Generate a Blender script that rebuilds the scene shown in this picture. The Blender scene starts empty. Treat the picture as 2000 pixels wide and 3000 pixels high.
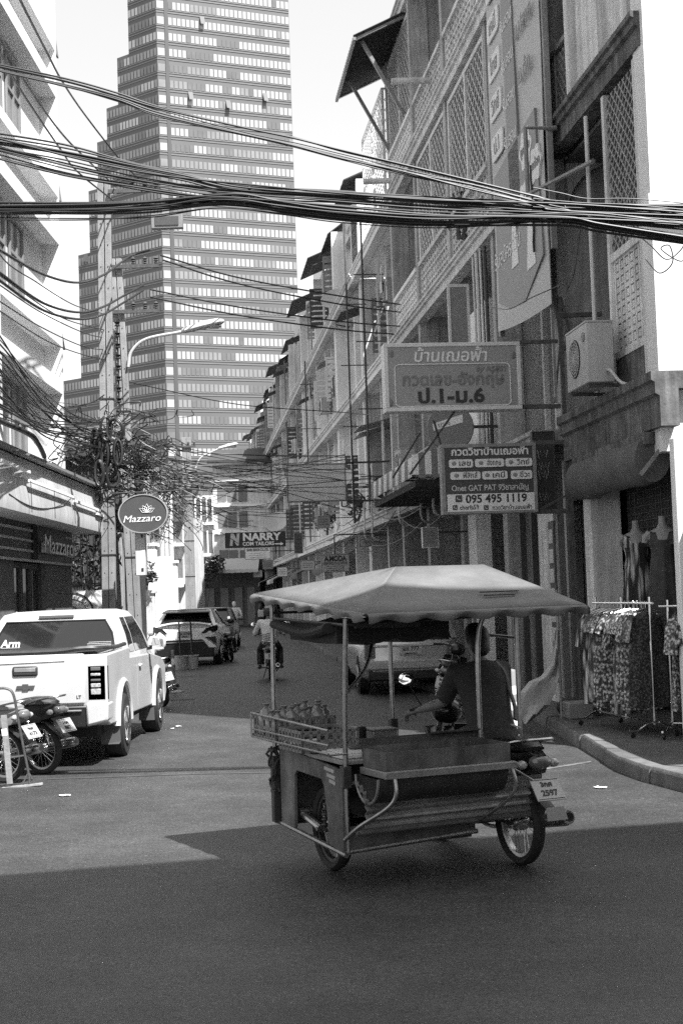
import bpy, bmesh, math, random
from mathutils import Matrix, Vector, Quaternion
R = math.radians
PI = math.pi
scene = bpy.context.scene
col = scene.collection
rnd = random.Random(7)

# ---------------------------------------------------------------- camera
FPX, CH, PITCH, ROLL = 4167.0, 1.86, math.atan(240 / 4167.0), 0.034
_c, _s = math.cos(ROLL), math.sin(ROLL)
_fw = Vector((0, math.cos(PITCH), math.sin(PITCH)))
_up0 = Vector((0, -math.sin(PITCH), math.cos(PITCH)))
_rt0 = Vector((1, 0, 0))
RT, UP = _c * _rt0 - _s * _up0, _s * _rt0 + _c * _up0
cam = bpy.data.objects.new('camera', bpy.data.cameras.new('camera'))
col.objects.link(cam)
cm = Matrix((RT, UP, -_fw)).transposed().to_4x4()
cm.translation = (0, 0, CH)
cam.matrix_world = cm
cam.data.sensor_fit = 'VERTICAL'
cam.data.sensor_height = 36.0
cam.data.lens = 36.0 * FPX / 3000.0
cam.data.clip_start = 0.1
cam.data.clip_end = 3000
scene.camera = cam

def ray(x, y):
    return _fw + (x - 1000) / FPX * RT + (1500 - y) / FPX * UP
def D(x, y, Y):                       # point of the photo at world depth Y
    r = ray(x, y); t = Y / r.y
    return Vector((r.x * t, Y, CH + r.z * t))
def DX(x, y, X):                      # point of the photo on the plane X
    r = ray(x, y); t = X / r.x
    return Vector((X, r.y * t, CH + r.z * t))
def G(x, y, z=0.0):                   # point of the photo at height z
    r = ray(x, y); t = (z - CH) / r.z
    return Vector((r.x * t, r.y * t, z))

# ---------------------------------------------------------------- sky, sun, exposure
SUN_H = Vector((0.66, -0.75, 0)).normalized()     # horizontal direction towards the sun
SUN_EL = R(57)
world = bpy.data.worlds.new('World'); scene.world = world; world.use_nodes = True
nt = world.node_tree; nt.nodes.clear()
sky = nt.nodes.new('ShaderNodeTexSky'); sky.sky_type = 'NISHITA'; sky.sun_disc = False
sky.sun_elevation = SUN_EL; sky.sun_rotation = math.atan2(SUN_H.x, SUN_H.y)
sky.air_density = 1.0; sky.dust_density = 1.0; sky.ozone_density = 1.0
bw = nt.nodes.new('ShaderNodeRGBToBW')             # black-and-white film: a grey sky
bg = nt.nodes.new('ShaderNodeBackground'); bg.inputs[1].default_value = 0.15
wo = nt.nodes.new('ShaderNodeOutputWorld')
mixn = nt.nodes.new('ShaderNodeMix'); mixn.data_type = 'RGBA'; mixn.inputs[0].default_value = 0.7; mixn.inputs[7].default_value = (1.8, 1.8, 1.8, 1)   # thin high haze evens the sky
nt.links.new(sky.outputs[0], bw.inputs[0]); nt.links.new(bw.outputs[0], mixn.inputs[6]); nt.links.new(mixn.outputs[2], bg.inputs[0]); nt.links.new(bg.outputs[0], wo.inputs[0])
sl = bpy.data.lights.new('sun', 'SUN'); sl.energy = 3.8; sl.angle = R(0.53); sl.color = (1, 1, 1)
so = bpy.data.objects.new('sun', sl); col.objects.link(so)
sdir = -(SUN_H * math.cos(SUN_EL) + Vector((0, 0, math.sin(SUN_EL))))
so.rotation_euler = sdir.to_track_quat('-Z', 'Y').to_euler(); so.location = (8, -10, 30)
vs = scene.view_settings
vs.view_transform = 'Standard'; vs.look = 'None'; vs.gamma = 1; vs.use_curve_mapping = False
vs.exposure = 1.72
scene.cycles.max_bounces = 6
scene.cycles.use_denoising = False

# ---------------------------------------------------------------- helpers
def mat(name, v, rough=0.7, metal=0.0, var=0.12, scale=3.0, bump=0.0, bscale=40.0, streak=0.0, alpha=1.0,
        speck=0.0, emit=0.0, spec=0.5, dirt=0.0):
    m = bpy.data.materials.new(name); m.use_nodes = True
    t = m.node_tree; b = t.nodes['Principled BSDF']; L = t.links
    b.inputs['Roughness'].default_value = rough; b.inputs['Metallic'].default_value = metal
    b.inputs['Specular IOR Level'].default_value = spec
    b.inputs['Base Color'].default_value = (v, v, v, 1)
    tc = t.nodes.new('ShaderNodeTexCoord')
    last = None
    def noise(sc, det=5, vec=None, rg=0.6):
        n = t.nodes.new('ShaderNodeTexNoise'); n.inputs['Scale'].default_value = sc
        n.inputs['Detail'].default_value = det; n.inputs['Roughness'].default_value = rg
        L.new(vec or tc.outputs['Object'], n.inputs['Vector']); return n.outputs['Fac']
    def mr(x, a, b_, lo=0.3, hi=0.7):
        n = t.nodes.new('ShaderNodeMapRange'); L.new(x, n.inputs[0])
        n.inputs[1].default_value = lo; n.inputs[2].default_value = hi
        n.inputs[3].default_value = a; n.inputs[4].default_value = b_; return n.outputs[0]
    def mul(a, b_):
        n = t.nodes.new('ShaderNodeMath'); n.operation = 'MULTIPLY'
        if isinstance(a, float): n.inputs[0].default_value = a
        else: L.new(a, n.inputs[0])
        if isinstance(b_, float): n.inputs[1].default_value = b_
        else: L.new(b_, n.inputs[1])
        return n.outputs[0]
    if var > 0: last = mul(v, mr(noise(scale), 1 - var, 1 + var))
    if streak > 0:
        mp = t.nodes.new('ShaderNodeMapping'); mp.inputs['Scale'].default_value = (4, 4, 0.25)
        L.new(tc.outputs['Object'], mp.inputs[0])
        last = mul(last if last else v, mr(noise(1.6, 6, mp.outputs[0], 0.7), 1 - streak, 1.0, 0.38, 0.6))
    if dirt > 0:
        last = mul(last if last else v, mr(noise(0.9, 8, None, 0.75), 1 - dirt, 1.0, 0.4, 0.62))
    if speck > 0:
        last = mul(last if last else v, mr(noise(260, 2), 1 - speck, 1 + speck))
    if last: L.new(last, b.inputs['Base Color'])
    if bump > 0:
        bn = t.nodes.new('ShaderNodeBump'); bn.inputs['Strength'].default_value = bump; bn.inputs['Distance'].default_value = 0.02
        L.new(noise(bscale), bn.inputs['Height']); L.new(bn.outputs[0], b.inputs['Normal'])
    if emit > 0:
        b.inputs['Emission Color'].default_value = (1, 1, 1, 1); b.inputs['Emission Strength'].default_value = emit
    if alpha < 1: b.inputs['Alpha'].default_value = alpha
    return m

class MB:
    def __init__(self, M=None):
        self.v, self.f, self.s, self.M = [], [], [], M
    def add(self, vs_, fs, smooth=False):
        o = len(self.v)
        for p in vs_:
            p = Vector(p); self.v.append(self.M @ p if self.M else p)
        for f in fs:
            self.f.append([i + o for i in f]); self.s.append(smooth)
        return self
    def box(self, x0, x1, y0, y1, z0, z1):
        return self.add([(x0,y0,z0),(x1,y0,z0),(x1,y1,z0),(x0,y1,z0),(x0,y0,z1),(x1,y0,z1),(x1,y1,z1),(x0,y1,z1)],
                        [(0,3,2,1),(4,5,6,7),(0,1,5,4),(1,2,6,5),(2,3,7,6),(3,0,4,7)])
    def bar(self, a, b, w, h=None, up=(0, 0, 1)):
        a, b = Vector(a), Vector(b); d = (b - a).normalized(); u = Vector(up)
        if abs(d.dot(u)) > 0.98: u = Vector((0, 1, 0))
        x = d.cross(u).normalized() * (w / 2); y = x.cross(d).normalized() * ((h or w) / 2)
        return self.add([a-x-y,a+x-y,a+x+y,a-x+y,b-x-y,b+x-y,b+x+y,b-x+y],
                        [(0,3,2,1),(4,5,6,7),(0,1,5,4),(1,2,6,5),(2,3,7,6),(3,0,4,7)])
    def tube(self, pts, r, n=8, cap=True, flat=1.0):
        pts = [Vector(p) for p in pts]; k = len(pts)
        rs = r if isinstance(r, (list, tuple)) else [r] * k
        d0 = (pts[1] - pts[0]).normalized()
        u = d0.orthogonal().normalized() if abs(d0.z) > 0.95 else d0.cross(Vector((0, 0, 1))).normalized()
        vv, ff, pd = [], [], d0
        for i, p in enumerate(pts):
            d = (pts[min(i + 1, k - 1)] - pts[max(i - 1, 0)])
            d = d.normalized() if d.length > 1e-9 else pd
            q = pd.rotation_difference(d); u = q @ u; u = (u - d * u.dot(d)).normalized(); w = d.cross(u); pd = d
            for j in range(n):
                a = 2 * PI * j / n
                vv.append(p + (u * math.cos(a) + w * math.sin(a) * flat) * rs[i])
        for i in range(k - 1):
            for j in range(n):
                j2 = (j + 1) % n
                ff.append((i*n+j, i*n+j2, (i+1)*n+j2, (i+1)*n+j))
        self.add(vv, ff, True)
        if cap:
            o = len(self.v) - len(vv)
            self.f.append([o + j for j in range(n)][::-1]); self.s.append(False)
            self.f.append([o + (k-1)*n + j for j in range(n)]); self.s.append(False)
        return self
    def lathe(self, prof, n=16, o=(0, 0, 0), ax='z', smooth=True, arc=2 * PI):
        vv, ff = [], []; o = Vector(o); full = abs(arc - 2 * PI) < 1e-6; m = n if full else n + 1
        for r, z in prof:
            for j in range(m):
                a = arc * j / n; c, s = r * math.cos(a), r * math.sin(a)
                vv.append(o + Vector({'z': (c, s, z), 'x': (z, c, s), 'y': (c, z, s)}[ax]))
        for i in range(len(prof) - 1):
            for j in range(n):
                j2 = (j + 1) % m
                ff.append((i*m+j, i*m+j2, (i+1)*m+j2, (i+1)*m+j))
        return self.add(vv, ff, smooth)
    def prism(self, poly, a0, a1, ax='y', smooth=False):
        # poly: 2-D points; ax: extrusion axis. y: (x,z)  x: (y,z)  z: (x,y)
        f3 = {'y': lambda u, v, a: (u, a, v), 'x': lambda u, v, a: (a, u, v), 'z': lambda u, v, a: (u, v, a)}[ax]
        n = len(poly)
        vv = [f3(u, v, a0) for u, v in poly] + [f3(u, v, a1) for u, v in poly]
        self.add(vv, [(i, (i+1) % n, n + (i+1) % n, n + i) for i in range(n)], smooth)
        o = len(self.v) - 2 * n
        self.f.append([o + i for i in range(n)][::-1]); self.f.append([o + n + i for i in range(n)]); self.s += [False, False]
        return self
    def loft(self, rings, cap=True, smooth=True, closed=True):
        n = len(rings[0]); vv = [p for r in rings for p in r]; ff = []
        for i in range(len(rings) - 1):
            for j in range(n if closed else n - 1):
                j2 = (j + 1) % n
                ff.append((i*n+j, i*n+j2, (i+1)*n+j2, (i+1)*n+j))
        self.add(vv, ff, smooth)
        if cap:
            o = len(self.v) - len(vv)
            self.f.append([o + j for j in range(n)][::-1]); self.f.append([o + (len(rings)-1)*n + j for j in range(n)]); self.s += [smooth, smooth]
        return self
    def ell(self, c, r, n=12, m=8, rot=None):
        c = Vector(c); r = (r, r, r) if isinstance(r, (int, float)) else r
        vv, ff = [], []
        for i in range(m + 1):
            t = PI * i / m
            for j in range(n):
                a = 2 * PI * j / n
                p = Vector((r[0]*math.sin(t)*math.cos(a), r[1]*math.sin(t)*math.sin(a), r[2]*math.cos(t)))
                vv.append(c + (rot @ p if rot else p))
        for i in range(m):
            for j in range(n):
                j2 = (j + 1) % n
                ff.append((i*n+j, (i+1)*n+j, (i+1)*n+j2, i*n+j2))
        return self.add(vv, ff, True)
    def quad(self, a, b, c, d):
        return self.add([a, b, c, d], [(0, 1, 2, 3)])
    def sheet(self, grid, th=0.004, smooth=True):      # grid[i][j] points -> thin closed sheet
        h, w = len(grid), len(grid[0])
        nrm = (Vector(grid[1][0]) - Vector(grid[0][0])).cross(Vector(grid[0][1]) - Vector(grid[0][0])).normalized() * th
        vv = [Vector(p) for r in grid for p in r]; vv = vv + [p + nrm for p in vv]; o = h * w; ff = []
        for i in range(h - 1):
            for j in range(w - 1):
                a, b, c, d = i*w+j, i*w+j+1, (i+1)*w+j+1, (i+1)*w+j
                ff += [(a, b, c, d), (a+o, d+o, c+o, b+o)]
        for j in range(w - 1):
            ff += [(j+1, j, j+o, j+1+o), ((h-1)*w+j, (h-1)*w+j+1, (h-1)*w+j+1+o, (h-1)*w+j+o)]
        for i in range(h - 1):
            ff += [(i*w, (i+1)*w, (i+1)*w+o, i*w+o), ((i+1)*w+w-1, i*w+w-1, i*w+w-1+o, (i+1)*w+w-1+o)]
        return self.add(vv, ff, smooth)
    def build(self, name, m, parent=None, bevel=0.0, label=None, seg=2, ang=35):
        me = bpy.data.meshes.new(name)
        me.from_pydata([tuple(p) for p in self.v], [], self.f)
        bm = bmesh.new(); bm.from_mesh(me)
        for f, s in zip(bm.faces, self.s): f.smooth = s or bevel > 0
        bmesh.ops.recalc_face_normals(bm, faces=bm.faces); bm.to_mesh(me); bm.free()
        me.set_sharp_from_angle(angle=R(ang))
        if m: me.materials.append(m)
        o = bpy.data.objects.new(name, me); col.objects.link(o)
        if parent: o.parent = parent
        if label: o['label'] = label
        if bevel > 0:
            b = o.modifiers.new('bevel', 'BEVEL'); b.width = bevel; b.segments = seg; b.limit_method = 'ANGLE'; b.angle_limit = R(40)
            b.harden_normals = False
        return o

def tag(o, label, cat, group=None):
    o['label'] = label; o['category'] = cat
    if group: o['group'] = group
    return o
def thing(name, label, cat, loc=(0, 0, 0), rotz=0.0, group=None):
    o = bpy.data.objects.new(name, None); col.objects.link(o); o.empty_display_size = 0.1
    o.location = loc; o.rotation_euler = (0, 0, rotz)
    return tag(o, label, cat, group)
def struct(o):
    o['kind'] = 'structure'; return o
def stuff(o):
    o['kind'] = 'stuff'; return o
def dup(root, loc, rotz, label=None, group=None, scale=None):
    r = root.copy(); col.objects.link(r); r.location = loc; r.rotation_euler = (0, 0, rotz)
    if scale: r.scale = (scale,) * 3
    if label: r['label'] = label
    if group: r['group'] = group
    for ch in list(root.children):
        c = ch.copy(); col.objects.link(c); c.parent = r
        for g in list(ch.children):
            d = g.copy(); col.objects.link(d); d.parent = c
    return r
def bake(o, mods):
    """apply modifiers to a mesh object (no bpy.ops)"""
    for kind, kw in mods:
        m = o.modifiers.new(kind.lower(), kind)
        for k, v in kw.items(): setattr(m, k, v)
    dg = bpy.context.evaluated_depsgraph_get(); dg.update()
    me = bpy.data.meshes.new_from_object(o.evaluated_get(dg)); me.name = o.name
    o.modifiers.clear(); old = o.data; o.data = me; bpy.data.meshes.remove(old)
    for p in me.polygons: p.use_smooth = True
    return o
def skinny(mb, name, m, parent, vox=0.014, smooth=6, label=None):
    o = mb.build(name, m, parent, label=label)
    return bake(o, [('REMESH', dict(mode='VOXEL', voxel_size=vox)), ('SMOOTH', dict(factor=0.5, iterations=smooth))])
def text(name, s, h, m, parent, M, ext=0.003, align='CENTER', width=None, bold=0.0, shear=0.0, label=None, space=1.0):
    """letters as one flat mesh; h = letter size, M maps text plane (x right, y up) into the parent's space"""
    c = bpy.data.curves.new('t', 'FONT'); c.body = s; c.size = h; c.align_x = align; c.align_y = 'CENTER'
    c.extrude = ext; c.offset = bold; c.shear = shear; c.resolution_u = 3; c.space_character = space
    t = bpy.data.objects.new('t', c); col.objects.link(t)
    dg = bpy.context.evaluated_depsgraph_get(); dg.update()
    me = bpy.data.meshes.new_from_object(t.evaluated_get(dg)); bpy.data.objects.remove(t); bpy.data.curves.remove(c)
    xs = [v.co.x for v in me.vertices]
    if width and xs:
        k = width / max(1e-6, max(xs) - min(xs)); cx = (max(xs) + min(xs)) / 2
        for v in me.vertices: v.co.x = (v.co.x - cx) * k
    me.transform(M); me.name = name; me.materials.clear(); me.materials.append(m)
    o = bpy.data.objects.new(name, me); col.objects.link(o); o.parent = parent
    if label: o['label'] = label
    return o
def facing(o, right=(1, 0, 0), up=(0, 0, 1)):     # text matrix: origin, right, up
    r, u = Vector(right).normalized(), Vector(up).normalized(); n = r.cross(u)
    M = Matrix((r, u, n)).transposed().to_4x4(); M.translation = o
    return M
def sag(a, b, drop, n=14):
    a, b = Vector(a), Vector(b)
    return [a.lerp(b, i / n) - Vector((0, 0, drop * 4 * (i / n) * (1 - i / n))) for i in range(n + 1)]
def smooth_path(pts, n=6):                          # Catmull-Rom
    p = [Vector(q) for q in pts]; p = [2 * p[0] - p[1]] + p + [2 * p[-1] - p[-2]]; out = []
    for i in range(1, len(p) - 2):
        for k in range(n):
            t = k / n
            out.append(0.5 * (2*p[i] + (p[i+1]-p[i-1])*t + (2*p[i-1]-5*p[i]+4*p[i+1]-p[i+2])*t*t + (3*p[i]-p[i-1]-3*p[i+1]+p[i+2])*t**3))
    return out + [p[-2]]

# materials shared across the scene
M_ = dict(
    plaster=mat('plaster', 0.74, 0.85, var=0.12, streak=0.34, dirt=0.20, bump=0.15),
    plaster_white=mat('white plaster', 0.82, 0.85, var=0.06, streak=0.10, bump=0.08),
    plaster_pure=mat('clean white plaster', 0.66, 0.8, var=0.03, streak=0.05),
    plaster_grey=mat('grey plaster', 0.46, 0.85, var=0.14, streak=0.35, dirt=0.2, bump=0.2),
    plaster_dark=mat('dark plaster', 0.12, 0.9, var=0.2, streak=0.4, bump=0.2),
    concrete=mat('concrete', 0.30, 0.85, var=0.2, scale=6, streak=0.3, bump=0.3, bscale=25),
    stain=mat('stained concrete', 0.17, 0.9, var=0.35, scale=5, streak=0.6, dirt=0.4, bump=0.4, bscale=18),
    interior=mat('dark interior', 0.012, 0.9, var=0.3),  # near-black stands in for the shade inside rooms and recesses
    glass=mat('window glass', 0.02, 0.06, var=0.0, spec=0.8),
    wood=mat('dark wood', 0.05, 0.6, var=0.3, scale=9),
    shutter=mat('painted shutter', 0.16, 0.6, var=0.2, scale=8, streak=0.2),
    white_metal=mat('white painted metal', 0.58, 0.4, var=0.06, streak=0.12),
    grey_metal=mat('grey painted metal', 0.22, 0.45, var=0.2, scale=8, streak=0.2),
    dark_metal=mat('dark metal', 0.03, 0.5, var=0.3, scale=10),
    rust=mat('rusty steel', 0.07, 0.75, var=0.4, scale=14, bump=0.2),
    chrome=mat('chrome', 0.75, 0.12, metal=1.0, var=0.03),
    steel=mat('brushed steel', 0.5, 0.3, metal=1.0, var=0.15, scale=12),
    mirror=mat('mirror glass', 0.95, 0.02, metal=1.0, var=0),
    rubber=mat('tyre rubber', 0.013, 0.8, var=0.2, scale=20),
    black=mat('black plastic', 0.012, 0.4, var=0.1),
    black_matt=mat('matt black', 0.012, 0.8, var=0.2),
    cable=mat('black cable sheath', 0.02, 0.45, var=0.2, scale=30),
    roof=mat('dark corrugated roofing', 0.05, 0.7, var=0.3, scale=5, streak=0.3),
    canvas=mat('canvas awning', 0.10, 0.8, var=0.2, dirt=0.2),
    white_paint=mat('white car paint', 0.50, 0.22, var=0.07, scale=2, dirt=.06, spec=0.6),
    leaf=mat('leaves', 0.05, 0.55, var=0.4, scale=30),
    bark=mat('bark', 0.09, 0.9, var=0.3, scale=12, bump=0.4),
    white=mat('flat white', 0.78, 0.6, var=0.03), lightgrey=mat('light grey', 0.45, 0.6, var=0.05),
    midgrey=mat('mid grey', 0.2, 0.6, var=0.08), darkgrey=mat('dark grey', 0.06, 0.6, var=0.1), ink=mat('black ink', 0.012, 0.6, var=0),
    skin=mat('skin', 0.15, 0.55, var=0.08, scale=12), hair=mat('hair', 0.012, 0.55, var=0.3, scale=40),
)
# ================================================================ SETTING
def asphalt():
    m = bpy.data.materials.new('asphalt'); m.use_nodes = True
    t = m.node_tree; b = t.nodes['Principled BSDF']; L = t.links
    tc = t.nodes.new('ShaderNodeTexCoord')
    def noise(sc, det, rg=0.6):
        n = t.nodes.new('ShaderNodeTexNoise'); n.inputs['Scale'].default_value = sc; n.inputs['Detail'].default_value = det
        n.inputs['Roughness'].default_value = rg; L.new(tc.outputs['Object'], n.inputs['Vector']); return n.outputs['Fac']
    def mr(x, a, c, lo, hi):
        n = t.nodes.new('ShaderNodeMapRange'); L.new(x, n.inputs[0])
        for i, v in enumerate((lo, hi, a, c)): n.inputs[i + 1].default_value = v
        return n.outputs[0]
    def mul(a, c):
        n = t.nodes.new('ShaderNodeMath'); n.operation = 'MULTIPLY'; L.new(a, n.inputs[0])
        if isinstance(c, float): n.inputs[1].default_value = c
        else: L.new(c, n.inputs[1])
        return n.outputs[0]
    v = mul(mr(noise(0.35, 6), 0.78, 1.2, 0.3, 0.7), 0.0405)
    v = mul(v, mr(noise(0.9, 7, 0.75), 0.72, 1.12, 0.42, 0.62)); v = mul(v, mr(noise(3.0, 5, 0.7), 0.80, 1.18, 0.3, 0.7)); v = mul(v, mr(noise(22, 4, 0.85), 0.55, 1.5, 0.32, 0.68))
    v = mul(v, mr(noise(60, 4, 0.8), 0.25, 1.9, 0.3, 0.7))
    vo = t.nodes.new('ShaderNodeTexVoronoi'); vo.inputs['Scale'].default_value = 30; L.new(tc.outputs['Object'], vo.inputs['Vector'])
    sp = mr(vo.outputs['Distance'], 2.8, 1.0, 0.08, 0.2)          # pale stones in the surface
    v = mul(v, sp)
    cr = t.nodes.new('ShaderNodeTexVoronoi'); cr.feature = 'DISTANCE_TO_EDGE'; cr.inputs['Scale'].default_value = 0.22
    n2 = t.nodes.new('ShaderNodeTexNoise'); n2.inputs['Scale'].default_value = 1.4; n2.inputs['Detail'].default_value = 6
    L.new(tc.outputs['Object'], n2.inputs['Vector'])
    mx = t.nodes.new('ShaderNodeMix'); mx.data_type = 'VECTOR'; mx.inputs[0].default_value = 0.28
    L.new(tc.outputs['Object'], mx.inputs[4]); L.new(n2.outputs['Color'], mx.inputs[5]); L.new(mx.outputs[1], cr.inputs['Vector'])
    v = mul(v, mr(cr.outputs['Distance'], 0.84, 1.0, 0.0, 0.004))   # hairline cracks
    L.new(v, b.inputs['Base Color']); b.inputs['Roughness'].default_value = 0.5
    b.inputs['Specular IOR Level'].default_value = 0.5
    bn = t.nodes.new('ShaderNodeBump'); bn.inputs['Strength'].default_value = 0.5; bn.inputs['Distance'].default_value = 0.01
    L.new(noise(120, 3), bn.inputs['Height']); L.new(bn.outputs[0], b.inputs['Normal'])
    return m
M_['asphalt'] = asphalt()
mb = MB()
for i in range(40):
    for j in range(40):
        pass
mb.quad((-900, -200, 0), (900, -200, 0), (900, 1500, 0), (-900, 1500, 0))
struct(mb.build('road', M_['asphalt']))

# the row of shophouses on the right runs 6 degrees off the view axis
RO, RA = Vector((3.607, 16.3, 0)), R(6.0)
RU, RN = Vector((-math.sin(RA), math.cos(RA), 0)), Vector((-math.cos(RA), -math.sin(RA), 0))
def rowpt(s, p, z=0.0): return RO + RU * s + RN * p + Vector((0, 0, z))
def Fc(x, y, p=0.0):                  # photo point on the facade plane set forward by p -> (s, z)
    r = ray(x, y); o = Vector((0, 0, CH))
    t = (p + (RO.x * RN.x + RO.y * RN.y)) / (r.x * RN.x + r.y * RN.y)
    q = r * t
    return ((q.x - RO.x) * RU.x + (q.y - RO.y) * RU.y, CH + q.z)
def rowthing(name, label, cat, s0, group=None, p=0, z=0):
    return thing(name, label, cat, rowpt(s0, p, z), RA, group)

# pavement and kerb on the right, following the street and turning the corner
kerb = [(60, 9.5), (14, 10.6), (6.0, 11.3), (4.2, 11.75), (3.4, 12.15), (2.98, 12.6), (2.78, 13.4), (2.66, 14.3), (2.64, 16.5), (2.60, 19.8),
        (1.6, 26), (-0.07, 37), (-1.89, 59.6), (-9.5, 140)]
ktop = [(x, y) for x, y in kerb]
def offset(pl, d):
    out = []
    for i, p in enumerate(pl):
        a, c = Vector(pl[max(i-1, 0)]), Vector(pl[min(i+1, len(pl)-1)])
        t = (c - a).normalized(); n = Vector((t.y, -t.x)); out.append((p[0] + n.x * d, p[1] + n.y * d))
    return out
kin = offset(kerb, 0.16)
MK = mat('kerb stone', 0.14, 0.85, var=0.3, scale=4, streak=0.2, dirt=0.4, bump=0.4)
MP = mat('pavement', 0.10, 0.85, var=0.25, scale=5, dirt=0.3, bump=0.3, speck=0.3)
mb = MB()
def strip(pa, za, pb, zb):
    n = len(pa)
    mb.add([(x, y, za) for x, y in pa] + [(x, y, zb) for x, y in pb], [(i, i+1, n+i+1, n+i) for i in range(n-1)])
def resample(pl, step):
    out = [Vector(pl[0])]; 
    for a, b in zip(pl, pl[1:]):
        a, b = Vector(a), Vector(b); n = max(1, round((b - a).length / step))
        for k in range(1, n + 1): out.append(a.lerp(b, k / n))
    return out
rk = random.Random(31)
ks = resample(kerb[1:13], .85)
for a, b in zip(ks, ks[1:]):
    d = (b - a).normalized(); n = Vector((d.y, -d.x)); g = .008; a2, b2 = a + d * g, b - d * g; h = .15 + rk.uniform(-.012, .008); o = rk.uniform(-.012, .012)
    q = []
    for t, z in ((0 + o, -.02), (.012 + o, h - .03), (.035 + o, h), (.165, h + .002), (.165, -.02)): q.append((t, z))
    mb.loft([[(p.x + n.x * t, p.y + n.y * t, z) for t, z in q] for p in (a2, a2.lerp(b2, .5) + n * rk.uniform(-.006, .006), b2)], True, False)
struct(mb.build('kerb', MK))
mb = MB()
far = [(60, 200)] * 3
poly = kin[:] + [(60, 140)]
mb.add([(x, y, 0.140) for x, y in poly], [list(range(len(poly)))])
struct(mb.build('pavement', MP))
lk = [(-60, 9.0), (-9, 9.4), (-6.2, 10.2), (-5.2, 12), (-5.0, 14), (-5.0, 31), (-5.4, 45), (-8.0, 70), (-16, 140)]
mb = MB()
lki = offset(lk[::-1], 0.16)[::-1]
strip(lk, -0.02, lk, 0.14); strip(lk, 0.14, lki, 0.15); strip(lki, 0.15, lki, -0.02)
struct(mb.build('kerb', MK))
mb = MB(); poly = lki + [(-60, 140)]
mb.add([(x, y, 0.140) for x, y in poly], [list(range(len(poly)))])
struct(mb.build('pavement', MP))
# worn parking lines
MPAINT = mat('worn road paint', 0.15, 0.8, var=0.4, scale=14, dirt=0.75)
mb = MB()
for (x0, y0, x1, y1) in ((585, 1952, 740, 1947), (515, 1984, 600, 1979), (490, 2052, 570, 2049)):
    a, b = G(x0, y0), G(x1, y1); d = Vector((0, 0.11, 0))
    mb.quad(a - d + Vector((0,0,.004)), b - d + Vector((0,0,.004)), b + d + Vector((0,0,.004)), a + d + Vector((0,0,.004)))
a, b = G(1585, 2255), G(1730, 2232); d = Vector((0, 0.05, 0)); k = Vector((0, 0, .004))
mb.quad(a - d + k, b - d + k, b + d + k, a + d + k)
struct(mb.build('road_markings', MPAINT))
# darker tar patch / joint across the mouth of the side street
mb = MB()
for (x0, y0, x1, y1, w) in ((140, 2283, 560, 2268, .05), (560, 2268, 900, 2262, .04)):
    a, b = G(x0, y0), G(x1, y1); d = Vector((0, w, 0)); k = Vector((0, 0, .004))
    mb.quad(a - d + k, b - d + k, b + d + k, a + d + k)
struct(mb.build('road_joint', mat('tar joint', 0.05, 0.8, var=0.3, scale=6, dirt=0.3)))

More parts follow.
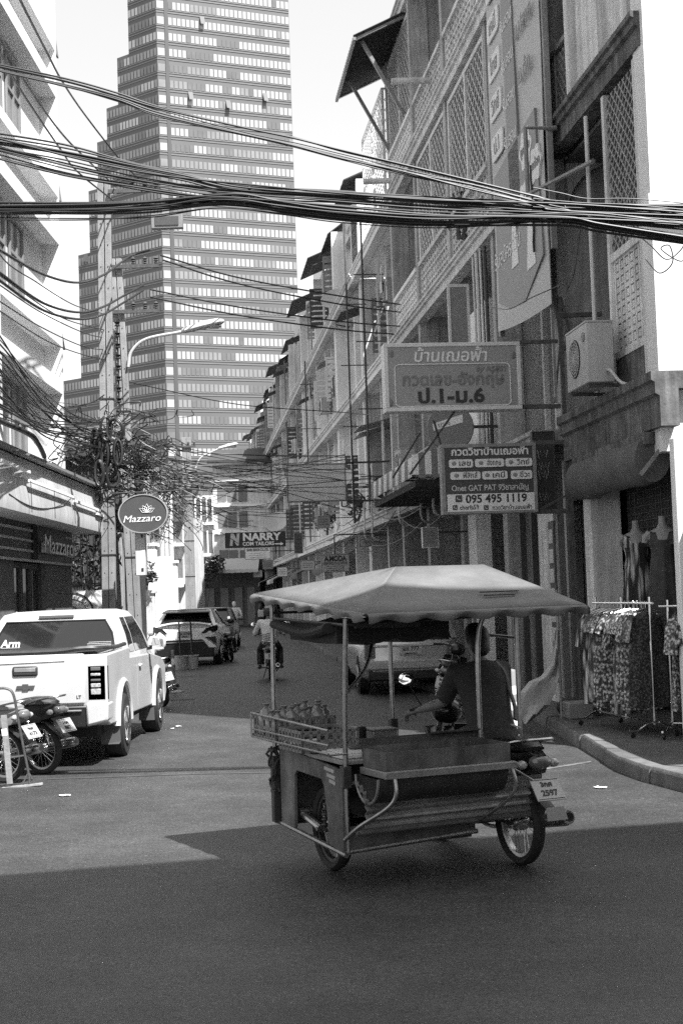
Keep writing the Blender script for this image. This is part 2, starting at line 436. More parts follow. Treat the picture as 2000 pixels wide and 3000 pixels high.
# ================================================================ TOWER
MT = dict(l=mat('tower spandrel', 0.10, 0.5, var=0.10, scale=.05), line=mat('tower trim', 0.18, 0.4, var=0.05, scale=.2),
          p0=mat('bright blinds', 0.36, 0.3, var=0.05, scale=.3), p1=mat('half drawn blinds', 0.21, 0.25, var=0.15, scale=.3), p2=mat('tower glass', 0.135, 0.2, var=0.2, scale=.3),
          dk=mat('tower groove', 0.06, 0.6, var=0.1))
def tower():
    Y = 300.0; c = D(497, 1500, Y); C = Vector((c.x, c.y))
    dr, dl = Vector((0.925, 0.381)), Vector((-0.795, 0.606))
    def along(dirv, px, py):           # distance along the face to photo column px
        r = ray(px, py); k = r.x / r.y     # x = k*y
        return (k * C.y - C.x) / (dirv.x - k * dirv.y)
    wr = along(dr, 893, 1500)
    def ztop(t, px, py):
        q = C + dl * t; return D(px, py, q.y).z
    steps = []
    for px, py in ((368, -140), (343, 172), (313, 328), (286, 432), (262, 578), (232, 727), (190, 1100)):
        pe = px + 0.034 * (1740 - py) - 13
        t = along(dl, pe, 1740); steps.append((t, ztop(t, px, py)))
    fl = 48.2 / FPX * Y; top = 41 * fl
    T = thing('office_tower', 'tall grey stepped office tower with rows of pale windows behind the street', 'tower', (C.x, C.y, 0))
    # footprint stacked by steps
    zs = [0] + sorted(set(round(z / fl) * fl for t, z in steps)) ; zs = [z for z in zs if z < top] + [top]
    body = MB(); trim = MB()
    def ext(zm):
        e = [t for t, z in steps if round(z / fl) * fl > zm - 0.01]
        return max(e)
    for z0, z1 in zip(zs[:-1], zs[1:]):
        t = ext((z0 + z1) / 2); bk = Vector((-0.12, 1)).normalized() * 40
        a = dl * t; b = dr * wr
        poly = [(a.x, a.y), (0, 0), (b.x, b.y), (b.x + bk.x, b.y + bk.y), (a.x + bk.x, a.y + bk.y)]
        body.prism(poly, z0, z1, 'z')
    body.build('wall', MT['l'], T)
    nr = Vector((dr.y, -dr.x)); nl = Vector((dl.y, -dl.x)) * -1
    if nr.y > 0: nr = -nr
    if nl.y > 0: nl = -nl
    rr = random.Random(5)
    g0 = along(dr, 521, 1500); g1 = along(dr, 531, 1500); kx = along(dr, 868, 1500)
    nf = int(top / fl)
    for i in range(3, nf):
        zb = i * fl + fl * 0.30; zt = zb + fl * 0.47; t = ext((zb + zt) / 2)
        bright = rr.random()
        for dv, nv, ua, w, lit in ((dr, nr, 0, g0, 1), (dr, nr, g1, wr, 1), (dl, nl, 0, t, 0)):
            vs_, fs, mi = [], [], []; n = int((w - ua) / 0.98); run = 0; st_ = (w - ua) / n
            for k in range(n):
                u0, u1 = ua + k * st_ + 0.14, ua + (k + 1) * st_ - 0.12
                o = nv * 0.06; p = [dv * u0 + o, dv * u1 + o]; b = len(vs_)
                vs_ += [(p[0].x, p[0].y, zb), (p[1].x, p[1].y, zb), (p[1].x, p[1].y, zt), (p[0].x, p[0].y, zt)]; fs.append((b, b+1, b+2, b+3))
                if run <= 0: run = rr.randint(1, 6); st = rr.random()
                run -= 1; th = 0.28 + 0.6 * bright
                mi.append(0 if st < th * (1 if lit else 0.45) else (1 if st < 0.85 else 2))  # face turned from the sun gets fewer pale panes: shade put into colour
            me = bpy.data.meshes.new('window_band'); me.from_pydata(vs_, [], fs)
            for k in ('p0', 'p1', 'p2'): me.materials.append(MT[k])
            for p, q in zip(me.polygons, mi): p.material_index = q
            o = bpy.data.objects.new('window_band', me); col.objects.link(o); o.parent = T
        for zc in (i * fl + fl * 0.06, i * fl + fl * 0.22):
            for dv, nv, w in ((dr, nr, wr), (dl, nl, t)):
                a, b = nv * 0.04, dv * w + nv * 0.04
                trim.bar((a.x, a.y, zc), (b.x, b.y, zc), 0.12, 0.12)
    trim.build('trim', MT['line'], T)
    gm = MB(); a, b = dr * g0, dr * g1; o = nr * 0.12
    gm.add([(a.x+o.x, a.y+o.y, 0), (b.x+o.x, b.y+o.y, 0), (b.x+o.x, b.y+o.y, top), (a.x+o.x, a.y+o.y, top),
            (a.x, a.y, 0), (b.x, b.y, 0), (b.x, b.y, top), (a.x, a.y, top)], [(0,1,2,3), (4,5,1,0), (1,5,6,2), (2,6,7,3), (3,7,4,0)])
    for i in range(3, nf):              # lit slots down the groove
        pass
    gm.build('groove', MT['dk'], T)
    for px, py in ((583, 62), (549, 283), (661, 308), (772, 287), (88 + 165, 756)):   # tilted open windows
        left = px < 490
        dv, nv = (dl, nl) if left else (dr, nr)
        u = along(dv, px + 0.03 * (1740 - py), 1740); q = C + dv * u; z = D(px, py, q.y).z
        w = MB(); a = dv * u + nv * .1; b = dv * (u + 1.0) + nv * .1; c2 = dv * u + nv * 1.0
        w.add([(a.x, a.y, z + 1.1), (b.x, b.y, z + 1.1), (b.x + nv.x * .9, b.y + nv.y * .9, z - .9), (c2.x, c2.y, z - .9), (a.x, a.y, z - .9)], [(0,1,2,3), (0,3,4)])
        w.build('open_window', MT['dk'], T)
tower()

# ================================================================ RIGHT ROW
MESHM = M_['grey_metal']
def lattice(mb, y0, y1, z0, z1, x, st=0.2, w=0.022):
    """diagonal lattice in the plane x"""
    h = z1 - z0; k = y0 - h
    while k < y1:
        for sg in (1, -1):
            a, b = (k, z0), (k + h, z1)
            ya, yb = max(a[0], y0), min(b[0], y1)
            if yb - ya > 0.03:
                za, zb = z0 + (ya - k), z0 + (yb - k)
                if sg < 0: za, zb = z1 - (ya - k), z1 - (yb - k)
                mb.bar((x, ya, za), (x, yb, zb), w, w, up=(1, 0, 0))
        k += st
def blocks(mb, y0, y1, z0, z1, x, st=0.22, t=0.03):
    """pierced concrete screen blocks"""
    ny, nz = max(1, round((y1 - y0) / st)), max(1, round((z1 - z0) / st))
    for i in range(ny + 1): mb.box(x, x + 0.07, y0 + i * (y1-y0)/ny - t, y0 + i * (y1-y0)/ny + t, z0, z1)
    for j in range(nz + 1): mb.box(x + .002, x + 0.068, y0, y1, z0 + j * (z1-z0)/nz - t, z0 + j * (z1-z0)/nz + t)
    for i in range(ny):
        for j in range(nz):
            cy, cz = y0 + (i + .5) * (y1-y0)/ny, z0 + (j + .5) * (z1-z0)/nz
            mb.box(x + .004, x + .066, cy - .045, cy + .045, cz - .045, cz + .045)
def window(parent, x, y0, y1, z0, z1, fm, bars=1, open_=0, facing_=-1):
    """framed window in the wall plane x (outside towards -x); pane is a sub-part"""
    m = MB(); f = 0.06
    m.box(x - .03, x + .05, y0, y0 + f, z0, z1); m.box(x - .03, x + .05, y1 - f, y1, z0, z1)
    m.box(x - .028, x + .048, y0 + f, y1 - f, z0, z0 + f); m.box(x - .028, x + .048, y0 + f, y1 - f, z1 - f, z1)
    for k in range(bars):
        yy = y0 + (k + 1) * (y1 - y0) / (bars + 1); m.box(x - .02, x + .04, yy - .025, yy + .025, z0 + f, z1 - f)
    m.box(x - .018, x + .038, y0 + f, y1 - f, z1 - .55, z1 - .5)
    w = m.build('window', fm, parent)
    MB().box(x + .005, x + .015, y0 + f - .01, y1 - f + .01, z0 + f - .01, z1 - f + .01).build('pane', M_['glass'], w)
    if open_:
        s = MB(); ang = R(open_)
        for yy, sg in ((y0, 1), (y1, -1)):
            L = (y1 - y0) / 2 - .02
            s.bar((x - .03, yy, (z0+z1)/2), (x - .03 - L * math.sin(ang), yy + sg * L * math.cos(ang), (z0+z1)/2), z1 - z0 - .1, .035)
        # bar's width runs across; keep the leaf upright
        s.v = s.v
    return w
def leaf(parent, x, y, z0, z1, L, ang, m, n=7):
    """open louvred shutter leaf hinged at (x, y)"""
    d = Vector((-math.sin(ang), math.cos(ang), 0)); s = MB(); t = Vector((d.y, -d.x, 0)) * .018
    a = Vector((x, y, 0))
    def slab(u0, u1, za, zb, th=1.0):
        p, q, tt = a + d * u0, a + d * u1, t * th
        s.add([p - tt + Vector((0,0,za)), q - tt + Vector((0,0,za)), q + tt + Vector((0,0,za)), p + tt + Vector((0,0,za)),
               p - tt + Vector((0,0,zb)), q - tt + Vector((0,0,zb)), q + tt + Vector((0,0,zb)), p + tt + Vector((0,0,zb))],
              [(0,3,2,1),(4,5,6,7),(0,1,5,4),(1,2,6,5),(2,3,7,6),(3,0,4,7)])
    slab(0, .06, z0, z1); slab(L - .06, L, z0, z1); slab(.06, L - .06, z0, z0 + .08, .95); slab(.06, L - .06, z1 - .08, z1, .95)
    for k in range(n):
        z = z0 + .08 + (k + .2) * (z1 - z0 - .16) / n; slab(.06, L - .06, z, z + (z1 - z0 - .16) / n * .7, .6)
    return s.build('shutter', m, parent)

def ledge(parent, y0, y1, z, m, depth=1.0, h=0.32, proj=0.0, name='ledge'):
    """moulded concrete ledge, outer face at x = -proj, top at z + h"""
    pr = [(-proj, z), (-proj, z + h * .55), (-proj - .05, z + h * .6), (-proj - .05, z + h * .8), (-proj - .09, z + h * .84), (-proj - .09, z + h),
          (depth, z + h), (depth, z + h - .16), (-proj + .22, z + h - .2), (-proj + .22, z)]
    return MB().prism(pr, y0, y1, 'y').build(name, m, parent)

def b1():
    """near corner shophouse: recessed balconies, banner, open clothes shop below"""
    T = rowthing('corner_shophouse', 'weathered grey corner shophouse with deep balconies above the open clothes shop', 'building', 0)
    W, ST, PL = M_['plaster_grey'], M_['stain'], M_['plaster']
    L = 20.6
    w = MB()
    w.box(1.1, 12, 4.3, L, 4.1, 16)                       # body behind the balconies
    w.box(2.2, 12, 0.15, 4.3, 4.1, 16)
    w.box(2.6, 12, 3.3, L, 0.1, 4.1)
    for y in (8.4, 12.4, 16.5, 20.45): w.box(0.06, .5, y - .12, y + .12, 4.2, 15.9); w.box(.5, 1.1, y - .08, y + .08, 4.2, 15.9)
    w.box(0.08, 2.2, 4.2, 4.5, 4.2, 15.9)
    # ground floor piers
    for y in (8.4, 12.4, 16.5, 20.45): w.box(0.1, 2.6, y - .17, y + .17, 0.1, 3.9)
    w.build('wall', W, T)
    MB().box(0.0, 0.42, 2.72, 3.06, 0.1, 3.62).build('pillar', PL, T, bevel=.01)
    MB().box(0.1, .22, 4.35, 4.47, 0.1, 3.7).build('door_post', M_['grey_metal'], T)
    # sunlit gable end facing the side street
    e = MB(); e.box(0.02, 12, -0.25, 0.15, 3.35, 16); e.box(1.9, 12, -.25, .15, .1, 3.35)
    e.build('gable_wall', M_['plaster_pure'], T)
    MB().box(-0.06, 12, -0.42, -0.25, 6.15, 6.27).build('string_course', M_['plaster_white'], T)
    window(T, 0, 0, .01, 0, .01, M_['dark_metal'])if False else None
    s = MB()
    s.box(1.3, 2.1, -.29, -.24, 5.15, 5.75); s.build('window', M_['grey_metal'], T)
    # slabs / ledges
    for z in (8.05, 11.85, 15.75):
        ledge(T, 4.5, L, z, PL, 1.5)
        MB().box(0.2, 1.5, 4.5, L, z + .20, z + .28).build('soffit', W, T)
    for z in (8.05, 11.85, 15.75): MB().box(0.2, 2.2, .15, 4.2, z + .15, z + .30).build('soffit', W, T)
    ledge(T, -0.15, 4.5, 8.1, ST, 1.5, h=.4)
    ledge(T, -0.15, 4.5, 11.9, ST, 1.5, h=.4)
    # shop canopy slab, heavy and stained, sunlit cap
    ledge(T, -0.45, 3.75, 3.62, ST, 2.0, h=.62, proj=.05, name='shop_canopy')
    ledge(T, 4.4, L, 3.75, W, 2.0, h=.40, proj=.25, name='shop_canopy')
    # bay 1, first floor: mesh screen and pierced blocks at the corner, dark opening beside
    b = MB(); blocks(b, 0.2, 1.35, 4.75, 5.9, 0.06, .2); b.build('block_screen', PL, T)
    g = MB(); lattice(g, 0.22, 1.4, 6.0, 8.0, 0.06, .16, .02); g.build('mesh_screen', M_['grey_metal'], T)
    f = MB()
    for y in (0.17, 1.45): f.box(0.02, .1, y - .05, y + .05, 4.25, 8.05)
    f.box(0.03, .09, .22, 1.4, 5.9, 6.0); f.box(0.03, .09, .22, 1.4, 4.66, 4.75)
    f.build('screen_frame', PL, T)
    MB().box(.04, .2, .2, 1.4, 4.25, 4.66).build('parapet', ST, T)
    d = MB()
    for y in (1.95, 2.6, 3.35): d.box(.9, 1.02, y - .07, y + .07, 4.25, 8.1)
    d.box(.9, 1.02, 1.45, 4.2, 7.1, 7.22); d.build('door_frame', PL, T)
    MB().box(1.3, 1.4, .2, 4.2, 4.25, 8.1).build('shade_back', M_['interior'], T); MB().box(1.02, 1.1, 1.45, 2.2, 4.25, 7.1).build('screen_wall', M_['plaster_dark'], T); MB().box(.25, 1.3, .2, 4.2, 8.0, 8.05).build('shade_ceiling', M_['plaster_dark'], T)  # near-black back and dark ceiling carry the recess shade in their colour
    # arch brackets under the second-floor ledge
    pr = [(0.02, 8.1)]
    for k in range(9):
        a = PI / 2 * k / 8; pr.append((0.02 + 1.0 * math.sin(a), 8.1 - .75 * math.cos(a) if k else 7.35))
    pr = [(0.25, 8.1), (0.25, 7.3)] + [(0.25 + 1.1 * (1 - math.cos(PI/2*k/7)), 7.3 + .8 * math.sin(PI/2*k/7)) for k in range(8)]
    for y in (1.45, 4.05): MB().prism(pr, y, y + .14, 'y').build('bracket', W, T)
    # bay 1, second floor: plastered wall with pilasters, dark opening, hand rail
    u = MB(); u.box(.12, .3, .15, 3.1, 8.5, 11.9); u.box(.12, .3, 3.1, 4.2, 8.5, 8.6); u.build('upper_wall', PL, T); MB().box(1.6, 1.7, .3, 4.2, 8.4, 11.9).build('shade_back', M_['interior'], T)  # near-black back wall colours in the shade behind the opening
    for y in (.4, 1.6, 2.95): MB().box(.02, .12, y - .1, y + .1, 8.5, 11.9).build('pilaster', PL, T)
    r = MB(); r.bar((.06, 3.1, 9.5), (.06, 4.3, 9.5), .07); r.bar((.06, 3.7, 8.5), (.06, 3.7, 9.5), .05); lattice(r, 3.1, 4.3, 8.55, 9.4, .06, .17, .02)
    r.build('railing', M_['grey_metal'], T)
    u = MB(); u.box(.12, .3, .15, 4.2, 12.3, 15.9); u.build('upper_wall', PL, T)
    for y in (.4, 1.6, 2.95): MB().box(.02, .12, y - .1, y + .1, 12.3, 15.9).build('pilaster', PL, T)
    # bays 3-5: doors, railings, mesh frames
    for fz in (8.37, 12.17, 4.15):
        for y0 in (8.55, 12.55, 16.65):
            window(T, 1.05, y0 + .5, y0 + 1.6, fz + .05, fz + 2.5, M_['shutter']); window(T, 1.05, y0 + 2.0, y0 + 3.3, fz + .9, fz + 2.5, M_['white_metal'], 2)
            if fz > 8:
                r = MB(); blocks(r, y0, y0 + 3.65, fz + .05, fz + .95, .1, .26, .022); r.box(.04, .2, y0, y0 + 3.65, fz + .95, fz + 1.05)
                r.build('balustrade', PL if y0 < 16 else M_['plaster_white'], T)
    for fz, y0 in ((8.37, 8.55), (8.37, 12.55), (12.17, 16.65)):
        g = MB(); lattice(g, y0 + .1, y0 + 3.5, fz + 1.1, fz + 3.3, .12, .28, .018); g.build('wire_mesh', M_['white_metal'], T)
        f = MB(); f.box(.08, .16, y0, y0 + .1, fz + 1.05, fz + 3.4); f.box(.08, .16, y0 + 1.75, y0 + 1.85, fz + 1.05, fz + 3.4); f.box(.08, .16, y0 + 3.5, y0 + 3.6, fz + 1.05, fz + 3.4); f.box(.085, .155, y0, y0 + 3.6, fz + 3.3, fz + 3.4)
        f.build('mesh_frame', M_['white_metal'], T)
    for y0, za, zb in ((5.0, 4.2, 7.9), (5.6, 4.2, 7.9), (6.9, 4.2, 7.9), (7.6, 4.2, 7.9), (9.0, 4.3, 7.9), (10.4, 4.3, 7.9), (13, 4.3, 7.9)):
        MB().box(.7, .78, y0, y0 + .12, za, zb).build('post', PL if y0 < 6 else M_['white_metal'], T)
    # corrugated roof hood over the top terrace, far end of the building
    rf = MB(); n = 44; y0, y1 = 17.2, 21.5
    g = []
    for i in range(n + 1):
        y = y0 + (y1 - y0) * i / n; dz = .035 * math.cos(i * PI)
        g.append([(-1.15, y, 15.15 + dz), (.1, y, 15.75 + dz), (1.5, y, 16.4 + dz)])
    rf.sheet(g, .02, False); rf.build('roof_hood', M_['roof'], T)
    st = MB(); st.bar((-1.1, 17.3, 15.12), (1.4, 17.3, 16.3), .08); st.bar((-1.1, 21.3, 15.12), (1.4, 21.3, 16.3), .08); st.bar((-1.12, 17.2, 15.1), (-1.12, 21.5, 15.1), .07)
    st.bar((.06, 17.6, 13.4), (-.9, 17.6, 15.2), .08); st.bar((.06, 20.3, 13.4), (-.9, 20.3, 15.2), .08); st.build('hood_frame', M_['grey_metal'], T)
    for s, z in ((14.0, 12.9), (19.4, 12.3)):
        MB().tube([(0.1, s, z), (-.75, s, z - .03)], .07, 10).build('water_spout', PL, T)
    # ground floor: doors in the dark bays further up the street
    for y0 in (4.7, 8.6, 12.6, 16.7):
        dd = MB()
        for k in range(6): dd.box(.9, .97, y0 + k * .58, y0 + k * .58 + .5, .15, 3.1)
        dd.build('folding_door', M_['darkgrey'] if y0 < 9 else M_['wood'], T)
        MB().box(.97, 1.02, y0, y0 + 3.5, .12, 3.7).build('door_panel', M_['interior'], T)
    MB().box(.06, .16, 4.95, 5.9, .14, 3.7).build('pale_door', M_['plaster'], T); MB().box(.0, .3, 10.5, 11.25, .14, 3.75).build('pillar', M_['plaster_white'], T, bevel=.01)
    for y in (4.85, 6.0, 6.5, 7.3): MB().box(.1, .2, y, y + .08, .14, 3.7).build('door_post', M_['darkgrey'] if y > 5 else M_['grey_metal'], T)
    sh = MB()
    for k in range(9): sh.box(.55, .6, 5.2, 6.9, 2.2 + k * .16, 2.28 + k * .16)
    sh.build('louvre_panel', M_['midgrey'], T)
    # the open shop: dark interior, roller grille, roll of canvas, posts
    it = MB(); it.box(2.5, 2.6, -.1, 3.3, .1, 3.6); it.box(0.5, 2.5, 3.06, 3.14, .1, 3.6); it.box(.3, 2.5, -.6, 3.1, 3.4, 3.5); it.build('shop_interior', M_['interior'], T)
    gr = MB()
    for k in range(13): gr.box(.5, .52, -.5, 2.72, 2.1 + k * .095, 2.115 + k * .095)
    for k in range(28): gr.box(.503, .517, -.5 + k * .118, -.488 + k * .118, 2.1, 3.3)
    gr.box(.53, .56, -.5, 2.72, 2.08, 3.4)
    gr.build('roller_grille', M_['darkgrey'], T)
    ring = []
    cr = MB()
    for i in range(15):
        y = .02 + 3.08 * i / 14; rr_ = []
        for k in range(18):
            a = 2 * PI * k / 18; rx = .23 + .008 * math.sin(i * 1.9 + k); rz = .27 + .008 * math.sin(i * 1.3)
            rr_.append((-.02 - rx * math.cos(a) * .9, y, 3.29 - .012 * math.sin(i * .7) - rz * math.sin(a)))
        ring.append(rr_)
    cr.loft(ring); cr.build('canvas_roll', M_['canvas'], T)
    MB().box(-.12, .2, -.02, 3.1, 3.46, 3.6).build('awning_box', M_['stain'], T)
    MB().box(-.03, .1, -.78, -.62, .14, 3.45).build('shop_post', M_['plaster_white'], T, bevel=.012)
    MB().bar((-.2, -.1, 3.1), (.05, -.12, 3.4), .04).build('awning_arm', M_['grey_metal'], T)
    MB().box(0.1, 2.4, 3.2, 4.3, .12, .3).build('threshold', MP, T)
    MB().box(-.1, .15, 2.6, 4.4, .12, .26).build('door_step', MP, T)
    pp = MB(); pp.tube([(-.02, 2.05, 4.3), (-.02, 2.05, 8.0)], .03, 8); pp.build('down_pipe', M_['white_metal'], T)
    pp = MB(); pp.tube([(-.05, 3.4, 8.3), (-.5, 3.4, 8.3), (-.5, 3.4, 7.35), (-.05, 1.7, 7.3)], .035, 6); pp.build('pipe_bracket', M_['grey_metal'], T)
    return T
b1()

GRP_ROW = 'shophouses along the right side of the street'
def shophouse(s0, L, nb, label, wm, lm, z_top=15.9, seed=1, wallx=0.75, floors=3):
    T = rowthing('shophouse', label, 'building', s0, GRP_ROW)
    rr = random.Random(seed); b = L / nb
    w = MB(); w.box(wallx + .16, 12, .02, L - .02, .1, z_top)
    FL = ((4.1, 8.05), (8.3, 11.85), (12.2, z_top))[:floors]; roofz = 0.0
    for fz, zt in FL:
        for k in range(nb):
            y0 = k * b; y1 = y0 + b
            hi = min(zt, fz + 3.0)
            w.box(wallx, wallx + .16, y0, y1, fz - .2, fz + .85); w.box(wallx, wallx + .16, y0, y1, hi - .35, zt)
            for a_, c_ in ((0, .35), (b / 2 - .12, b / 2 + .12), (b - .35, b)): w.box(wallx, wallx + .16, y0 + a_, y0 + c_, fz + .85, hi - .35)
    for k in range(nb + 1):
        y = min(max(k * b, .12), L - .12); w.box(.25 if k % 2 == 0 else .5, wallx, y - .12, y + .12, 4.1, z_top - .3)
        w.box(.3, 3, y - .15, y + .15, .1, 3.8)
    w.build('wall', wm, T)
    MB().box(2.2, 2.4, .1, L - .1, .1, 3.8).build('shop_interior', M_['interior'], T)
    for z, h in ((8.03, .3), (11.83, .3)): ledge(T, 0, L, z, lm, wallx, h)
    ledge(T, 0, L, 3.72, wm, 2.2, .32, proj=.15 + .25 * rr.random(), name='shop_canopy')
    for fz, zt in FL:
        for k in range(nb):
            for q in range(2):
                ya = k * b + (.35 if q == 0 else b / 2 + .12); yb = k * b + (b / 2 - .12 if q == 0 else b - .35)
                hi = min(zt, fz + 3.0) - .35
                fm = rr.choice([M_['shutter'], M_['wood'], M_['white_metal'], M_['grey_metal']])
                window(T, wallx + .06, ya, yb, fz + .85, hi, fm, 1)
                t = rr.random()
                if t < .28: leaf(T, wallx - .03, ya, fz + .9, hi - .05, (yb - ya) * .52, R(55 + 30 * rr.random()), fm)
                elif t < .42:           # window cage
                    c = MB(); x = wallx - .4
                    for j in range(6): c.bar((x, ya + j * (yb-ya)/5, fz + .7), (x, ya + j * (yb-ya)/5, hi), .02)
                    for j in range(5): c.bar((x, ya, fz + .7 + j * (hi-fz-.7)/4), (x, yb, fz + .7 + j * (hi-fz-.7)/4), .02)
                    for yy in (ya, yb):
                        for zz in (fz + .7, hi): c.bar((x, yy, zz), (wallx, yy, zz), .025)
                    c.build('window_cage', rr.choice([M_['rust'], M_['white_metal'], M_['grey_metal']]), T)
                elif t < .62:           # little awning
                    x1 = -.1 - .3 * rr.random(); g = []
                    n = 10
                    for i in range(n + 1):
                        y = ya - .1 + (yb - ya + .2) * i / n; dz = .02 * (i % 2)
                        g.append([(wallx, y, hi + .35 + dz), (x1, y, hi - .05 + dz)])
                    MB().sheet(g, .02, False).build('window_awning', rr.choice([M_['roof'], M_['roof'], M_['canvas'], M_['grey_metal']]), T)
                elif t < .8:
                    MB().box(wallx - .22, wallx + .1, ya - .12, yb + .12, hi, hi + .1).build('window_hood', lm, T)
    for k in range(nb):                  # roof edge, bay by bay, uneven: sheets over some bays, parapets on others
        if floors < 3: break
        if rr.random() < .38:
            ph = .25 + .7 * rr.random(); MB().box(wallx - .12, wallx + .3, k * b + .01, k * b + b - .01, z_top - .02, z_top + ph).build('parapet', rr.choice([wm, lm]), T)
            if rr.random() < .5: MB().box(wallx + 1.2, 4, k * b + .5, k * b + b - .6, z_top - .1, z_top + 1.5 + rr.random()).build('roof_hut', rr.choice([wm, M_['grey_metal']]), T)
            continue
        y0 = k * b; g = []; x1 = .35 - .75 * rr.random(); zz = z_top + .35 * rr.uniform(-1, .6); n = 14
        for i in range(n + 1):
            y = y0 + .03 + (b - .06) * i / n; dz = .03 * (i % 2)
            g.append([(2.6, y, zz + .9 + dz), (wallx, y, zz + .1 + dz), (x1, y, zz - .35 - .25 * rr.random() * 0 + dz)])
        MB().sheet(g, .03, False).build('roof_eave', M_['roof'], T)
    for k in range(nb):                  # pipes down the front
        y = k * b + .15 + .2 * rr.random(); x = .3
        MB().tube([(x, y, 4.2), (x, y, z_top - .4)], .045, 7).build('down_pipe', rr.choice([M_['white_metal'], M_['plaster'], M_['grey_metal']]), T)
    for k in range(nb):                  # shop fronts
        y0 = k * b + .2; dm = rr.choice([M_['shutter'], M_['darkgrey'], M_['black_matt'], M_['wood']])
        d = MB()
        for j in range(5): d.box(1.0, 1.06, y0 + j * (b - .4) / 5, y0 + (j + .9) * (b - .4) / 5, .15, 2.7)
        d.build('folding_door', dm, T)
        MB().box(.9, 1.1, y0 - .05, y0 + b - .35, 2.7, 3.7).build('shop_sign_board', rr.choice([M_['darkgrey'], M_['wood'], M_['plaster_dark']]), T)
        if rr.random() < .6:
            g = []; x1 = -.7 - .5 * rr.random(); n = 12
            for i in range(n + 1):
                y = y0 + (b - .5) * i / n; g.append([(.3, y, 3.35), (x1, y, 2.75 - .05 * (i % 2)), (x1 - .02, y, 2.55 - .03 * (i % 2))])
            MB().sheet(g, .015, False).build('shop_awning', rr.choice([M_['canvas'], M_['roof'], M_['midgrey'], M_['lightgrey']]), T)
    return T
shophouse(20.7, 8.2, 2, 'low flat roofed shophouse with open shutters next to the corner shophouse', M_['plaster'], M_['plaster_white'], 12.15, 3, 1.2, 2)
shophouse(29.0, 8.1, 2, 'plastered shophouse with a gabled tin roof edge behind the wire cage', M_['plaster_white'], M_['plaster'], 15.5, 13, 0.9)
shophouse(37.2, 16.4, 4, 'pale streaked shophouse with window cages, behind the blank white signboard', M_['plaster_white'], M_['plaster'], 15.9, 4)
shophouse(53.7, 20.5, 5, 'long weathered shophouse with rows of small awnings in mid street', M_['plaster'], M_['plaster'], 16.0, 5)
shophouse(74.3, 20.5, 5, 'dull grey shophouse with dark roof sheets far up the street', M_['plaster_grey'], M_['plaster'], 16.6, 6)
shophouse(94.9, 24.6, 6, 'farthest shophouse of the right row, small beside the distant street bend', M_['plaster'], M_['plaster'], 16.9, 8)

# building on the near right corner behind the camera: it shades the foreground
T = thing('near_corner_building', 'plain shophouse across the side street whose shadow covers the foreground', 'building', (1.50, 3.55, 0), R(14))
w = MB(); w.box(0, 22, -14, 0, 0, 11.7); w.build('wall', M_['plaster'], T)
MB().box(-.05, 22.3, -14, .25, 11.7, 12.0).build('roof', M_['roof'], T)
for k in range(5):
    for z in (4.6, 8.4):
        m = MB(); m.box(.8 + k * 4, 1.9 + k * 4, 0, .05, z, z + 1.6); m.build('window', M_['glass'], T)
m = MB(); m.box(.5, 21.5, 0, .06, .1, 3.2); m.build('shop_front', M_['darkgrey'], T)
# ================================================================ LEFT SIDE
def left_building():
    T = thing('white_apartment_block', 'bright white block with recessed windows and dark niches above the left shop', 'building', (-5.8, 20, 0))
    W = M_['plaster_pure']; Y0, Y1 = -12.0, 10.0; fl = 3.2; dp = .36      # local: x = 0 is the outer face, +x street
    w = MB(); w.box(-9, -dp, Y0, Y1, 3.3, 20.5); w.box(-dp, 0, Y0 + .3, Y1 - .12, 3.3, 4.3)
    bays = [(4.5, Y1 - .14), (-.86, 4.2), (-6.36, -1.14), (Y0 + .3, -6.64)]
    fins = [(Y1 - .14, Y1), (4.2, 4.5), (-1.14, -.86), (-6.64, -6.36), (Y0, Y0 + .3)]
    for a, b in fins: w.box(-dp, 0, a, b, 3.3, 20.5)
    w.build('wall', W, T)
    for i in range(-1, 4):
        zh = 9.47 + fl * i; zc = 10.49 + fl * i                     # heads of the window niche and of the deep niche above it
        for a, b in bays:
            m = MB(); m.box(-dp, 0, a, b, zh, zc - .72); m.box(-dp, 0, a, b, zc, min(20.5, zh + fl - 1.95)); m.box(-dp, -.2, a, b, zh - 1.97, zh - 1.95)
            m.build('spandrel', W, T)
            if i < 0: continue
        for a, b in bays:                                            # sill and sloping reveal of the windows
            for y0, y1 in ((a + .25, a + 1.75), (a + 2.15, a + 3.3)):
                m = MB()
                for y in (y0, (y0 + y1) / 2 - .03, y1 - .06): m.box(-dp - .02, -dp + .06, y, y + .06, zh - 1.93, zh - .2)
                for z in (zh - 1.93, zh - .9, zh - .26): m.box(-dp - .018, -dp + .058, y0 + .06, y1 - .06, z, z + .06)
                f = m.build('window', M_['midgrey'], T); MB().box(-dp + .01, -dp + .02, y0, y1, zh - 1.9, zh - .22).build('pane', M_['glass2'], f)
        MB().add([(.0, Y1, zc), (.0, Y1 + .3, zc), (.0, Y1, zc + .34), (-.04, Y1, zc), (-.04, Y1 + .3, zc), (-.04, Y1, zc + .34)],
                 [(0,1,2), (3,5,4), (0,3,4,1), (1,4,5,2), (2,5,3,0)]).build('corner_bracket', M_['midgrey'], T)
    MB().box(-9, .1, Y0, Y1 + .1, 20.5, 20.7).build('roof', W, T)
    return T
M_['glass2'] = mat('bright window glass', 0.16, 0.25, var=.3, scale=1.5)
left_building()

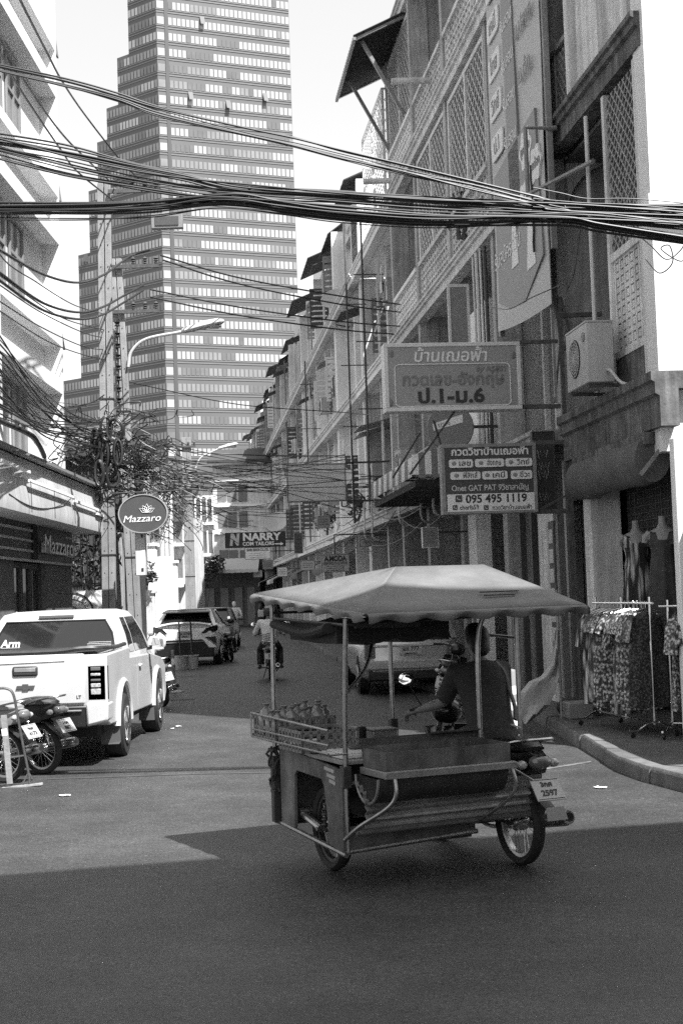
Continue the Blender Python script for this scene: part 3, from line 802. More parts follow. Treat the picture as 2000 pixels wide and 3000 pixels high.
def brick_mat():
    m = bpy.data.materials.new('thin brick'); m.use_nodes = True; t = m.node_tree; b = t.nodes['Principled BSDF']
    tc = t.nodes.new('ShaderNodeTexCoord'); mp = t.nodes.new('ShaderNodeMapping'); mp.inputs['Rotation'].default_value = (R(90), 0, R(90))
    mp.inputs['Rotation'].default_value = (0, R(90), R(90))
    bt = t.nodes.new('ShaderNodeTexBrick'); bt.inputs['Scale'].default_value = 9
    bt.inputs['Color1'].default_value = (.10, .10, .10, 1); bt.inputs['Color2'].default_value = (.16, .16, .16, 1); bt.inputs['Mortar'].default_value = (.05, .05, .05, 1)
    sp = t.nodes.new('ShaderNodeSeparateXYZ'); cb = t.nodes.new('ShaderNodeCombineXYZ'); ad = t.nodes.new('ShaderNodeMath')
    t.links.new(tc.outputs['Object'], sp.inputs[0]); t.links.new(sp.outputs[0], ad.inputs[0]); t.links.new(sp.outputs[1], ad.inputs[1])
    t.links.new(ad.outputs[0], cb.inputs[0]); t.links.new(sp.outputs[2], cb.inputs[1]); t.links.new(cb.outputs[0], bt.inputs['Vector'])
    t.links.new(bt.outputs[0], b.inputs['Base Color']); b.inputs['Roughness'].default_value = .85
    return m
M_['brick'] = brick_mat()
M_['fascia'] = mat('dull white canopy sheet', 0.5, 0.55, var=.12, scale=1.2, streak=.22)

def massage_shop():
    T = thing('shopfront', 'dark shop front with pale stripes and metal lettering under a white canopy', 'shopfront', (-5.5, 20, 0))
    # the canopy: a deep white box in front of the white block
    c = MB(); c.prism([(.6, 3.28), (.62, 3.45), (.5, 4.16), (-.9, 4.2), (-.9, 3.3)], .2, 9.5, 'y'); cn = c.build('canopy', M_['fascia'], T)
    m = MB()
    for y0, y1, z in ((.4, 2.2, 3.95), (2.2, 5.8, 3.80), (5.9, 8.6, 3.72), (8.2, 9.9, 3.62)): m.bar((.64, y0, z), (.64, y1, z - .02), .045)
    m.build('light_tube', M_['white'], T)
    MB().box(-.9, .63, .1, 9.52, 4.19, 4.24).build('canopy_roof', M_['midgrey'], T)
    m = MB()
    for y in (2.2, 4.0, 5.8): m.tube([(.66, y, 3.8), (.66, y + .04, 3.3)], .006, 5)
    m.tube(sag((.62, 0.9, 3.5), (.62, 5.7, 3.75), .2), .008, 5); m.build('canopy_wire', M_['dark_metal'], T)
    MB().box(-.9, 0, -3, 9.0, 2.62, 3.3).build('sign_board', M_['board'], T)
    for z in (3.16, 2.98, 2.80, 2.63):
        for y0, y1 in ((-3, 5.2), (8.2, 8.95)) if z > 2.7 else ((-3, 8.98),):
            MB().box(0, .025, y0, y1, z - .02, z + .02).build('stripe', M_['lightgrey'], T)
    MB().box(0.0, .03, 5.2, 5.55, 2.66, 3.28).build('sign_pillar', M_['black_matt'], T)
    text('lettering', 'Mazzaro', .48, M_['steel'], T, facing((.12, 6.95, 2.93), (0, 1, 0)), .035, width=2.7)
    # front below: brick pillars, planted glass, doors
    for y0, y1 in ((-3, 4.0), (6.6, 9.1)): MB().box(-.9, -.05, y0, y1, .1, 2.62).build('brick_pillar', M_['brick'], T)
    MB().box(-.9, -.35, 4.0, 6.6, .1, 2.62).build('shop_interior', M_['interior'], T)
    for y0, y1 in ((4.05, 4.95), (5.0, 5.7), (5.75, 6.55)):
        m = MB(); m.box(-.22, -.14, y0, y0 + .06, .12, 2.6); m.box(-.22, -.14, y1 - .06, y1, .12, 2.6); m.box(-.218, -.142, y0 + .06, y1 - .06, 2.5, 2.6)
        f = m.build('door_frame', M_['wood'], T); MB().box(-.19, -.18, y0 + .05, y1 - .05, .12, 2.52).build('pane', M_['glass'], f)
    return T
M_['board'] = mat('dark painted board', 0.03, 0.5, var=.15, scale=2)
massage_shop()

def leaves(mb, cen, rad, n, size, rr, flat=.8):
    for _ in range(n):
        u = Vector((rr.gauss(0, 1), rr.gauss(0, 1), rr.gauss(0, 1))).normalized() * (rr.random() ** .4)
        p = Vector((cen[0] + u.x * rad[0], cen[1] + u.y * rad[1], cen[2] + u.z * rad[2]))
        d = Vector((rr.uniform(-1, 1), rr.uniform(-1, 1), rr.uniform(-.9, .4))).normalized(); s = size * rr.uniform(.6, 1.3)
        w = d.orthogonal().normalized(); w.rotate(Quaternion(d, rr.uniform(0, 6.28)))
        mb.add([p - d * s, p + w * s * .38, p + d * s, p - w * s * .38], [(0, 1, 2, 3)])
M_['leaf2'] = mat('glossy leaves', 0.075, 0.4, var=.5, scale=20)
def bush(name, label, cat, loc, blobs, size, n, group=None, stems=3, seed=3, m='leaf', stem_h=None):
    T = thing(name, label, cat, loc, 0, group); rr = random.Random(seed); mb = MB()
    for c, r in blobs: leaves(mb, c, r, int(n / len(blobs)), size, rr)
    mb.build('foliage' if stem_h is None else 'crown', M_[m], T)
    s = MB()
    for k in range(stems):
        c, r = blobs[k % len(blobs)]; bx, by = c[0] * .3 + rr.uniform(-.1, .1), c[1] * .3
        s.tube(smooth_path([(bx, by, 0), (bx + (c[0]-bx) * .4 + rr.uniform(-.1, .1), by, c[2] * .45), tuple(c)], 4), [.05 - .0035 * i for i in range(9)], 6)
    s.build('stem' if stem_h is None else 'trunk', M_['bark'], T)
    return T

# garden wall with an iron fence between the shop and the poles, and its planting
def garden_wall():
    T = thing('garden_wall', 'low white wall with a round emblem behind the white pickup', 'wall', (-5.85, 30.6, 0))
    MB().box(-.55, .9, 0, .2, .1, 2.12).build('wall', M_['plaster_white'], T)
    c = MB(); c.lathe([(0, -.012), (.46, -.012), (.46, .0)], 40, (0.02, -.0, 1.62), 'y', False); c.build('emblem_disc', M_['white'], T)
    c = MB()
    for r0, r1 in ((.43, .47), (.31, .325)):
        c.lathe([(r0, -.022), (r1, -.022), (r1, -.01), (r0, -.01), (r0, -.022)], 40, (.02, 0, 1.62), 'y', False)
    for k in range(26):
        a = 2 * PI * k / 26; q = Vector((.02 + .375 * math.cos(a), -.02, 1.62 + .375 * math.sin(a)))
        c.bar(q - Vector((math.cos(a) * .02, 0, math.sin(a) * .02)), q + Vector((math.cos(a) * .02, 0, math.sin(a) * .02)), .02, .01, up=(0, 1, 0))
    c.build('emblem_ring', M_['darkgrey'], T)
    c = MB(); c.ell((.02, -.015, 1.66), (.12, .012, .14), 16, 8); c.build('emblem_figure', M_['midgrey'], T)
    return T
garden_wall()
T = thing('iron_fence', 'black iron railing with pointed bars on the low white wall', 'fence', (-5.85, 30.7, 2.13))
m = MB()
for k in range(11): m.tube([(-.5 + k * .14, 0, 0), (-.5 + k * .14, 0, 1.5)], .012, 6); m.lathe([(.012, 1.5), (.028, 1.54), (0, 1.64)], 6, (-.5 + k * .14, 0, 0))
m.build('bars', M_['black'], T)
m = MB()
for z in (.08, .12, 1.2): m.box(-.54, .92, -.015, .015, z, z + .03)
m.build('rail', M_['black'], T)
bush('hedge', 'dense dark shrubs growing behind the iron railing', 'shrub', (-5.7, 31.4, 0.1), [((-.35, 0, 2.9), (.4, .3, .9)), ((.3, .1, 2.6), (.5, .3, .7)), ((.4, 0, 3.6), (.45, .3, .5)), ((-.1, .1, 3.7), (.5, .3, .4))], .10, 900, stems=4, seed=4)
bush('climbing_vine', 'dark overgrown vine mass hanging round the utility poles', 'plant', (-4.6, 33, 0), [((-.3, .2, 4.1), (.6, .5, .5)), ((.4, 0, 4.2), (.6, .5, .5)), ((1.0, .2, 3.9), (.6, .5, .5)), ((.2, .3, 3.5), (.7, .4, .35))], .045, 750, stems=1, seed=9)
bush('potted_plant', 'leafy plant hanging over the gate pillar beside the poles', 'plant', (-6.25, 44.6, 2.0), [((.0, 0, .9), (.35, .3, .28)), ((.2, 0, .6), (.25, .2, .2))], .11, 160, stems=3, seed=10, m='leaf2')
T = thing('timber_shed', 'dark old timber shed behind the coils and the utility poles', 'shed', (-6.9, 33.5, 0)); MB().box(-.6, 1.9, 0, 2.5, 0.1, 5.3).build('wall', M_['wood'], T); MB().box(-.75, 2.05, -.2, 2.6, 5.3, 5.42).build('roof', M_['roof'], T)
m = MB()
for k in range(16): m.box(-.55 + k * .15, -.52 + k * .15, -.03, 0, .2, 5.2)
m.build('slats', M_['wood'], T)

# gate pillars and sheets beyond the poles
def pillar(x0, x1, y0, y1, Y, label, m, cap=True, name='gate_pillar'):
    a, b = D(x0, y1, Y), D(x1, y0, Y)
    T = thing(name, label, name.replace('_', ' ').split()[-1] if name != 'gate_pillar' else 'pillar', ((a.x + b.x) / 2, Y, 0.1))
    w = abs(b.x - a.x) / 2; h = b.z - .1
    MB().box(-w, w, 0, .35, 0, h).build('shaft', m, T, bevel=.008)
    if cap: MB().box(-w - .05, w + .05, -.05, .4, h, h + .1).build('cap', m, T, bevel=.01)
    return T
pillar(403, 452, 1738, 1900, 45, 'stained white gate pillar with peeling paint beside the utility poles', mat('peeling white paint', .75, .8, var=.1, streak=.3, dirt=.35))
pillar(438, 456, 1600, 1800, 45.6, 'tall thin white gate pillar behind the peeling one', M_['plaster_white'])
pillar(463, 502, 1630, 1880, 47, 'broad pale sheet standing upright beside the white car', M_['plaster_white'], False, 'hoarding_panel')
pillar(506, 517, 1650, 1880, 49, 'narrow white pillar with dark letterbox beyond the pale sheet', M_['plaster_white'])
pillar(342, 356, 1560, 1800, 31.6, 'plain grey concrete post between the utility poles', M_['concrete'], False, 'fence_post')
for px, lab in ((476, 'left white pipe rising beside the vine'), (489, 'middle white pipe rising beside the vine'), (503, 'right white pipe rising beside the vine')):
    a = D(px, 1640, 50); T = MB().tube([(0, 0, 0), (0, 0, 5.6)], .085, 10).build('standpipe', M_['white_metal']); T.location = (a.x, 50, .1); tag(T, lab, 'pipe', 'white pipes by the gate')
T = thing('fuse_box', 'white metal meter box hung below the oval sign', 'meter box', D(413, 1620, 28.2))
MB().box(-.1, .1, -.08, .1, -.45, .45).build('box', M_['white_metal'], T, bevel=.012)
m = MB(); m.box(.02, .06, -.09, -.08, .3, .36); m.box(.02, .06, -.09, -.08, -.36, -.3); m.build('latch', M_['dark_metal'], T)
MB().tube([(0, 0, .45), (0, 0, .95)], .02, 6).build('conduit', M_['white_metal'], T)

# ---------------------------------------------------------------- utility poles
M_['pole'] = mat('concrete pole', 0.26, .85, var=.15, scale=5, streak=.25, bump=.25, speck=.15)
def utility_pole(label, base, h, lean, gap=.145, w=.13, arms=()):
    T = thing('utility_pole', label, 'utility pole', base)
    for sx in (-gap / 2, gap / 2):
        m = MB(); m.loft([[(sx - w/2*k + lean*z, -w/2*k, z), (sx + w/2*k + lean*z, -w/2*k, z), (sx + w/2*k + lean*z, w/2*k, z), (sx - w/2*k + lean*z, w/2*k, z)] for z, k in ((0, 1.05), (h*.5, 1), (h, .92))], True, False)
        m.build('post', M_['pole'], T, bevel=.008)
    b = MB()
    for z in (2.7, 4.2, 5.9): b.box(-gap/2 - w/2 - .012 + lean*z, gap/2 + w/2 + .012 + lean*z, -w/2 - .012, w/2 + .012, z, z + .03)
    b.build('band', M_['dark_metal'], T)
    hl = MB()
    for k in range(int(h / .45)):
        z = 1 + k * .45
        if z < h - .2:
            for sx in (-gap/2, gap/2): hl.lathe([(0, -.004), (.012, -.004), (.012, .004)], 8, (sx + lean * z, -w/2 * 1.03, z), 'y')
    hl.build('bolt_holes', M_['black_matt'], T)
    for z, x0, x1, y in arms:
        MB().bar((x0 + lean*z, -w/2 - .05 + y, z), (x1 + lean*z, -w/2 - .05 + y, z), .06, .08).build('cross_arm', M_['rust'], T)
        mi = MB()
        for x in (x1 - .06, x1 - .30, x1 - .56):
            mi.lathe([(.01, 0), (.045, .02), (.02, .05), (.055, .07), (.025, .10), (.06, .12), (.02, .16), (0, .17)], 10, (x + lean*z, -w/2 - .05 + y, z + .04))
        mi.build('insulator', M_['wood'], T)
    return T
utility_pole('tall double concrete pole nearest the shop, wrapped in cable coils', (-4.80, 29, .1), 10.4, .012, arms=((10.2, .1, 1.15, 0),))
utility_pole('leaning double concrete pole carrying the curved lamp arm', (-4.52, 31, .1), 9.3, -.028, arms=((9.1, -.3, .95, 0), (8.1, -.3, .9, 0), (5.2, .0, .5, 0)))
p = D(552, 1500, 60)
utility_pole('distant single pole in front of the arcaded building', (p.x, 60, .1), 8.6, 0, .2, .2, arms=((8.2, -.4, .4, 0), (6.4, -.4, .5, 0)))
# small fittings stacked on the leaning pole: spools
T = thing('line_spools', 'column of dark insulator spools fixed to the leaning pole', 'insulator', D(346, 1040, 30.8))
for k in range(8):
    MB().lathe([(.03, -.05), (.07, -.04), (.035, 0), (.07, .04), (.03, .05)], 10, (0, 0, -1.0 + .24 * k)).build('spool', M_['black'], T)
MB().tube([(0, 0, -1.15), (0, 0, .85)], .02, 6).build('rod', M_['dark_metal'], T)
T = thing('junction_box', 'dark flat junction box hanging under the thick cable bundle', 'junction box', D(490, 650, 24))
MB().box(-.27, .27, -.05, .08, -.12, .14).build('case', M_['midgrey'], T, bevel=.01); MB().box(-.2, .2, -.065, -.05, -.07, .08).build('lid', M_['darkgrey'], T)

def street_lamp(label, pts, L, Y, group='street lamps on the left'):
    p = [D(x, y, Y) for x, y in pts]; o = p[0].copy()
    T = thing('street_lamp', label, 'street lamp', o, 0, group)
    q = [v - o for v in p]
    MB().tube(smooth_path(q, 6), .035, 8).build('arm', M_['lightgrey'], T)
    d = (q[-1] - q[-2]); d.y = 0; d = Vector((1, 0, .22)).normalized(); e = q[-1]; n = Vector((-d.z, 0, d.x))
    h = MB(); rings = []
    for t, w, th in ((0, .06, .05), (.08, .1, .08), (.45, .13, .09), (.5, .14, .11), (.92, .13, .08), (1.0, .05, .03)):
        c = e + d * L * t
        rings.append([c + Vector((0, -w, 0)), c + Vector((0, -w * .7, 0)) + n * th, c + Vector((0, w * .7, 0)) + n * th, c + Vector((0, w, 0)), c + Vector((0, w * .7, 0)) - n * th * .5, c + Vector((0, -w * .7, 0)) - n * th * .5])
    h.loft(rings, True, False).build('lamp_head', M_['white_metal'], T, bevel=.01)
    h = MB(); c = e + d * L * .72 - n * .06; h.ell(c, (L * .2, .09, .045), 12, 6); h.build('lamp_glass', M_['lightgrey'], T)
street_lamp('nearest street lamp, pale long head on a curved arm', [(376, 1075), (386, 1030), (430, 993), (534, 972)], .95, 30.9)
street_lamp('second street lamp far up the street', [(572, 1375), (590, 1340), (640, 1315)], .85, 60)
street_lamp('third street lamp, farthest and lowest', [(520, 1470), (524, 1452), (552, 1440)], .75, 85)

M_['signrim'] = mat('sign rim', .3, .6, var=.1)
# oval hanging sign
def oval_sign():
    o = D(420, 1505, 28); T = thing('hanging_sign', 'dark oval Mazzaro sign with a lotus, hung from a bar on the poles', 'sign', o)
    rx, rz = .49, .385
    def ov(k, y0, y1, m, nm, inner=None):
        mb = MB(); P_ = [(rx * k * math.cos(2*PI*i/48), rz * k * math.sin(2*PI*i/48)) for i in range(48)]
        if inner is None: mb.prism(P_, y0, y1, 'y', True)
        else:
            Q = [(rx * inner * math.cos(2*PI*i/48), rz * inner * math.sin(2*PI*i/48)) for i in range(48)]
            mb.loft([[(x, y0, z) for x, z in P_], [(x, y1, z) for x, z in P_], [(x, y1, z) for x, z in Q], [(x, y0, z) for x, z in Q], [(x, y0, z) for x, z in P_]], False)
        return mb.build(nm, m, T)
    ov(.97, -.03, .03, M_['darkgrey'], 'panel'); ov(1.0, -.045, .04, M_['signrim'], 'rim', .955)
    text('lettering', 'Mazzaro', .19, M_['white'], T, facing((-.02, -.034, -.1), (1, 0, .02)), .004, width=.74, shear=.25)
    lo = MB()
    for ang, L, w in ((0, .17, .045), (32, .16, .045), (-32, .16, .045), (62, .17, .04), (-62, .17, .04)):
        a = R(ang); d = Vector((math.sin(a), 0, math.cos(a))); n = Vector((d.z, 0, -d.x)); c = Vector((.08, -.036, .02))
        lo.tube([c, c + d * L * .5 + n * w, c + d * L, c + d * L * .5 - n * w, c], .006, 5)
    lo.build('lotus', M_['white'], T)
    b = MB(); b.tube([(-.62, 0, .42), (.75, 0, .44)], .014, 6); b.tube([(-.1, 0, .43), (-.1, 0, .37)], .01, 5); b.tube([(.12, 0, .43), (.12, 0, .37)], .01, 5); b.build('hanging_bar', M_['dark_metal'], T)
oval_sign()

# ================================================================ FAR END OF THE STREET
def far_block(name, label, px0, px1, ytop, Y, m, roofm=None, depth=12, rot=0, ybase=1800):
    a, b = D(px0, ytop, Y), D(px1, ytop, Y)
    T = thing(name, label, 'building', (a.x, Y, 0), rot); W = b.x - a.x; H = a.z
    MB().box(0, W, 0, depth, 0, H).build('wall', m, T)
    if roofm: MB().prism([(-.8, H), (-.8, H + .25), (depth / 2, H + 1.6), (depth / 2, H + 1.3)], -.3, W + .3, 'x').build('roof', roofm, T)
    return T, W, H
def arc_window(T, x, z, w, h, m=None, arched=True):
    pts = [(x - w/2, z), (x + w/2, z)] + ([(x + w/2 * math.cos(PI*k/8), z + h - w/2 + w/2 * math.sin(PI*k/8)) for k in range(9)] if arched else [(x + w/2, z + h), (x - w/2, z + h)])
    return MB().prism(pts, -.06, .02, 'y').build('window', m or M_['plaster_dark'], T)
T, W, H = far_block('arcaded_building', 'old pale building with arched arcades closing the street', 430, 660, 1400, 118, M_['plaster'], M_['roof'])
def zpx(y, Y): return D(1000, y, Y).z + .034 * 0
for row, (y0, y1) in enumerate(((1462, 1530), (1560, 1622), (1640, 1700))):
    zt = D(560, y0, 118).z; zb = D(560, y1, 118).z
    for k in range(13):
        arc_window(T, .4 + k * (W - .8) / 12, zb, .42, zt - zb, None, row != 2)
    MB().box(-.1, W + .1, -.35, 0, zb - .28, zb - .05).build('balcony_slab', M_['plaster_white'], T)
    for k in range(13): MB().box(.4 + (k + .5) * (W - .8) / 12 - .06, .4 + (k + .5) * (W - .8) / 12 + .06, -.14, 0, zb, zt + .1).build('column', M_['plaster_white'], T)
T, W, H = far_block('corner_townhouse', 'pale end house with shuttered windows behind the tailor sign', 622, 792, 1362, 100, M_['plaster'], M_['roof'], 10)
for y0, y1 in ((1420, 1470), (1500, 1545), (1612, 1665)):
    for px in (640, 668, 700):
        z0, z1 = D(px, y1, 100).z, D(px, y0, 100).z; x = D(px, y0, 100).x - D(622, y0, 100).x
        w = arc_window(T, x + .2, z0, .6, z1 - z0, M_['shutter'], False)
for y in (1405, 1480, 1560): MB().box(-.1, W + .1, -.25, 0, D(640, y, 100).z - .15, D(640, y, 100).z).build('cornice', M_['plaster_white'], T)
T, W, H = far_block('low_shophouse', 'dark low shop under a pale awning at the street bend', 585, 760, 1640, 92, M_['plaster_dark'], None, 6)
g = []
for i in range(22):
    x = W * i / 21; g.append([(x, .0, H + .0 + .03 * (i % 2)), (x, -1.6, H - .75 + .03 * (i % 2)), (x, -1.65, H - .95 + .03 * (i % 2))])
MB().sheet(g, .02, False).build('awning', M_['lightgrey'], T)
for x in (.4, 1.3, 2.2, 3.0): MB().box(x, x + .5, -.06, 0, .1, 2.5).build('folding_door', M_['midgrey'], T)
T, W, H = far_block('left_terrace', 'old terrace with a balcony on the left behind the distant pole', 400, 540, 1500, 76, M_['plaster'], M_['roof'], 10)
for y0, y1 in ((1530, 1590), (1640, 1700)):
    for k in range(6):
        z0, z1 = D(470, y1, 76).z, D(470, y0, 76).z; arc_window(T, .3 + k * (W - .6) / 5, z0, .3, z1 - z0, M_['shutter'], False)
    MB().box(-.1, W + .1, -.5, 0, D(470, y1 + 6, 76).z - .12, D(470, y1 + 6, 76).z).build('balcony_slab', M_['plaster_white'], T)
g = []
for i in range(18): g.append([(W * i / 17, 0, 3.0 + .02 * (i % 2)), (W * i / 17, -1.3, 2.5 + .02 * (i % 2))])
MB().sheet(g, .02, False).build('awning', M_['lightgrey'], T)
bush('street_tree', 'small dark tree at the bend below the arcades', 'tree', (D(590, 1700, 90).x, 90, 0), [((0, 0, 3.4), (1.4, 1, .9)), ((-.6, 0, 2.7), (.9, .8, .6)), ((.8, 0, 4.0), (.8, .7, .6))], .16, 900, stems=3, seed=12, stem_h=1)
# low walls and houses that close the views left and right of the street
T, W, H = far_block('grey_house', 'grey house standing behind the garden on the left', 60, 330, 1330, 52, M_['plaster_grey'], M_['roof'], 10)
for k in range(4):
    arc_window(T, .5 + k * (W - 1) / 3, 3.6, .7, 1.4, M_['glass2'], False); arc_window(T, .5 + k * (W - 1) / 3, 6.4, .7, 1.4, M_['glass2'], False)
hl = MB(); hl.box(-400, 400, 420, 424, 0, 9); T = hl.build('distant_rooftops', M_['plaster_grey']); tag(T, 'distant low rooftops on the skyline', 'building')

T = thing('bounce_fill_house', 'added pale house behind the vine and gates, bouncing light into the street', 'building', (-8.9, 40, 0))  # added house, mostly hidden; its white walls bounce sun into the street
w = MB(); w.box(-8, 0, 0, 19, 0, 6.4); w.build('wall', M_['plaster_pure'], T); MB().box(-8.2, .3, -.2, 19.2, 6.4, 6.6).build('roof', M_['roof'], T)
for k in range(4):
    for z in (1.0, 4.0):
        m = MB(); m.box(-.02, .05, 1 + k * 4.1, 2.8 + k * 4.1, z, z + 1.7); m.build('window', M_['shutter'], T)
# ================================================================ VEHICLES
M_['brightwhite'] = mat('bright white car paint', 0.8, 0.2, var=.01, spec=.6)
M_['silver'] = mat('silver car paint', 0.46, 0.25, metal=.4, var=.03)
M_['greypaint'] = mat('grey car paint', 0.22, 0.25, metal=.3, var=.03)
M_['blackpaint'] = mat('black glossy plastic', 0.012, 0.15, var=0)
M_['carglass'] = mat('tinted car glass', 0.015, 0.05, var=0, spec=.8)
M_['lamp'] = mat('lamp lens', 0.10, 0.1, var=.1, spec=.9)
M_['lampclear'] = mat('clear lamp lens', 0.34, 0.12, var=.5, scale=40, spec=.9)
M_['plate'] = mat('number plate', 0.36, 0.5, var=.05)

def wheel(parent, x, y, r, w, side=1, spoked=False, rim=None):
    """wheel at (x, y), side = +1 if its outer face looks towards +x; rim, spokes and hub are sub-parts"""
    t = MB()
    if spoked: t.lathe([(r - .055, -w/2 * .7), (r - .02, -w/2), (r - .006, -w * .3), (r, 0), (r - .006, w * .3), (r - .02, w/2), (r - .055, w/2 * .7), (r - .055, -w/2 * .7)], 36, (x, y, r), 'x')
    else: t.lathe([(r * .62, -w/2), (r * .92, -w/2), (r, -w/2 + .03), (r, w/2 - .03), (r * .92, w/2), (r * .64, w/2), (r * .6, w/2 - .02), (r * .6, -w/2 + .02), (r * .62, -w/2)], 32, (x, y, r), 'x')
    wh = t.build('wheel', M_['rubber'], parent)
    if spoked:
        m = MB(); rr_ = r - .055
        m.lathe([(rr_ - .022, -.018), (rr_ + .006, -.022), (rr_ + .006, .022), (rr_ - .022, .018), (rr_ - .022, -.018)], 32, (x, y, r), 'x'); m.build('rim', rim or M_['steel'], wh)
        m = MB()
        for k in range(24):
            a = 2 * PI * k / 24; b = a + (.28 if k % 2 else -.28)
            m.tube([(x + (.03 if k % 4 < 2 else -.03), y + .035 * math.cos(b), r + .035 * math.sin(b)), (x, y + rr_ * math.cos(a), r + rr_ * math.sin(a))], .0022, 4, False)
        m.build('spokes', M_['steel'], wh)
        m = MB(); m.lathe([(0, -.06), (.03, -.06), (.03, -.045), (.055, -.04), (.055, .04), (.03, .045), (.03, .06), (0, .06)], 14, (x, y, r), 'x'); m.build('hub', M_['steel'], wh)
    else:
        s = side; m = MB(); o = x + s * w / 2
        m.lathe([(r * .62, 0), (r * .6, .012 * s), (r * .56, -.02 * s), (r * .2, -.03 * s), (r * .17, .005 * s), (0, .008 * s)], 32, (o, y, r), 'x'); rm = m.build('rim', M_['dark_metal'], wh)
        m = MB()
        for k in range(6):
            a = 2 * PI * k / 6
            m.bar((o + .004 * s, y + .03 * math.cos(a), r + .03 * math.sin(a)), (o + .004 * s, y + r * .6 * math.cos(a), r + r * .6 * math.sin(a)), .07, .03, up=(1, 0, 0))
        m.lathe([(r * .55, .0), (r * .63, .014 * s), (r * .63, -.01 * s)], 32, (o, y, r), 'x')
        m.build('spokes', rim or M_['steel'], wh)
    return wh
def plate(parent, M, w, h, lines, label=None):
    """number plate: M maps its plane (x right, y up, z out) into the parent's space"""
    m = MB(M); m.box(-w/2, w/2, -h/2, h/2, -.004, .004); p = m.build('number_plate', M_['plate'], parent, label=label)
    m = MB(M)
    for (a, b, c, d) in ((-w/2+.008, w/2-.008, h/2-.012, h/2-.008), (-w/2+.008, w/2-.008, -h/2+.008, -h/2+.012)): m.box(a, b, c, d, .004, .006)
    m.build('plate_border', M_['ink'], p)
    for s, y, sz in lines:
        text('plate_text', s, sz, M_['ink'], p, M @ Matrix.Translation((0, y, .006)), .001, bold=.002)
    return p

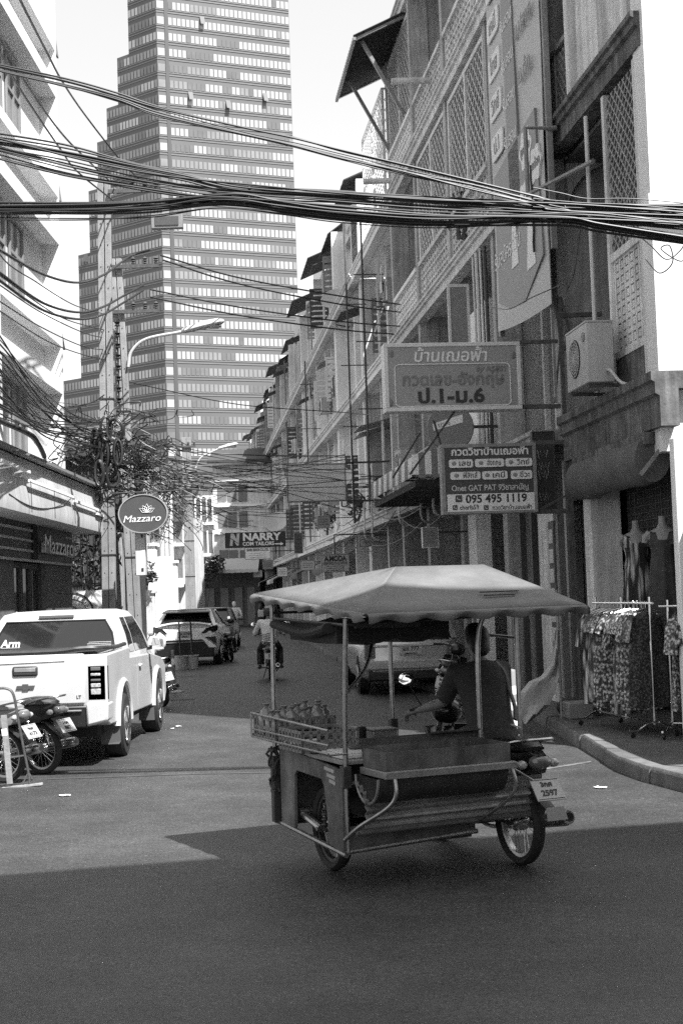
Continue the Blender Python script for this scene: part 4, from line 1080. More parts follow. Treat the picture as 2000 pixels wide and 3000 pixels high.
def pickup():
    T = thing('pickup_truck', 'white extended cab pickup truck parked at the left kerb', 'pickup truck', (-3.63, 16.15, 0), 0)
    W = M_['white_paint']; hw = .92
    def arch(cy, r, n=10): return [(cy + r * math.cos(PI - PI * k / n), .40 + r * math.sin(PI * k / n)) for k in range(n + 1)]
    prof = [(.02, .72), (.02, 1.27), (1.75, 1.29), (1.76, 1.16), (3.75, 1.13), (4.9, 1.02), (5.22, .90), (5.28, .5), (5.1, .38), (4.76, .38)] + arch(4.3, .46)[::-1] + [(3.8, .42), (1.72, .46)] + arch(1.2, .47)[::-1] + [(.70, .45), (.2, .46), (.08, .5)]
    MB().prism(prof, -hw, hw, 'x').build('body', W, T, bevel=.05, seg=3)
    # rounded flanks / wheel flares
    f = MB()
    for cy in (1.2, 4.3):
        for s in (-1, 1):
            pts = [(s * (hw - .01), cy + .50 * math.cos(PI * k / 12), .40 + .50 * math.sin(PI * k / 12)) for k in range(13)]
            f.tube(pts, .045, 8)
    f.build('wheel_flare', W, T)
    # load bed floor (dark) and soft bed rail
    MB().box(-.78, .78, .1, 1.66, 1.2, 1.305).build('bed_cover', M_['black_matt'], T, bevel=.02)
    r = MB(); r.tube(smooth_path([(-.86, .06, 1.325), (-.3, .04, 1.315), (.35, .04, 1.32), (.62, .05, 1.345), (.84, .2, 1.34), (.86, 1.0, 1.32), (.86, 1.68, 1.33)], 5), .035, 8, flat=.8); r.build('bed_rail', M_['dark_metal'], T)
    # cab
    base = [(-.88, 1.72, 1.14), (.88, 1.72, 1.14), (.88, 4.0, 1.10), (-.88, 4.0, 1.10)]
    cabsec = []
    def ring(z, w, y0, y1, rr_=.1):
        q = []
        for (sx, y, ay) in ((1, y0, 0), (1, y1, 1), (-1, y1, 2), (-1, y0, 3)):
            for k in range(4):
                a = PI / 2 * (k / 3) + (-PI/2 if ay == 0 else 0 if ay == 1 else PI/2 if ay == 2 else PI)
                cx, cy = sx * (w - rr_), y + (rr_ if y == y0 else -rr_)
                q.append((cx + rr_ * math.cos(a), cy + rr_ * math.sin(a), z))
        return q
    cab = MB(); cab.loft([ring(1.1, .90, 1.70, 4.05), ring(1.2, .89, 1.70, 3.95), ring(1.45, .83, 1.74, 3.62), ring(1.64, .76, 1.80, 3.36), ring(1.73, .70, 1.88, 3.2), ring(1.765, .58, 2.02, 3.05), ring(1.775, .3, 2.3, 2.8)])
    cab.build('cab', W, T, ang=50)
    def cabx(z):
        t = [(1.1, .90), (1.2, .89), (1.45, .83), (1.64, .76), (1.73, .70)]
        for (a, b), (c, d) in zip(t, t[1:]):
            if a <= z <= c: return b + (d - b) * (z - a) / (c - a)
    def caby(z):
        t = [(1.1, 1.70), (1.2, 1.70), (1.45, 1.74), (1.64, 1.80), (1.73, 1.88)]
        for (a, b), (c, d) in zip(t, t[1:]):
            if a <= z <= c: return b + (d - b) * (z - a) / (c - a)
    # rear window
    g = MB(); pts = []
    for z, w in ((1.30, .74), (1.48, .70), (1.63, .62)): pts.append([(-w, caby(z) - .012, z), (0, caby(z) - .016, z), (w, caby(z) - .012, z)])
    g.sheet(pts, .008); rw = g.build('rear_window', M_['carglass'], T)
    text('sticker', 'Arm', .13, M_['white'], rw, facing((-.56, 1.70, 1.375), (1, 0, 0), (0, .15, 1)), .001, shear=.2, bold=.003)
    m = MB(); m.bar((-.68, 1.698, 1.325), (-.44, 1.698, 1.325), .012, .004); m.build('sticker_line', M_['white'], rw)
    m = MB()
    for a, b, z in ((.40, .70, 1.345), (.40, .70, 1.325), (.42, .70, 1.365)): m.bar((a, 1.703, z), (b, 1.703, z), .010, .004)
    m.build('sticker_line', M_['white'], rw)
    g = MB(); g.tube([(w * s, caby(z) - .014, z) for s, z, w in ((-1, 1.30, .75), (-1, 1.48, .71), (-1, 1.64, .62), (1, 1.64, .62), (1, 1.48, .71), (1, 1.30, .75), (-1, 1.30, .75))], .012, 6); g.build('window_seal', M_['black_matt'], T)
    MB().box(-.22, .22, 1.80, 1.86, 1.675, 1.715).build('brake_light', M_['lamp'], T, bevel=.008)
    for s in (-1, 1):
        m = MB(); m.bar((s * .62, 1.80, 1.64), (s * .55, 2.05, 1.77), .02, .01); m.build('roof_seam', M_['midgrey'], T)
        g = MB()                                     # side glass: extended cab pane and door pane
        for ya, yb, yc, yd in ((1.98, 2.35, 2.03, 2.36), (2.43, 3.62, 2.44, 3.16)):
            a = [(s * (cabx(1.22) + .006), ya, 1.22), (s * (cabx(1.22) + .006), yb, 1.22)]; b = [(s * (cabx(1.66) + .008), yc, 1.66), (s * (cabx(1.66) + .008), yd, 1.66)]
            c = [(s * (cabx(1.45) + .008), (ya + yc) / 2, 1.45), (s * (cabx(1.45) + .008), (yb + yd) / 2, 1.45)]
            g.sheet([a, c, b], .004 * s)
        g.build('side_window', M_['carglass'], T)
        m = MB(); x = s * (hw + .002)
        for y in (2.40, 3.72): m.bar((x, y, .5), (x, y, 1.12), .008, .006)
        m.build('door_seam', M_['midgrey'], T)
        m = MB(); m.bar((s * (hw + .015), 2.5, 1.02), (s * (hw + .015), 2.68, 1.02), .03, .03); m.build('door_handle', M_['white_paint'], T, bevel=.008)
        m = MB(); m.bar((s * .9, 3.50, 1.20), (s * 1.0, 3.48, 1.22), .04); m.build('mirror_arm', M_['black'], T)
        m = MB(); m.ell((s * 1.06, 3.48, 1.27), (.10, .07, .105), 12, 8); mr_ = m.build('side_mirror', W, T)
        MB().box(s * 1.06 - .08, s * 1.06 + .08, 3.405, 3.42, 1.19, 1.35).build('mirror_glass', M_['mirror'], mr_)
        m = MB(); m.box(s * .80 - .12, s * .80 + .12, .02, .14, .735, 1.165); tl = m.build('tail_lamp', M_['blackpaint'], T, bevel=.025)
        for z0, z1, k in ((1.09, 1.13, 'lamp'), (1.03, 1.06, 'lampclear'), (.97, .995, 'lamp'), (.90, .945, 'lampclear'), (.82, .885, 'lampclear')):
            MB().box(s * .80 - .065, s * .80 + .045, .008, .03, z0, z1).build('lens', M_[k], tl, bevel=.006)
        MB().prism([(s * .68, .46), (s * .93, .52), (s * .93, .73), (s * .68, .73)], -.03, .35, 'y').build('bumper_corner', W, T, bevel=.03)
        m = MB(); m.add([(s * .70, .72, .46), (s * .93, .72, .46), (s * .95, .70, .22), (s * .93, .69, .19), (s * .72, .69, .19), (s * .70, .74, .46), (s * .93, .74, .46), (s * .95, .72, .22), (s * .93, .71, .19), (s * .72, .71, .19)],
                        [(0,1,2,3,4), (9,8,7,6,5), (0,5,6,1), (1,6,7,2), (2,7,8,3), (3,8,9,4), (4,9,5,0)]); m.build('mud_flap', M_['darkgrey'], T)
        m = MB(); m.add([(s * .72, 3.78, .42), (s * .93, 3.78, .42), (s * .94, 3.76, .20), (s * .72, 3.76, .20), (s * .72, 3.8, .42), (s * .93, 3.8, .42), (s * .94, 3.78, .20), (s * .72, 3.78, .20)],
                        [(0,1,2,3), (7,6,5,4), (0,4,5,1), (1,5,6,2), (2,6,7,3), (3,7,4,0)]); m.build('mud_flap', M_['darkgrey'], T)
        for y in (1.2, 4.3): wheel(T, s * .83, y, .375, .24, s)
    # tailgate, handle, emblem, bumper centre
    tg = MB().box(-.665, .665, -.005, .06, .72, 1.285).build('tailgate', W, T, bevel=.02)
    MB().bar((-.40, -.008, 1.20), (.45, -.008, 1.215), .012, .006).build('crease', M_['plaster_white'], tg)
    h = MB().box(-.145, .145, -.025, .02, 1.05, 1.165).build('tailgate_handle', M_['dark_metal'], T, bevel=.03)
    MB().box(-.12, .12, -.03, -.02, 1.10, 1.145).build('grip', M_['grey_metal'], h, bevel=.01)
    e = MB(); e.prism([(-.11, .905), (-.035, .905), (-.035, .888), (.035, .888), (.035, .905), (.095, .905), (.11, .948), (.035, .948), (.035, .965), (-.035, .965), (-.035, .948), (-.095, .948)], -.018, -.004, 'y'); e.build('emblem', M_['darkgrey'], T, bevel=.004)
    text('badge', 'LT', .05, M_['darkgrey'], T, facing((.60, -.007, .80)), .003, bold=.001)
    MB().box(-.69, .69, .0, .3, .45, .70).build('bumper', M_['black'], T, bevel=.02)
    MB().tube([(-.66, -.01, .64), (.63, -.01, .645)], .016, 8).build('step_bar', M_['steel'], T)
    MB().box(-.75, .75, .3, 5.0, .32, .5).build('chassis', M_['black_matt'], T)
    for s in (-1, 1): MB().box(s * .55 - .2, s * .55 + .2, 5.2, 5.3, .72, .92).build('headlamp', M_['lampclear'], T, bevel=.02)
    MB().prism([(3.42, 1.66), (4.02, 1.16), (4.03, 1.17), (3.43, 1.675)], -.62, .62, 'x').build('windscreen', M_['carglass'], T)
pickup()

def car(name, label, cat, loc, rot, L, W, H, belt, paint, rear=(.28, .75), lamps='hatch', plate_lines=(), dark_lower=True, r=.33):
    T = thing(name, label, cat, loc, rot); hw = W / 2
    def half(w, zb, zt, y):
        q = [(w * .80, zb), (w * .95, zb + .08), (w, zb + .22), (w, (zb + zt) / 2 + .1), (w * .97, zt - .08), (w * .88, zt)]
        return [(x, y, z) for x, z in q] + [(-x, y, z) for x, z in q[::-1]]
    b = MB(); b.loft([half(hw * .80, .34, belt - .10, -.0), half(hw * .93, .27, belt - .02, .10), half(hw, .22, belt, .45), half(hw, .2, belt, 1.4), half(hw, .2, belt - .02, 2.6), half(hw, .2, belt - .06, L - 1.0), half(hw * .95, .22, belt - .18, L - .3), half(hw * .8, .28, belt - .34, L)])
    b.build('body', paint, T, ang=40)
    y0, y1 = rear; yf0, yf1 = L - 1.25, L - 2.0
    tw = hw * (.64 if lamps == 'suv' else .72)
    gl = MB(); gl.loft([[(hw * .90, y0, belt - .03), (hw * .90, yf0, belt - .06), (-hw * .90, yf0, belt - .06), (-hw * .90, y0, belt - .03)], [(tw, y1, H - .05), (tw, yf1, H - .06), (-tw, yf1, H - .06), (-tw, y1, H - .05)]], True, False)
    gl.build('glasshouse', M_['carglass'], T)
    rf = MB(); rf.loft([[(tw + .02, y1 - .06, H - .06), (tw + .02, yf1, H - .07), (-tw - .02, yf1, H - .07), (-tw - .02, y1 - .06, H - .06)], [(tw - .05, y1 - .1, H - .015), (tw - .05, yf1 - .1, H - .02), (-tw + .05, yf1 - .1, H - .02), (-tw + .05, y1 - .1, H - .015)], [(tw * .6, y1 + .1, H), (tw * .6, yf1 - .3, H), (-tw * .6, yf1 - .3, H), (-tw * .6, y1 + .1, H)]], True, False)
    rf.build('roof', paint if lamps != 'suv' else M_['blackpaint'], T, bevel=.02)
    p = MB()
    for s in (-1, 1):
        p.bar((s * hw * .91, y0 + .02, belt - .04), (s * (tw + .01), y1, H - .05), .10, .06); p.bar((s * hw * .91, yf0, belt - .06), (s * (tw + .01), yf1, H - .06), .06, .05)
        ym = (y1 + yf1) / 2 + .1; p.bar((s * hw * .915, ym, belt - .05), (s * (tw + .012), ym, H - .06), .05, .08)
    p.build('pillar', paint, T)
    for s in (-1, 1):
        for y in (.78, .78 + L * .6):
            m = MB(); m.lathe([(0, s * .0), (r + .05, 0), (r + .05, s * .012), (0, s * .012)], 26, (s * (hw - .008), y, r), 'x'); m.build('wheel_arch', M_['black_matt'], T)
            wheel(T, s * (hw - .09), y, r, .21, s)
        m = MB(); m.ell((s * (hw + .09), yf0 - .35, belt + .05), (.11, .06, .08), 10, 6); m.build('side_mirror', M_['blackpaint'] if lamps == 'suv' else paint, T)
    if dark_lower: MB().box(-hw * .86, hw * .86, -.012, .3, .26, .44).build('lower_bumper', M_['black'], T, bevel=.03)
    for s in (-1, 1):
        m = MB()
        if lamps == 'suv':
            m.loft([[(s * .46, -.04, belt - .24), (s * .47, -.04, belt - .20), (s * .60, -.03, belt - .07), (s * .66, -.03, belt - .10)], [(s * .90, .16, belt - .16), (s * .92, .20, belt - .04), (s * .88, .14, belt + .01), (s * .80, .06, belt - .18)]], True, False)
            m.build('tail_lamp', M_['blackpaint'], T, bevel=.012)
        else:
            m.box(s * hw * .82 - .1, s * hw * .82 + .1, -.005, .14, belt - .36, belt - .06); m.build('tail_lamp', M_['lamp'], T, bevel=.02)
    # rear window frame and glass proud of the glasshouse
    def rp(x, t): return Vector((x, y0 + (y1 - y0) * t - .015, belt - .03 + (H - .05 - belt + .03) * t + .01))
    g = MB(); g.tube([rp(-hw * .80, .08), rp(-tw * .93, .86), rp(tw * .93, .86), rp(hw * .80, .08), rp(-hw * .80, .08)], .014, 6); g.build('window_seal', M_['black_matt'], T)
    if plate_lines:
        plate(T, facing((0, -.012, belt - .24)) if lamps == 'suv' else facing((.0, -.015, .80)), .40, .17, plate_lines)
    return T, hw
S, hw = car('crossover_car', 'white compact crossover with black roof parked beyond the pickup', 'car', (-4.47, 39.7, 0), R(-1.5), 4.3, 1.82, 1.58, 1.12, M_['brightwhite'], (.16, .86), 'suv', (('กจ 6144', .02, .10), ('กรุงเทพ', -.055, .04)))
# sculpted rear: boot lip spoiler, roof spoiler, black diffuser with white wings
m = MB(); m.loft([[(-.72, .02, 1.12), (-.4, -.06, 1.18), (0, -.09, 1.195), (.4, -.06, 1.18), (.72, .02, 1.12)], [(-.74, .12, 1.16), (-.4, .12, 1.215), (0, .12, 1.225), (.4, .12, 1.215), (.74, .12, 1.16)], [(-.70, .08, 1.08), (-.4, .0, 1.11), (0, -.02, 1.12), (.4, .0, 1.11), (.70, .08, 1.08)]], False, True, False); m.build('boot_lip', M_['brightwhite'], S)
MB().loft([[(-.66, .60, 1.50), (.66, .60, 1.50), (.6, .9, 1.575), (-.6, .9, 1.575)], [(-.68, .40, 1.475), (.68, .40, 1.475), (.68, .42, 1.50), (-.68, .42, 1.50)]], True, False).build('roof_spoiler', M_['blackpaint'], S)
MB().prism([(-.66, .70), (-.50, .735), (.50, .735), (.66, .70), (.80, .52), (.80, .26), (-.80, .26), (-.80, .52)], -.03, .2, 'y').build('diffuser', M_['black'], S, bevel=.02)
for s in (-1, 1):
    MB().prism([(s * .58, .74), (s * .86, .55), (s * .88, .50), (s * .68, .50), (s * .50, .74)], -.045, .1, 'y').build('bumper_wing', M_['brightwhite'], S, bevel=.01)
    MB().prism([(s * .56, .80), (s * .86, .80), (s * .88, .60)], -.022, .1, 'y').build('bumper_vent', M_['black'], S)
MB().bar((-.55, -.04, .66), (.55, -.04, .68), .02).build('diffuser_trim', M_['grey_metal'], S)
MB().prism([(-.36, 1.02), (.36, 1.02), (.26, .76), (-.26, .76)], -.006, .05, 'y').build('plate_recess', M_['plaster_white'], S)
car('grey_hatchback', 'grey hatchback parked in front of the white crossover', 'car', (-4.85, 51.3, 0), R(1), 4.2, 1.72, 1.52, 1.02, M_['greypaint'], (.25, .6), 'hatch', ())
V, hw = car('silver_estate_car', 'silver car parked at the right kerb behind the food cart', 'car', (1.17, 25.95, 0), R(4.5), 4.5, 1.80, 1.62, 1.02, M_['silver'], (.12, .42), 'hatch', (('ยล 777', .025, .10), ('กรุงเทพมหานคร', -.055, .035)))
MB().box(-.84, .84, -.05, .06, .46, .62).build('bumper', M_['silver'], V, bevel=.03)
MB().box(-.86, .86, -.055, .04, .60, .625).build('bumper_trim', M_['lightgrey'], V)
MB().box(-.70, .70, -.02, .02, .88, .91).build('plate_trim', M_['lightgrey'], V)

# ---------------------------------------------------------------- motorcycles (rear wheel touches the ground at the origin, heading +y)
def motorcycle(name, label, loc, rot, body='black', plate_lines=(('606', -.03, .09),), lean=0, mirrors=True, seat='black', group=None, stand=True, box=False, plate_tilt=35, myaw=None):
    T = thing(name, label, 'motorcycle', loc, rot, group); T.rotation_euler = (0, R(lean), rot)
    B = M_[body]
    wheel(T, 0, 0, .285, .085, 1, True); wheel(T, 0, 1.22, .285, .08, 1, True)
    def sec(y, w, z0, z1, k=.7):
        return [(-w, y, z0), (-w * 1.05, y, (z0 + z1) / 2), (-w * k, y, z1), (w * k, y, z1), (w * 1.05, y, (z0 + z1) / 2), (w, y, z0)]
    MB().loft([sec(-.33, .045, .70, .76), sec(-.22, .085, .63, .79), sec(0, .11, .58, .79), sec(.3, .12, .55, .77), sec(.5, .11, .42, .70), sec(.68, .08, .40, .58)]).build('tail_cowl', B, T, ang=60)
    MB().loft([sec(-.24, .07, .785, .81), sec(-.12, .115, .78, .85), sec(.12, .125, .77, .845), sec(.35, .12, .75, .80), sec(.58, .07, .68, .75)]).build('seat', M_[seat], T, ang=60)
    g = MB(); g.tube(smooth_path([(-.115, .12, .77), (-.12, -.12, .83), (-.10, -.30, .86), (0, -.34, .865), (.10, -.30, .86), (.12, -.12, .83), (.115, .12, .77)], 4), .012, 7); g.build('grab_rail', M_['steel'], T)
    m = MB(); m.ell((0, -.30, .715), (.085, .055, .05), 12, 8); m.build('tail_lamp', M_['lamp'], T)
    for s in (-1, 1):
        m = MB(); m.ell((s * .12, -.27, .70), (.04, .035, .03), 10, 6); m.build('indicator', M_['lampclear'], T)
    fe = MB(); gr = []
    for a in range(9):
        t = a / 8; y = -.06 - .36 * t; z = .64 - .04 * math.sin(t * PI) - .22 * t ** 1.5
        gr.append([(-.065, y, z - .03), (-.04, y, z), (.04, y, z), (.065, y, z - .03)])
    fe.sheet(gr, .006); fe.build('rear_fender', M_['black'], T)
    if plate_lines: plate(T, facing((0, -.385, .545), (1, 0, 0), (0, math.sin(R(plate_tilt)), math.cos(R(plate_tilt)))), .21, .165, plate_lines)
    m = MB()
    for s in (-1, 1): m.tube([(s * .07, 0, .285), (s * .075, .22, .30), (s * .06, .48, .36)], .017, 7)
    m.build('swing_arm', M_['dark_metal'], T)
    for s in (-1, 1):
        m = MB(); m.tube([(s * .105, -.01, .31), (s * .105, .10, .66)], .014, 7)
        for k in range(9): m.lathe([(.027, -.006), (.031, 0), (.027, .006)], 10, (s * .105, .015 + .085 * k / 8, .39 + .27 * k / 8))
        m.build('shock_absorber', M_['steel'], T)
    m = MB(); m.ell((0, .56, .33), (.11, .19, .12), 12, 8); m.box(-.08, .08, .45, .75, .22, .40); m.lathe([(.07, -.08), (.075, -.06), (.075, .06), (.07, .08)], 12, (0, .80, .34), 'y'); m.build('engine', M_['dark_metal'], T)
    m = MB(); m.tube(smooth_path([(.05, .85, .28), (.12, .7, .17), (.145, .4, .19), (.15, .15, .25)], 4), .018, 8); m.tube([(.15, .18, .25), (.155, .10, .265), (.165, -.32, .34), (.166, -.36, .347)], [.03, .052, .055, .045], 12); m.build('exhaust', M_['steel'], T)
    m = MB(); m.lathe([(0, -.002), (.034, -.002), (.034, .004), (0, .004)], 12, (.167, -.362, .347), 'y'); m.build('exhaust_outlet', M_['ink'], T)
    # leg shields and spine
    MB().loft([sec(.55, .07, .42, .62), sec(.72, .065, .40, .55), sec(.90, .06, .48, .70), sec(1.0, .05, .70, .86)]).build('frame_cover', B, T, ang=60)
    for s in (-1, 1):
        gr = []
        for k in range(7):
            z = .30 + .56 * k / 6; y = .96 + .02 * k - .10 * math.sin(PI * k / 6)
            gr.append([(s * .06, y + .04, z), (s * .15, y + .0, z), (s * (.24 - .06 * abs(k - 3) / 3), y - .06, z)])
        MB().sheet(gr, .008 * s).build('leg_shield', B, T)
    m = MB()
    for s in (-1, 1): m.tube([(s * .065, 1.22, .285), (s * .065, 1.12, .62), (s * .05, 1.02, .92)], [.022, .024, .018], 8)
    m.build('fork', M_['steel'], T)
    gr = []
    for k in range(9):
        a = R(10 + 150 * k / 8); y, z = 1.22 + .32 * math.cos(a), .285 + .32 * math.sin(a); gr.append([(-.06, y, z - .02), (0, y, z), (.06, y, z - .02)])
    MB().sheet(gr, .006).build('front_fender', B, T)
    m = MB(); m.ell((0, 1.02, .97), (.12, .12, .10), 14, 10); m.build('headlamp_cowl', B, T)
    m = MB(); m.ell((0, 1.115, .965), (.075, .035, .06), 12, 8); m.build('headlamp', M_['lampclear'], T)
    m = MB(); m.tube(smooth_path([(-.34, .88, 1.0), (-.2, .95, 1.02), (0, .98, 1.0), (.2, .95, 1.02), (.34, .88, 1.0)], 4), .012, 7); m.build('handlebar', M_['dark_metal'], T)
    for s in (-1, 1):
        m = MB(); m.tube([(s * .24, .935, 1.012), (s * .36, .87, .997)], .018, 8); m.build('grip', M_['rubber'], T)
        if mirrors:
            m = MB(); m.tube(smooth_path([(s * .24, .94, 1.02), (s * .29, .97, 1.12), (s * .34, .94, 1.19)], 4), .006, 6); tl_ = Matrix.Rotation(R(-62 if myaw and s < 0 else -10 * s), 3, 'Z') @ Matrix.Rotation(R(-15), 3, 'X'); m.ell((s * .36, .93, 1.225), (.066, .020, .050), 12, 8, tl_); mr_ = m.build('mirror', M_['black'], T); gp = Vector((s * .36, .93, 1.225)) + tl_ @ Vector((0, -.020, 0))
            m = MB(); m.ell(gp, (.060, .003, .045), 14, 6, tl_); m.build('mirror_glass', M_['mirror'], mr_)
    m = MB(); m.bar((-.25, .55, .25), (.25, .55, .25), .022)
    if stand: m.tube([(-.09, .42, .25), (-.17, .36, .02)], .010, 6)
    m.build('foot_peg', M_['dark_metal'], T)
    if box:
        MB().box(-.16, .16, 1.02, 1.28, .72, 1.02).build('front_basket', M_['dark_metal'], T, bevel=.02)
    return T
# two parked at the lower left, rear wheels towards us
motorcycle('motorcycle', 'parked motorcycle nearest the left edge, with a dusty grey seat', (-3.62, 15.10, 0), R(62), 'midgrey', (('9กธ', .03, .05), ('4173', -.03, .06)), -3, seat='midgrey')
motorcycle('motorcycle', 'parked motorcycle with a raised pale tail right behind the pickup bumper', (-3.36, 15.72, 0), R(58), 'black', (('1กค', .03, .05), ('882', -.03, .06)), -3, seat='darkgrey')
motorcycle('motorcycle', 'dark parked motorcycle squeezed beyond the front wheel of the pickup', (-3.22, 25.0, 0), R(30), 'black', (('5กข', .03, .05), ('311', -.03, .06)), -8)
motorcycle('motorcycle', 'dark motorcycle parked beside the white crossover', (-3.35, 41.6, 0), R(18), 'black', (), -8)
motorcycle('motorcycle', 'dark motorcycle parked behind the cart driver, its plate tilted', (1.33, 21.0, 0), R(-10), 'blackpaint', (('8กพ 2', .038, .05), ('606', -.03, .075)), 12, plate_tilt=25)
# ================================================================ PEOPLE
def finger_chain(mb, base, d, n, L, r, curl, up):
    """one finger: three bent segments"""
    p = Vector(base); d = Vector(d).normalized(); ax = d.cross(Vector(up)).normalized(); pts = [p.copy()]
    for k in range(3):
        d = Quaternion(ax, -curl) @ d; p = p + d * L / 3; pts.append(p.copy())
    mb.tube(pts, [r, r * .95, r * .85, r * .7], 7)
def hand(mb, wrist, d, up, curl=.5, s=1, side=1):
    """palm, four fingers of different length and a thumb from the side of the palm"""
    w, d, up = Vector(wrist), Vector(d).normalized(), Vector(up).normalized(); lat = d.cross(up).normalized()
    mb.tube([w - d * .03, w, w + d * .045, w + d * .085], [.025, .028, .036, .034], 10, flat=.6)
    for k, (o, L) in enumerate(((-.030, .066), (-.010, .078), (.011, .074), (.030, .058))):
        finger_chain(mb, w + d * .082 + lat * o, d, 3, L, .0092, curl, up)
    finger_chain(mb, w + d * .03 - lat * .032 * side, d * .6 - lat * .8 * side, 3, .062, .011, curl * .6, up)
def person(T, J, cl, vox=.013, sleeve='short', hands=True, curl=.55, head_dir=(0, 1, 0), shoe='black', cap=None, hairm='hair'):
    """J: joints in thing space. body is one surface; shirt, trousers, hair and shoes are its children"""
    V = {k: Vector(v) for k, v in J.items()}
    side = (V['shR'] - V['shL']).normalized(); spine = (V['neck'] - V['pel']); f = side.cross(spine).normalized() * -1
    if f.dot(Vector(head_dir)) < 0: f = -f
    b = MB()
    def torso(mb, k, lo=0.0, hi=1.0):
        rings = []
        for t, w, d in ((-.12, .145, .10), (0, .165, .12), (.2, .155, .11), (.45, .165, .115), (.7, .19, .12), (.86, .18, .10), (.96, .11, .075), (1.0, .06, .055)):
            if t < lo - .2 or t > hi + .01: continue
            c = V['pel'] + spine * t; rings.append([c + side * w * k * math.cos(2*PI*i/16) + f * d * k * math.sin(2*PI*i/16) for i in range(16)])
        mb.loft(rings)
    torso(b, .95)
    h = V['head']; hd = Vector(head_dir).normalized(); upv = (h - V['neck']).normalized()
    hr = Matrix((hd.cross(upv).normalized(), hd, upv)).transposed().to_3x3()
    b.tube([V['neck'] - upv * .05, V['neck'] + upv * .03, h - upv * .04], [.062, .054, .052], 10)
    b.ell(h + upv * .02, (.074, .095, .105), 16, 12, hr); b.ell(h - upv * .05 + hd * .025, (.058, .068, .065), 12, 8, hr)
    b.ell(h + hd * .10 - upv * .008, (.014, .02, .022), 8, 6, hr)
    for s in (-1, 1):
        b.ell(h + hr @ Vector((s * .078, -.005, 0)), (.012, .022, .032), 8, 6, hr)
        sh, el, wr = V['sh' + 'LR'[s > 0]], V['el' + 'LR'[s > 0]], V['wr' + 'LR'[s > 0]]
        b.tube([sh - side * s * .03, sh, sh.lerp(el, .5), el, el.lerp(wr, .35), wr], [.06, .058, .048, .04, .039, .026], 10)
        d = (wr - el).normalized()
        if hands: hand(b, wr + d * .02, d, V.get('handup', f if abs(d.dot(f)) < .9 else upv), curl, 1, s)
        hp, kn, an, to = V['hp' + 'LR'[s > 0]], V['kn' + 'LR'[s > 0]], V['an' + 'LR'[s > 0]], V['to' + 'LR'[s > 0]]
        b.tube([V['pel'].lerp(hp, .6), hp, hp.lerp(kn, .5), kn, kn.lerp(an, .3), an], [.085, .088, .072, .055, .054, .036], 12)
        b.tube([an - (to - an) * .25 - Vector((0, 0, .03)), an + (to - an) * .3 - Vector((0, 0, .02)), to], [.038, .04, .028], 10)
    body = skinny(b, 'body', M_['skin'], T, vox)
    # clothing over it
    c = MB(); torso(c, 1.10, -.2, .96)
    for s in (-1, 1):
        sh, el, wr = V['sh' + 'LR'[s > 0]], V['el' + 'LR'[s > 0]], V['wr' + 'LR'[s > 0]]
        if sleeve == 'short': c.tube([sh - side * s * .05, sh, sh.lerp(el, .5), sh.lerp(el, .85)], [.068, .072, .068, .07], 12)
        else: c.tube([sh - side * s * .05, sh, sh.lerp(el, .5), el, el.lerp(wr, .4), el.lerp(wr, .93)], [.068, .072, .062, .056, .052, .042], 12)
    skinny(c, 'shirt', cl[0], T, vox)
    c = MB(); pel = V['pel']
    c.ell(pel - spine.normalized() * .04, (.172, .135, .13), 14, 10, Matrix((side, f, side.cross(f))).transposed().to_3x3())
    for s in (-1, 1):
        hp, kn, an = V['hp' + 'LR'[s > 0]], V['kn' + 'LR'[s > 0]], V['an' + 'LR'[s > 0]]
        c.tube([pel.lerp(hp, .5), hp, hp.lerp(kn, .5), kn, kn.lerp(an, .4), kn.lerp(an, .93)], [.10, .10, .088, .073, .07, .062], 12)
    skinny(c, 'trousers', cl[1], T, vox)
    hm = MB()
    if cap is None:
        hm.ell(h + upv * .03 - hd * .014, (.090, .104, .102), 16, 10, hr); hm.ell(h - upv * .035 - hd * .045, (.080, .066, .085), 12, 8, hr)
        skinny(hm, 'hair', M_[hairm], T, .012, 3)
    for s in (-1, 1):
        an, to = V['an' + 'LR'[s > 0]], V['to' + 'LR'[s > 0]]
        c = MB(); c.tube([an - (to - an) * .38 - Vector((0, 0, .035)), an + (to - an) * .25 - Vector((0, 0, .025)), to + (to - an) * .12], [.043, .048, .034], 10)
        c.build('shoe', M_[shoe], T)
    e = MB()
    for s in (-1, 1): e.ell(h + hr @ Vector((s * .032, .088, .012)), (.011, .006, .007), 8, 6, hr)
    e.build('eye', M_['ink'], T)
    return V, f, upv, hd
M_['shirt_dark'] = mat('dark cotton shirt', 0.028, 0.85, var=.25, scale=6, bump=.2, bscale=14)
M_['shirt_white'] = mat('white shirt', 0.78, 0.85, var=.06, scale=6, bump=.2, bscale=14)
M_['shirt_check'] = mat('pale patterned shirt', 0.66, 0.85, var=.25, scale=22)
M_['jeans'] = mat('dark trousers', 0.03, 0.85, var=.25, scale=8, bump=.2, bscale=14)
M_['trousers_mid'] = mat('patterned trousers', 0.12, 0.85, var=.4, scale=18)
M_['whitehair'] = mat('white hair', 0.6, .7, var=.1)

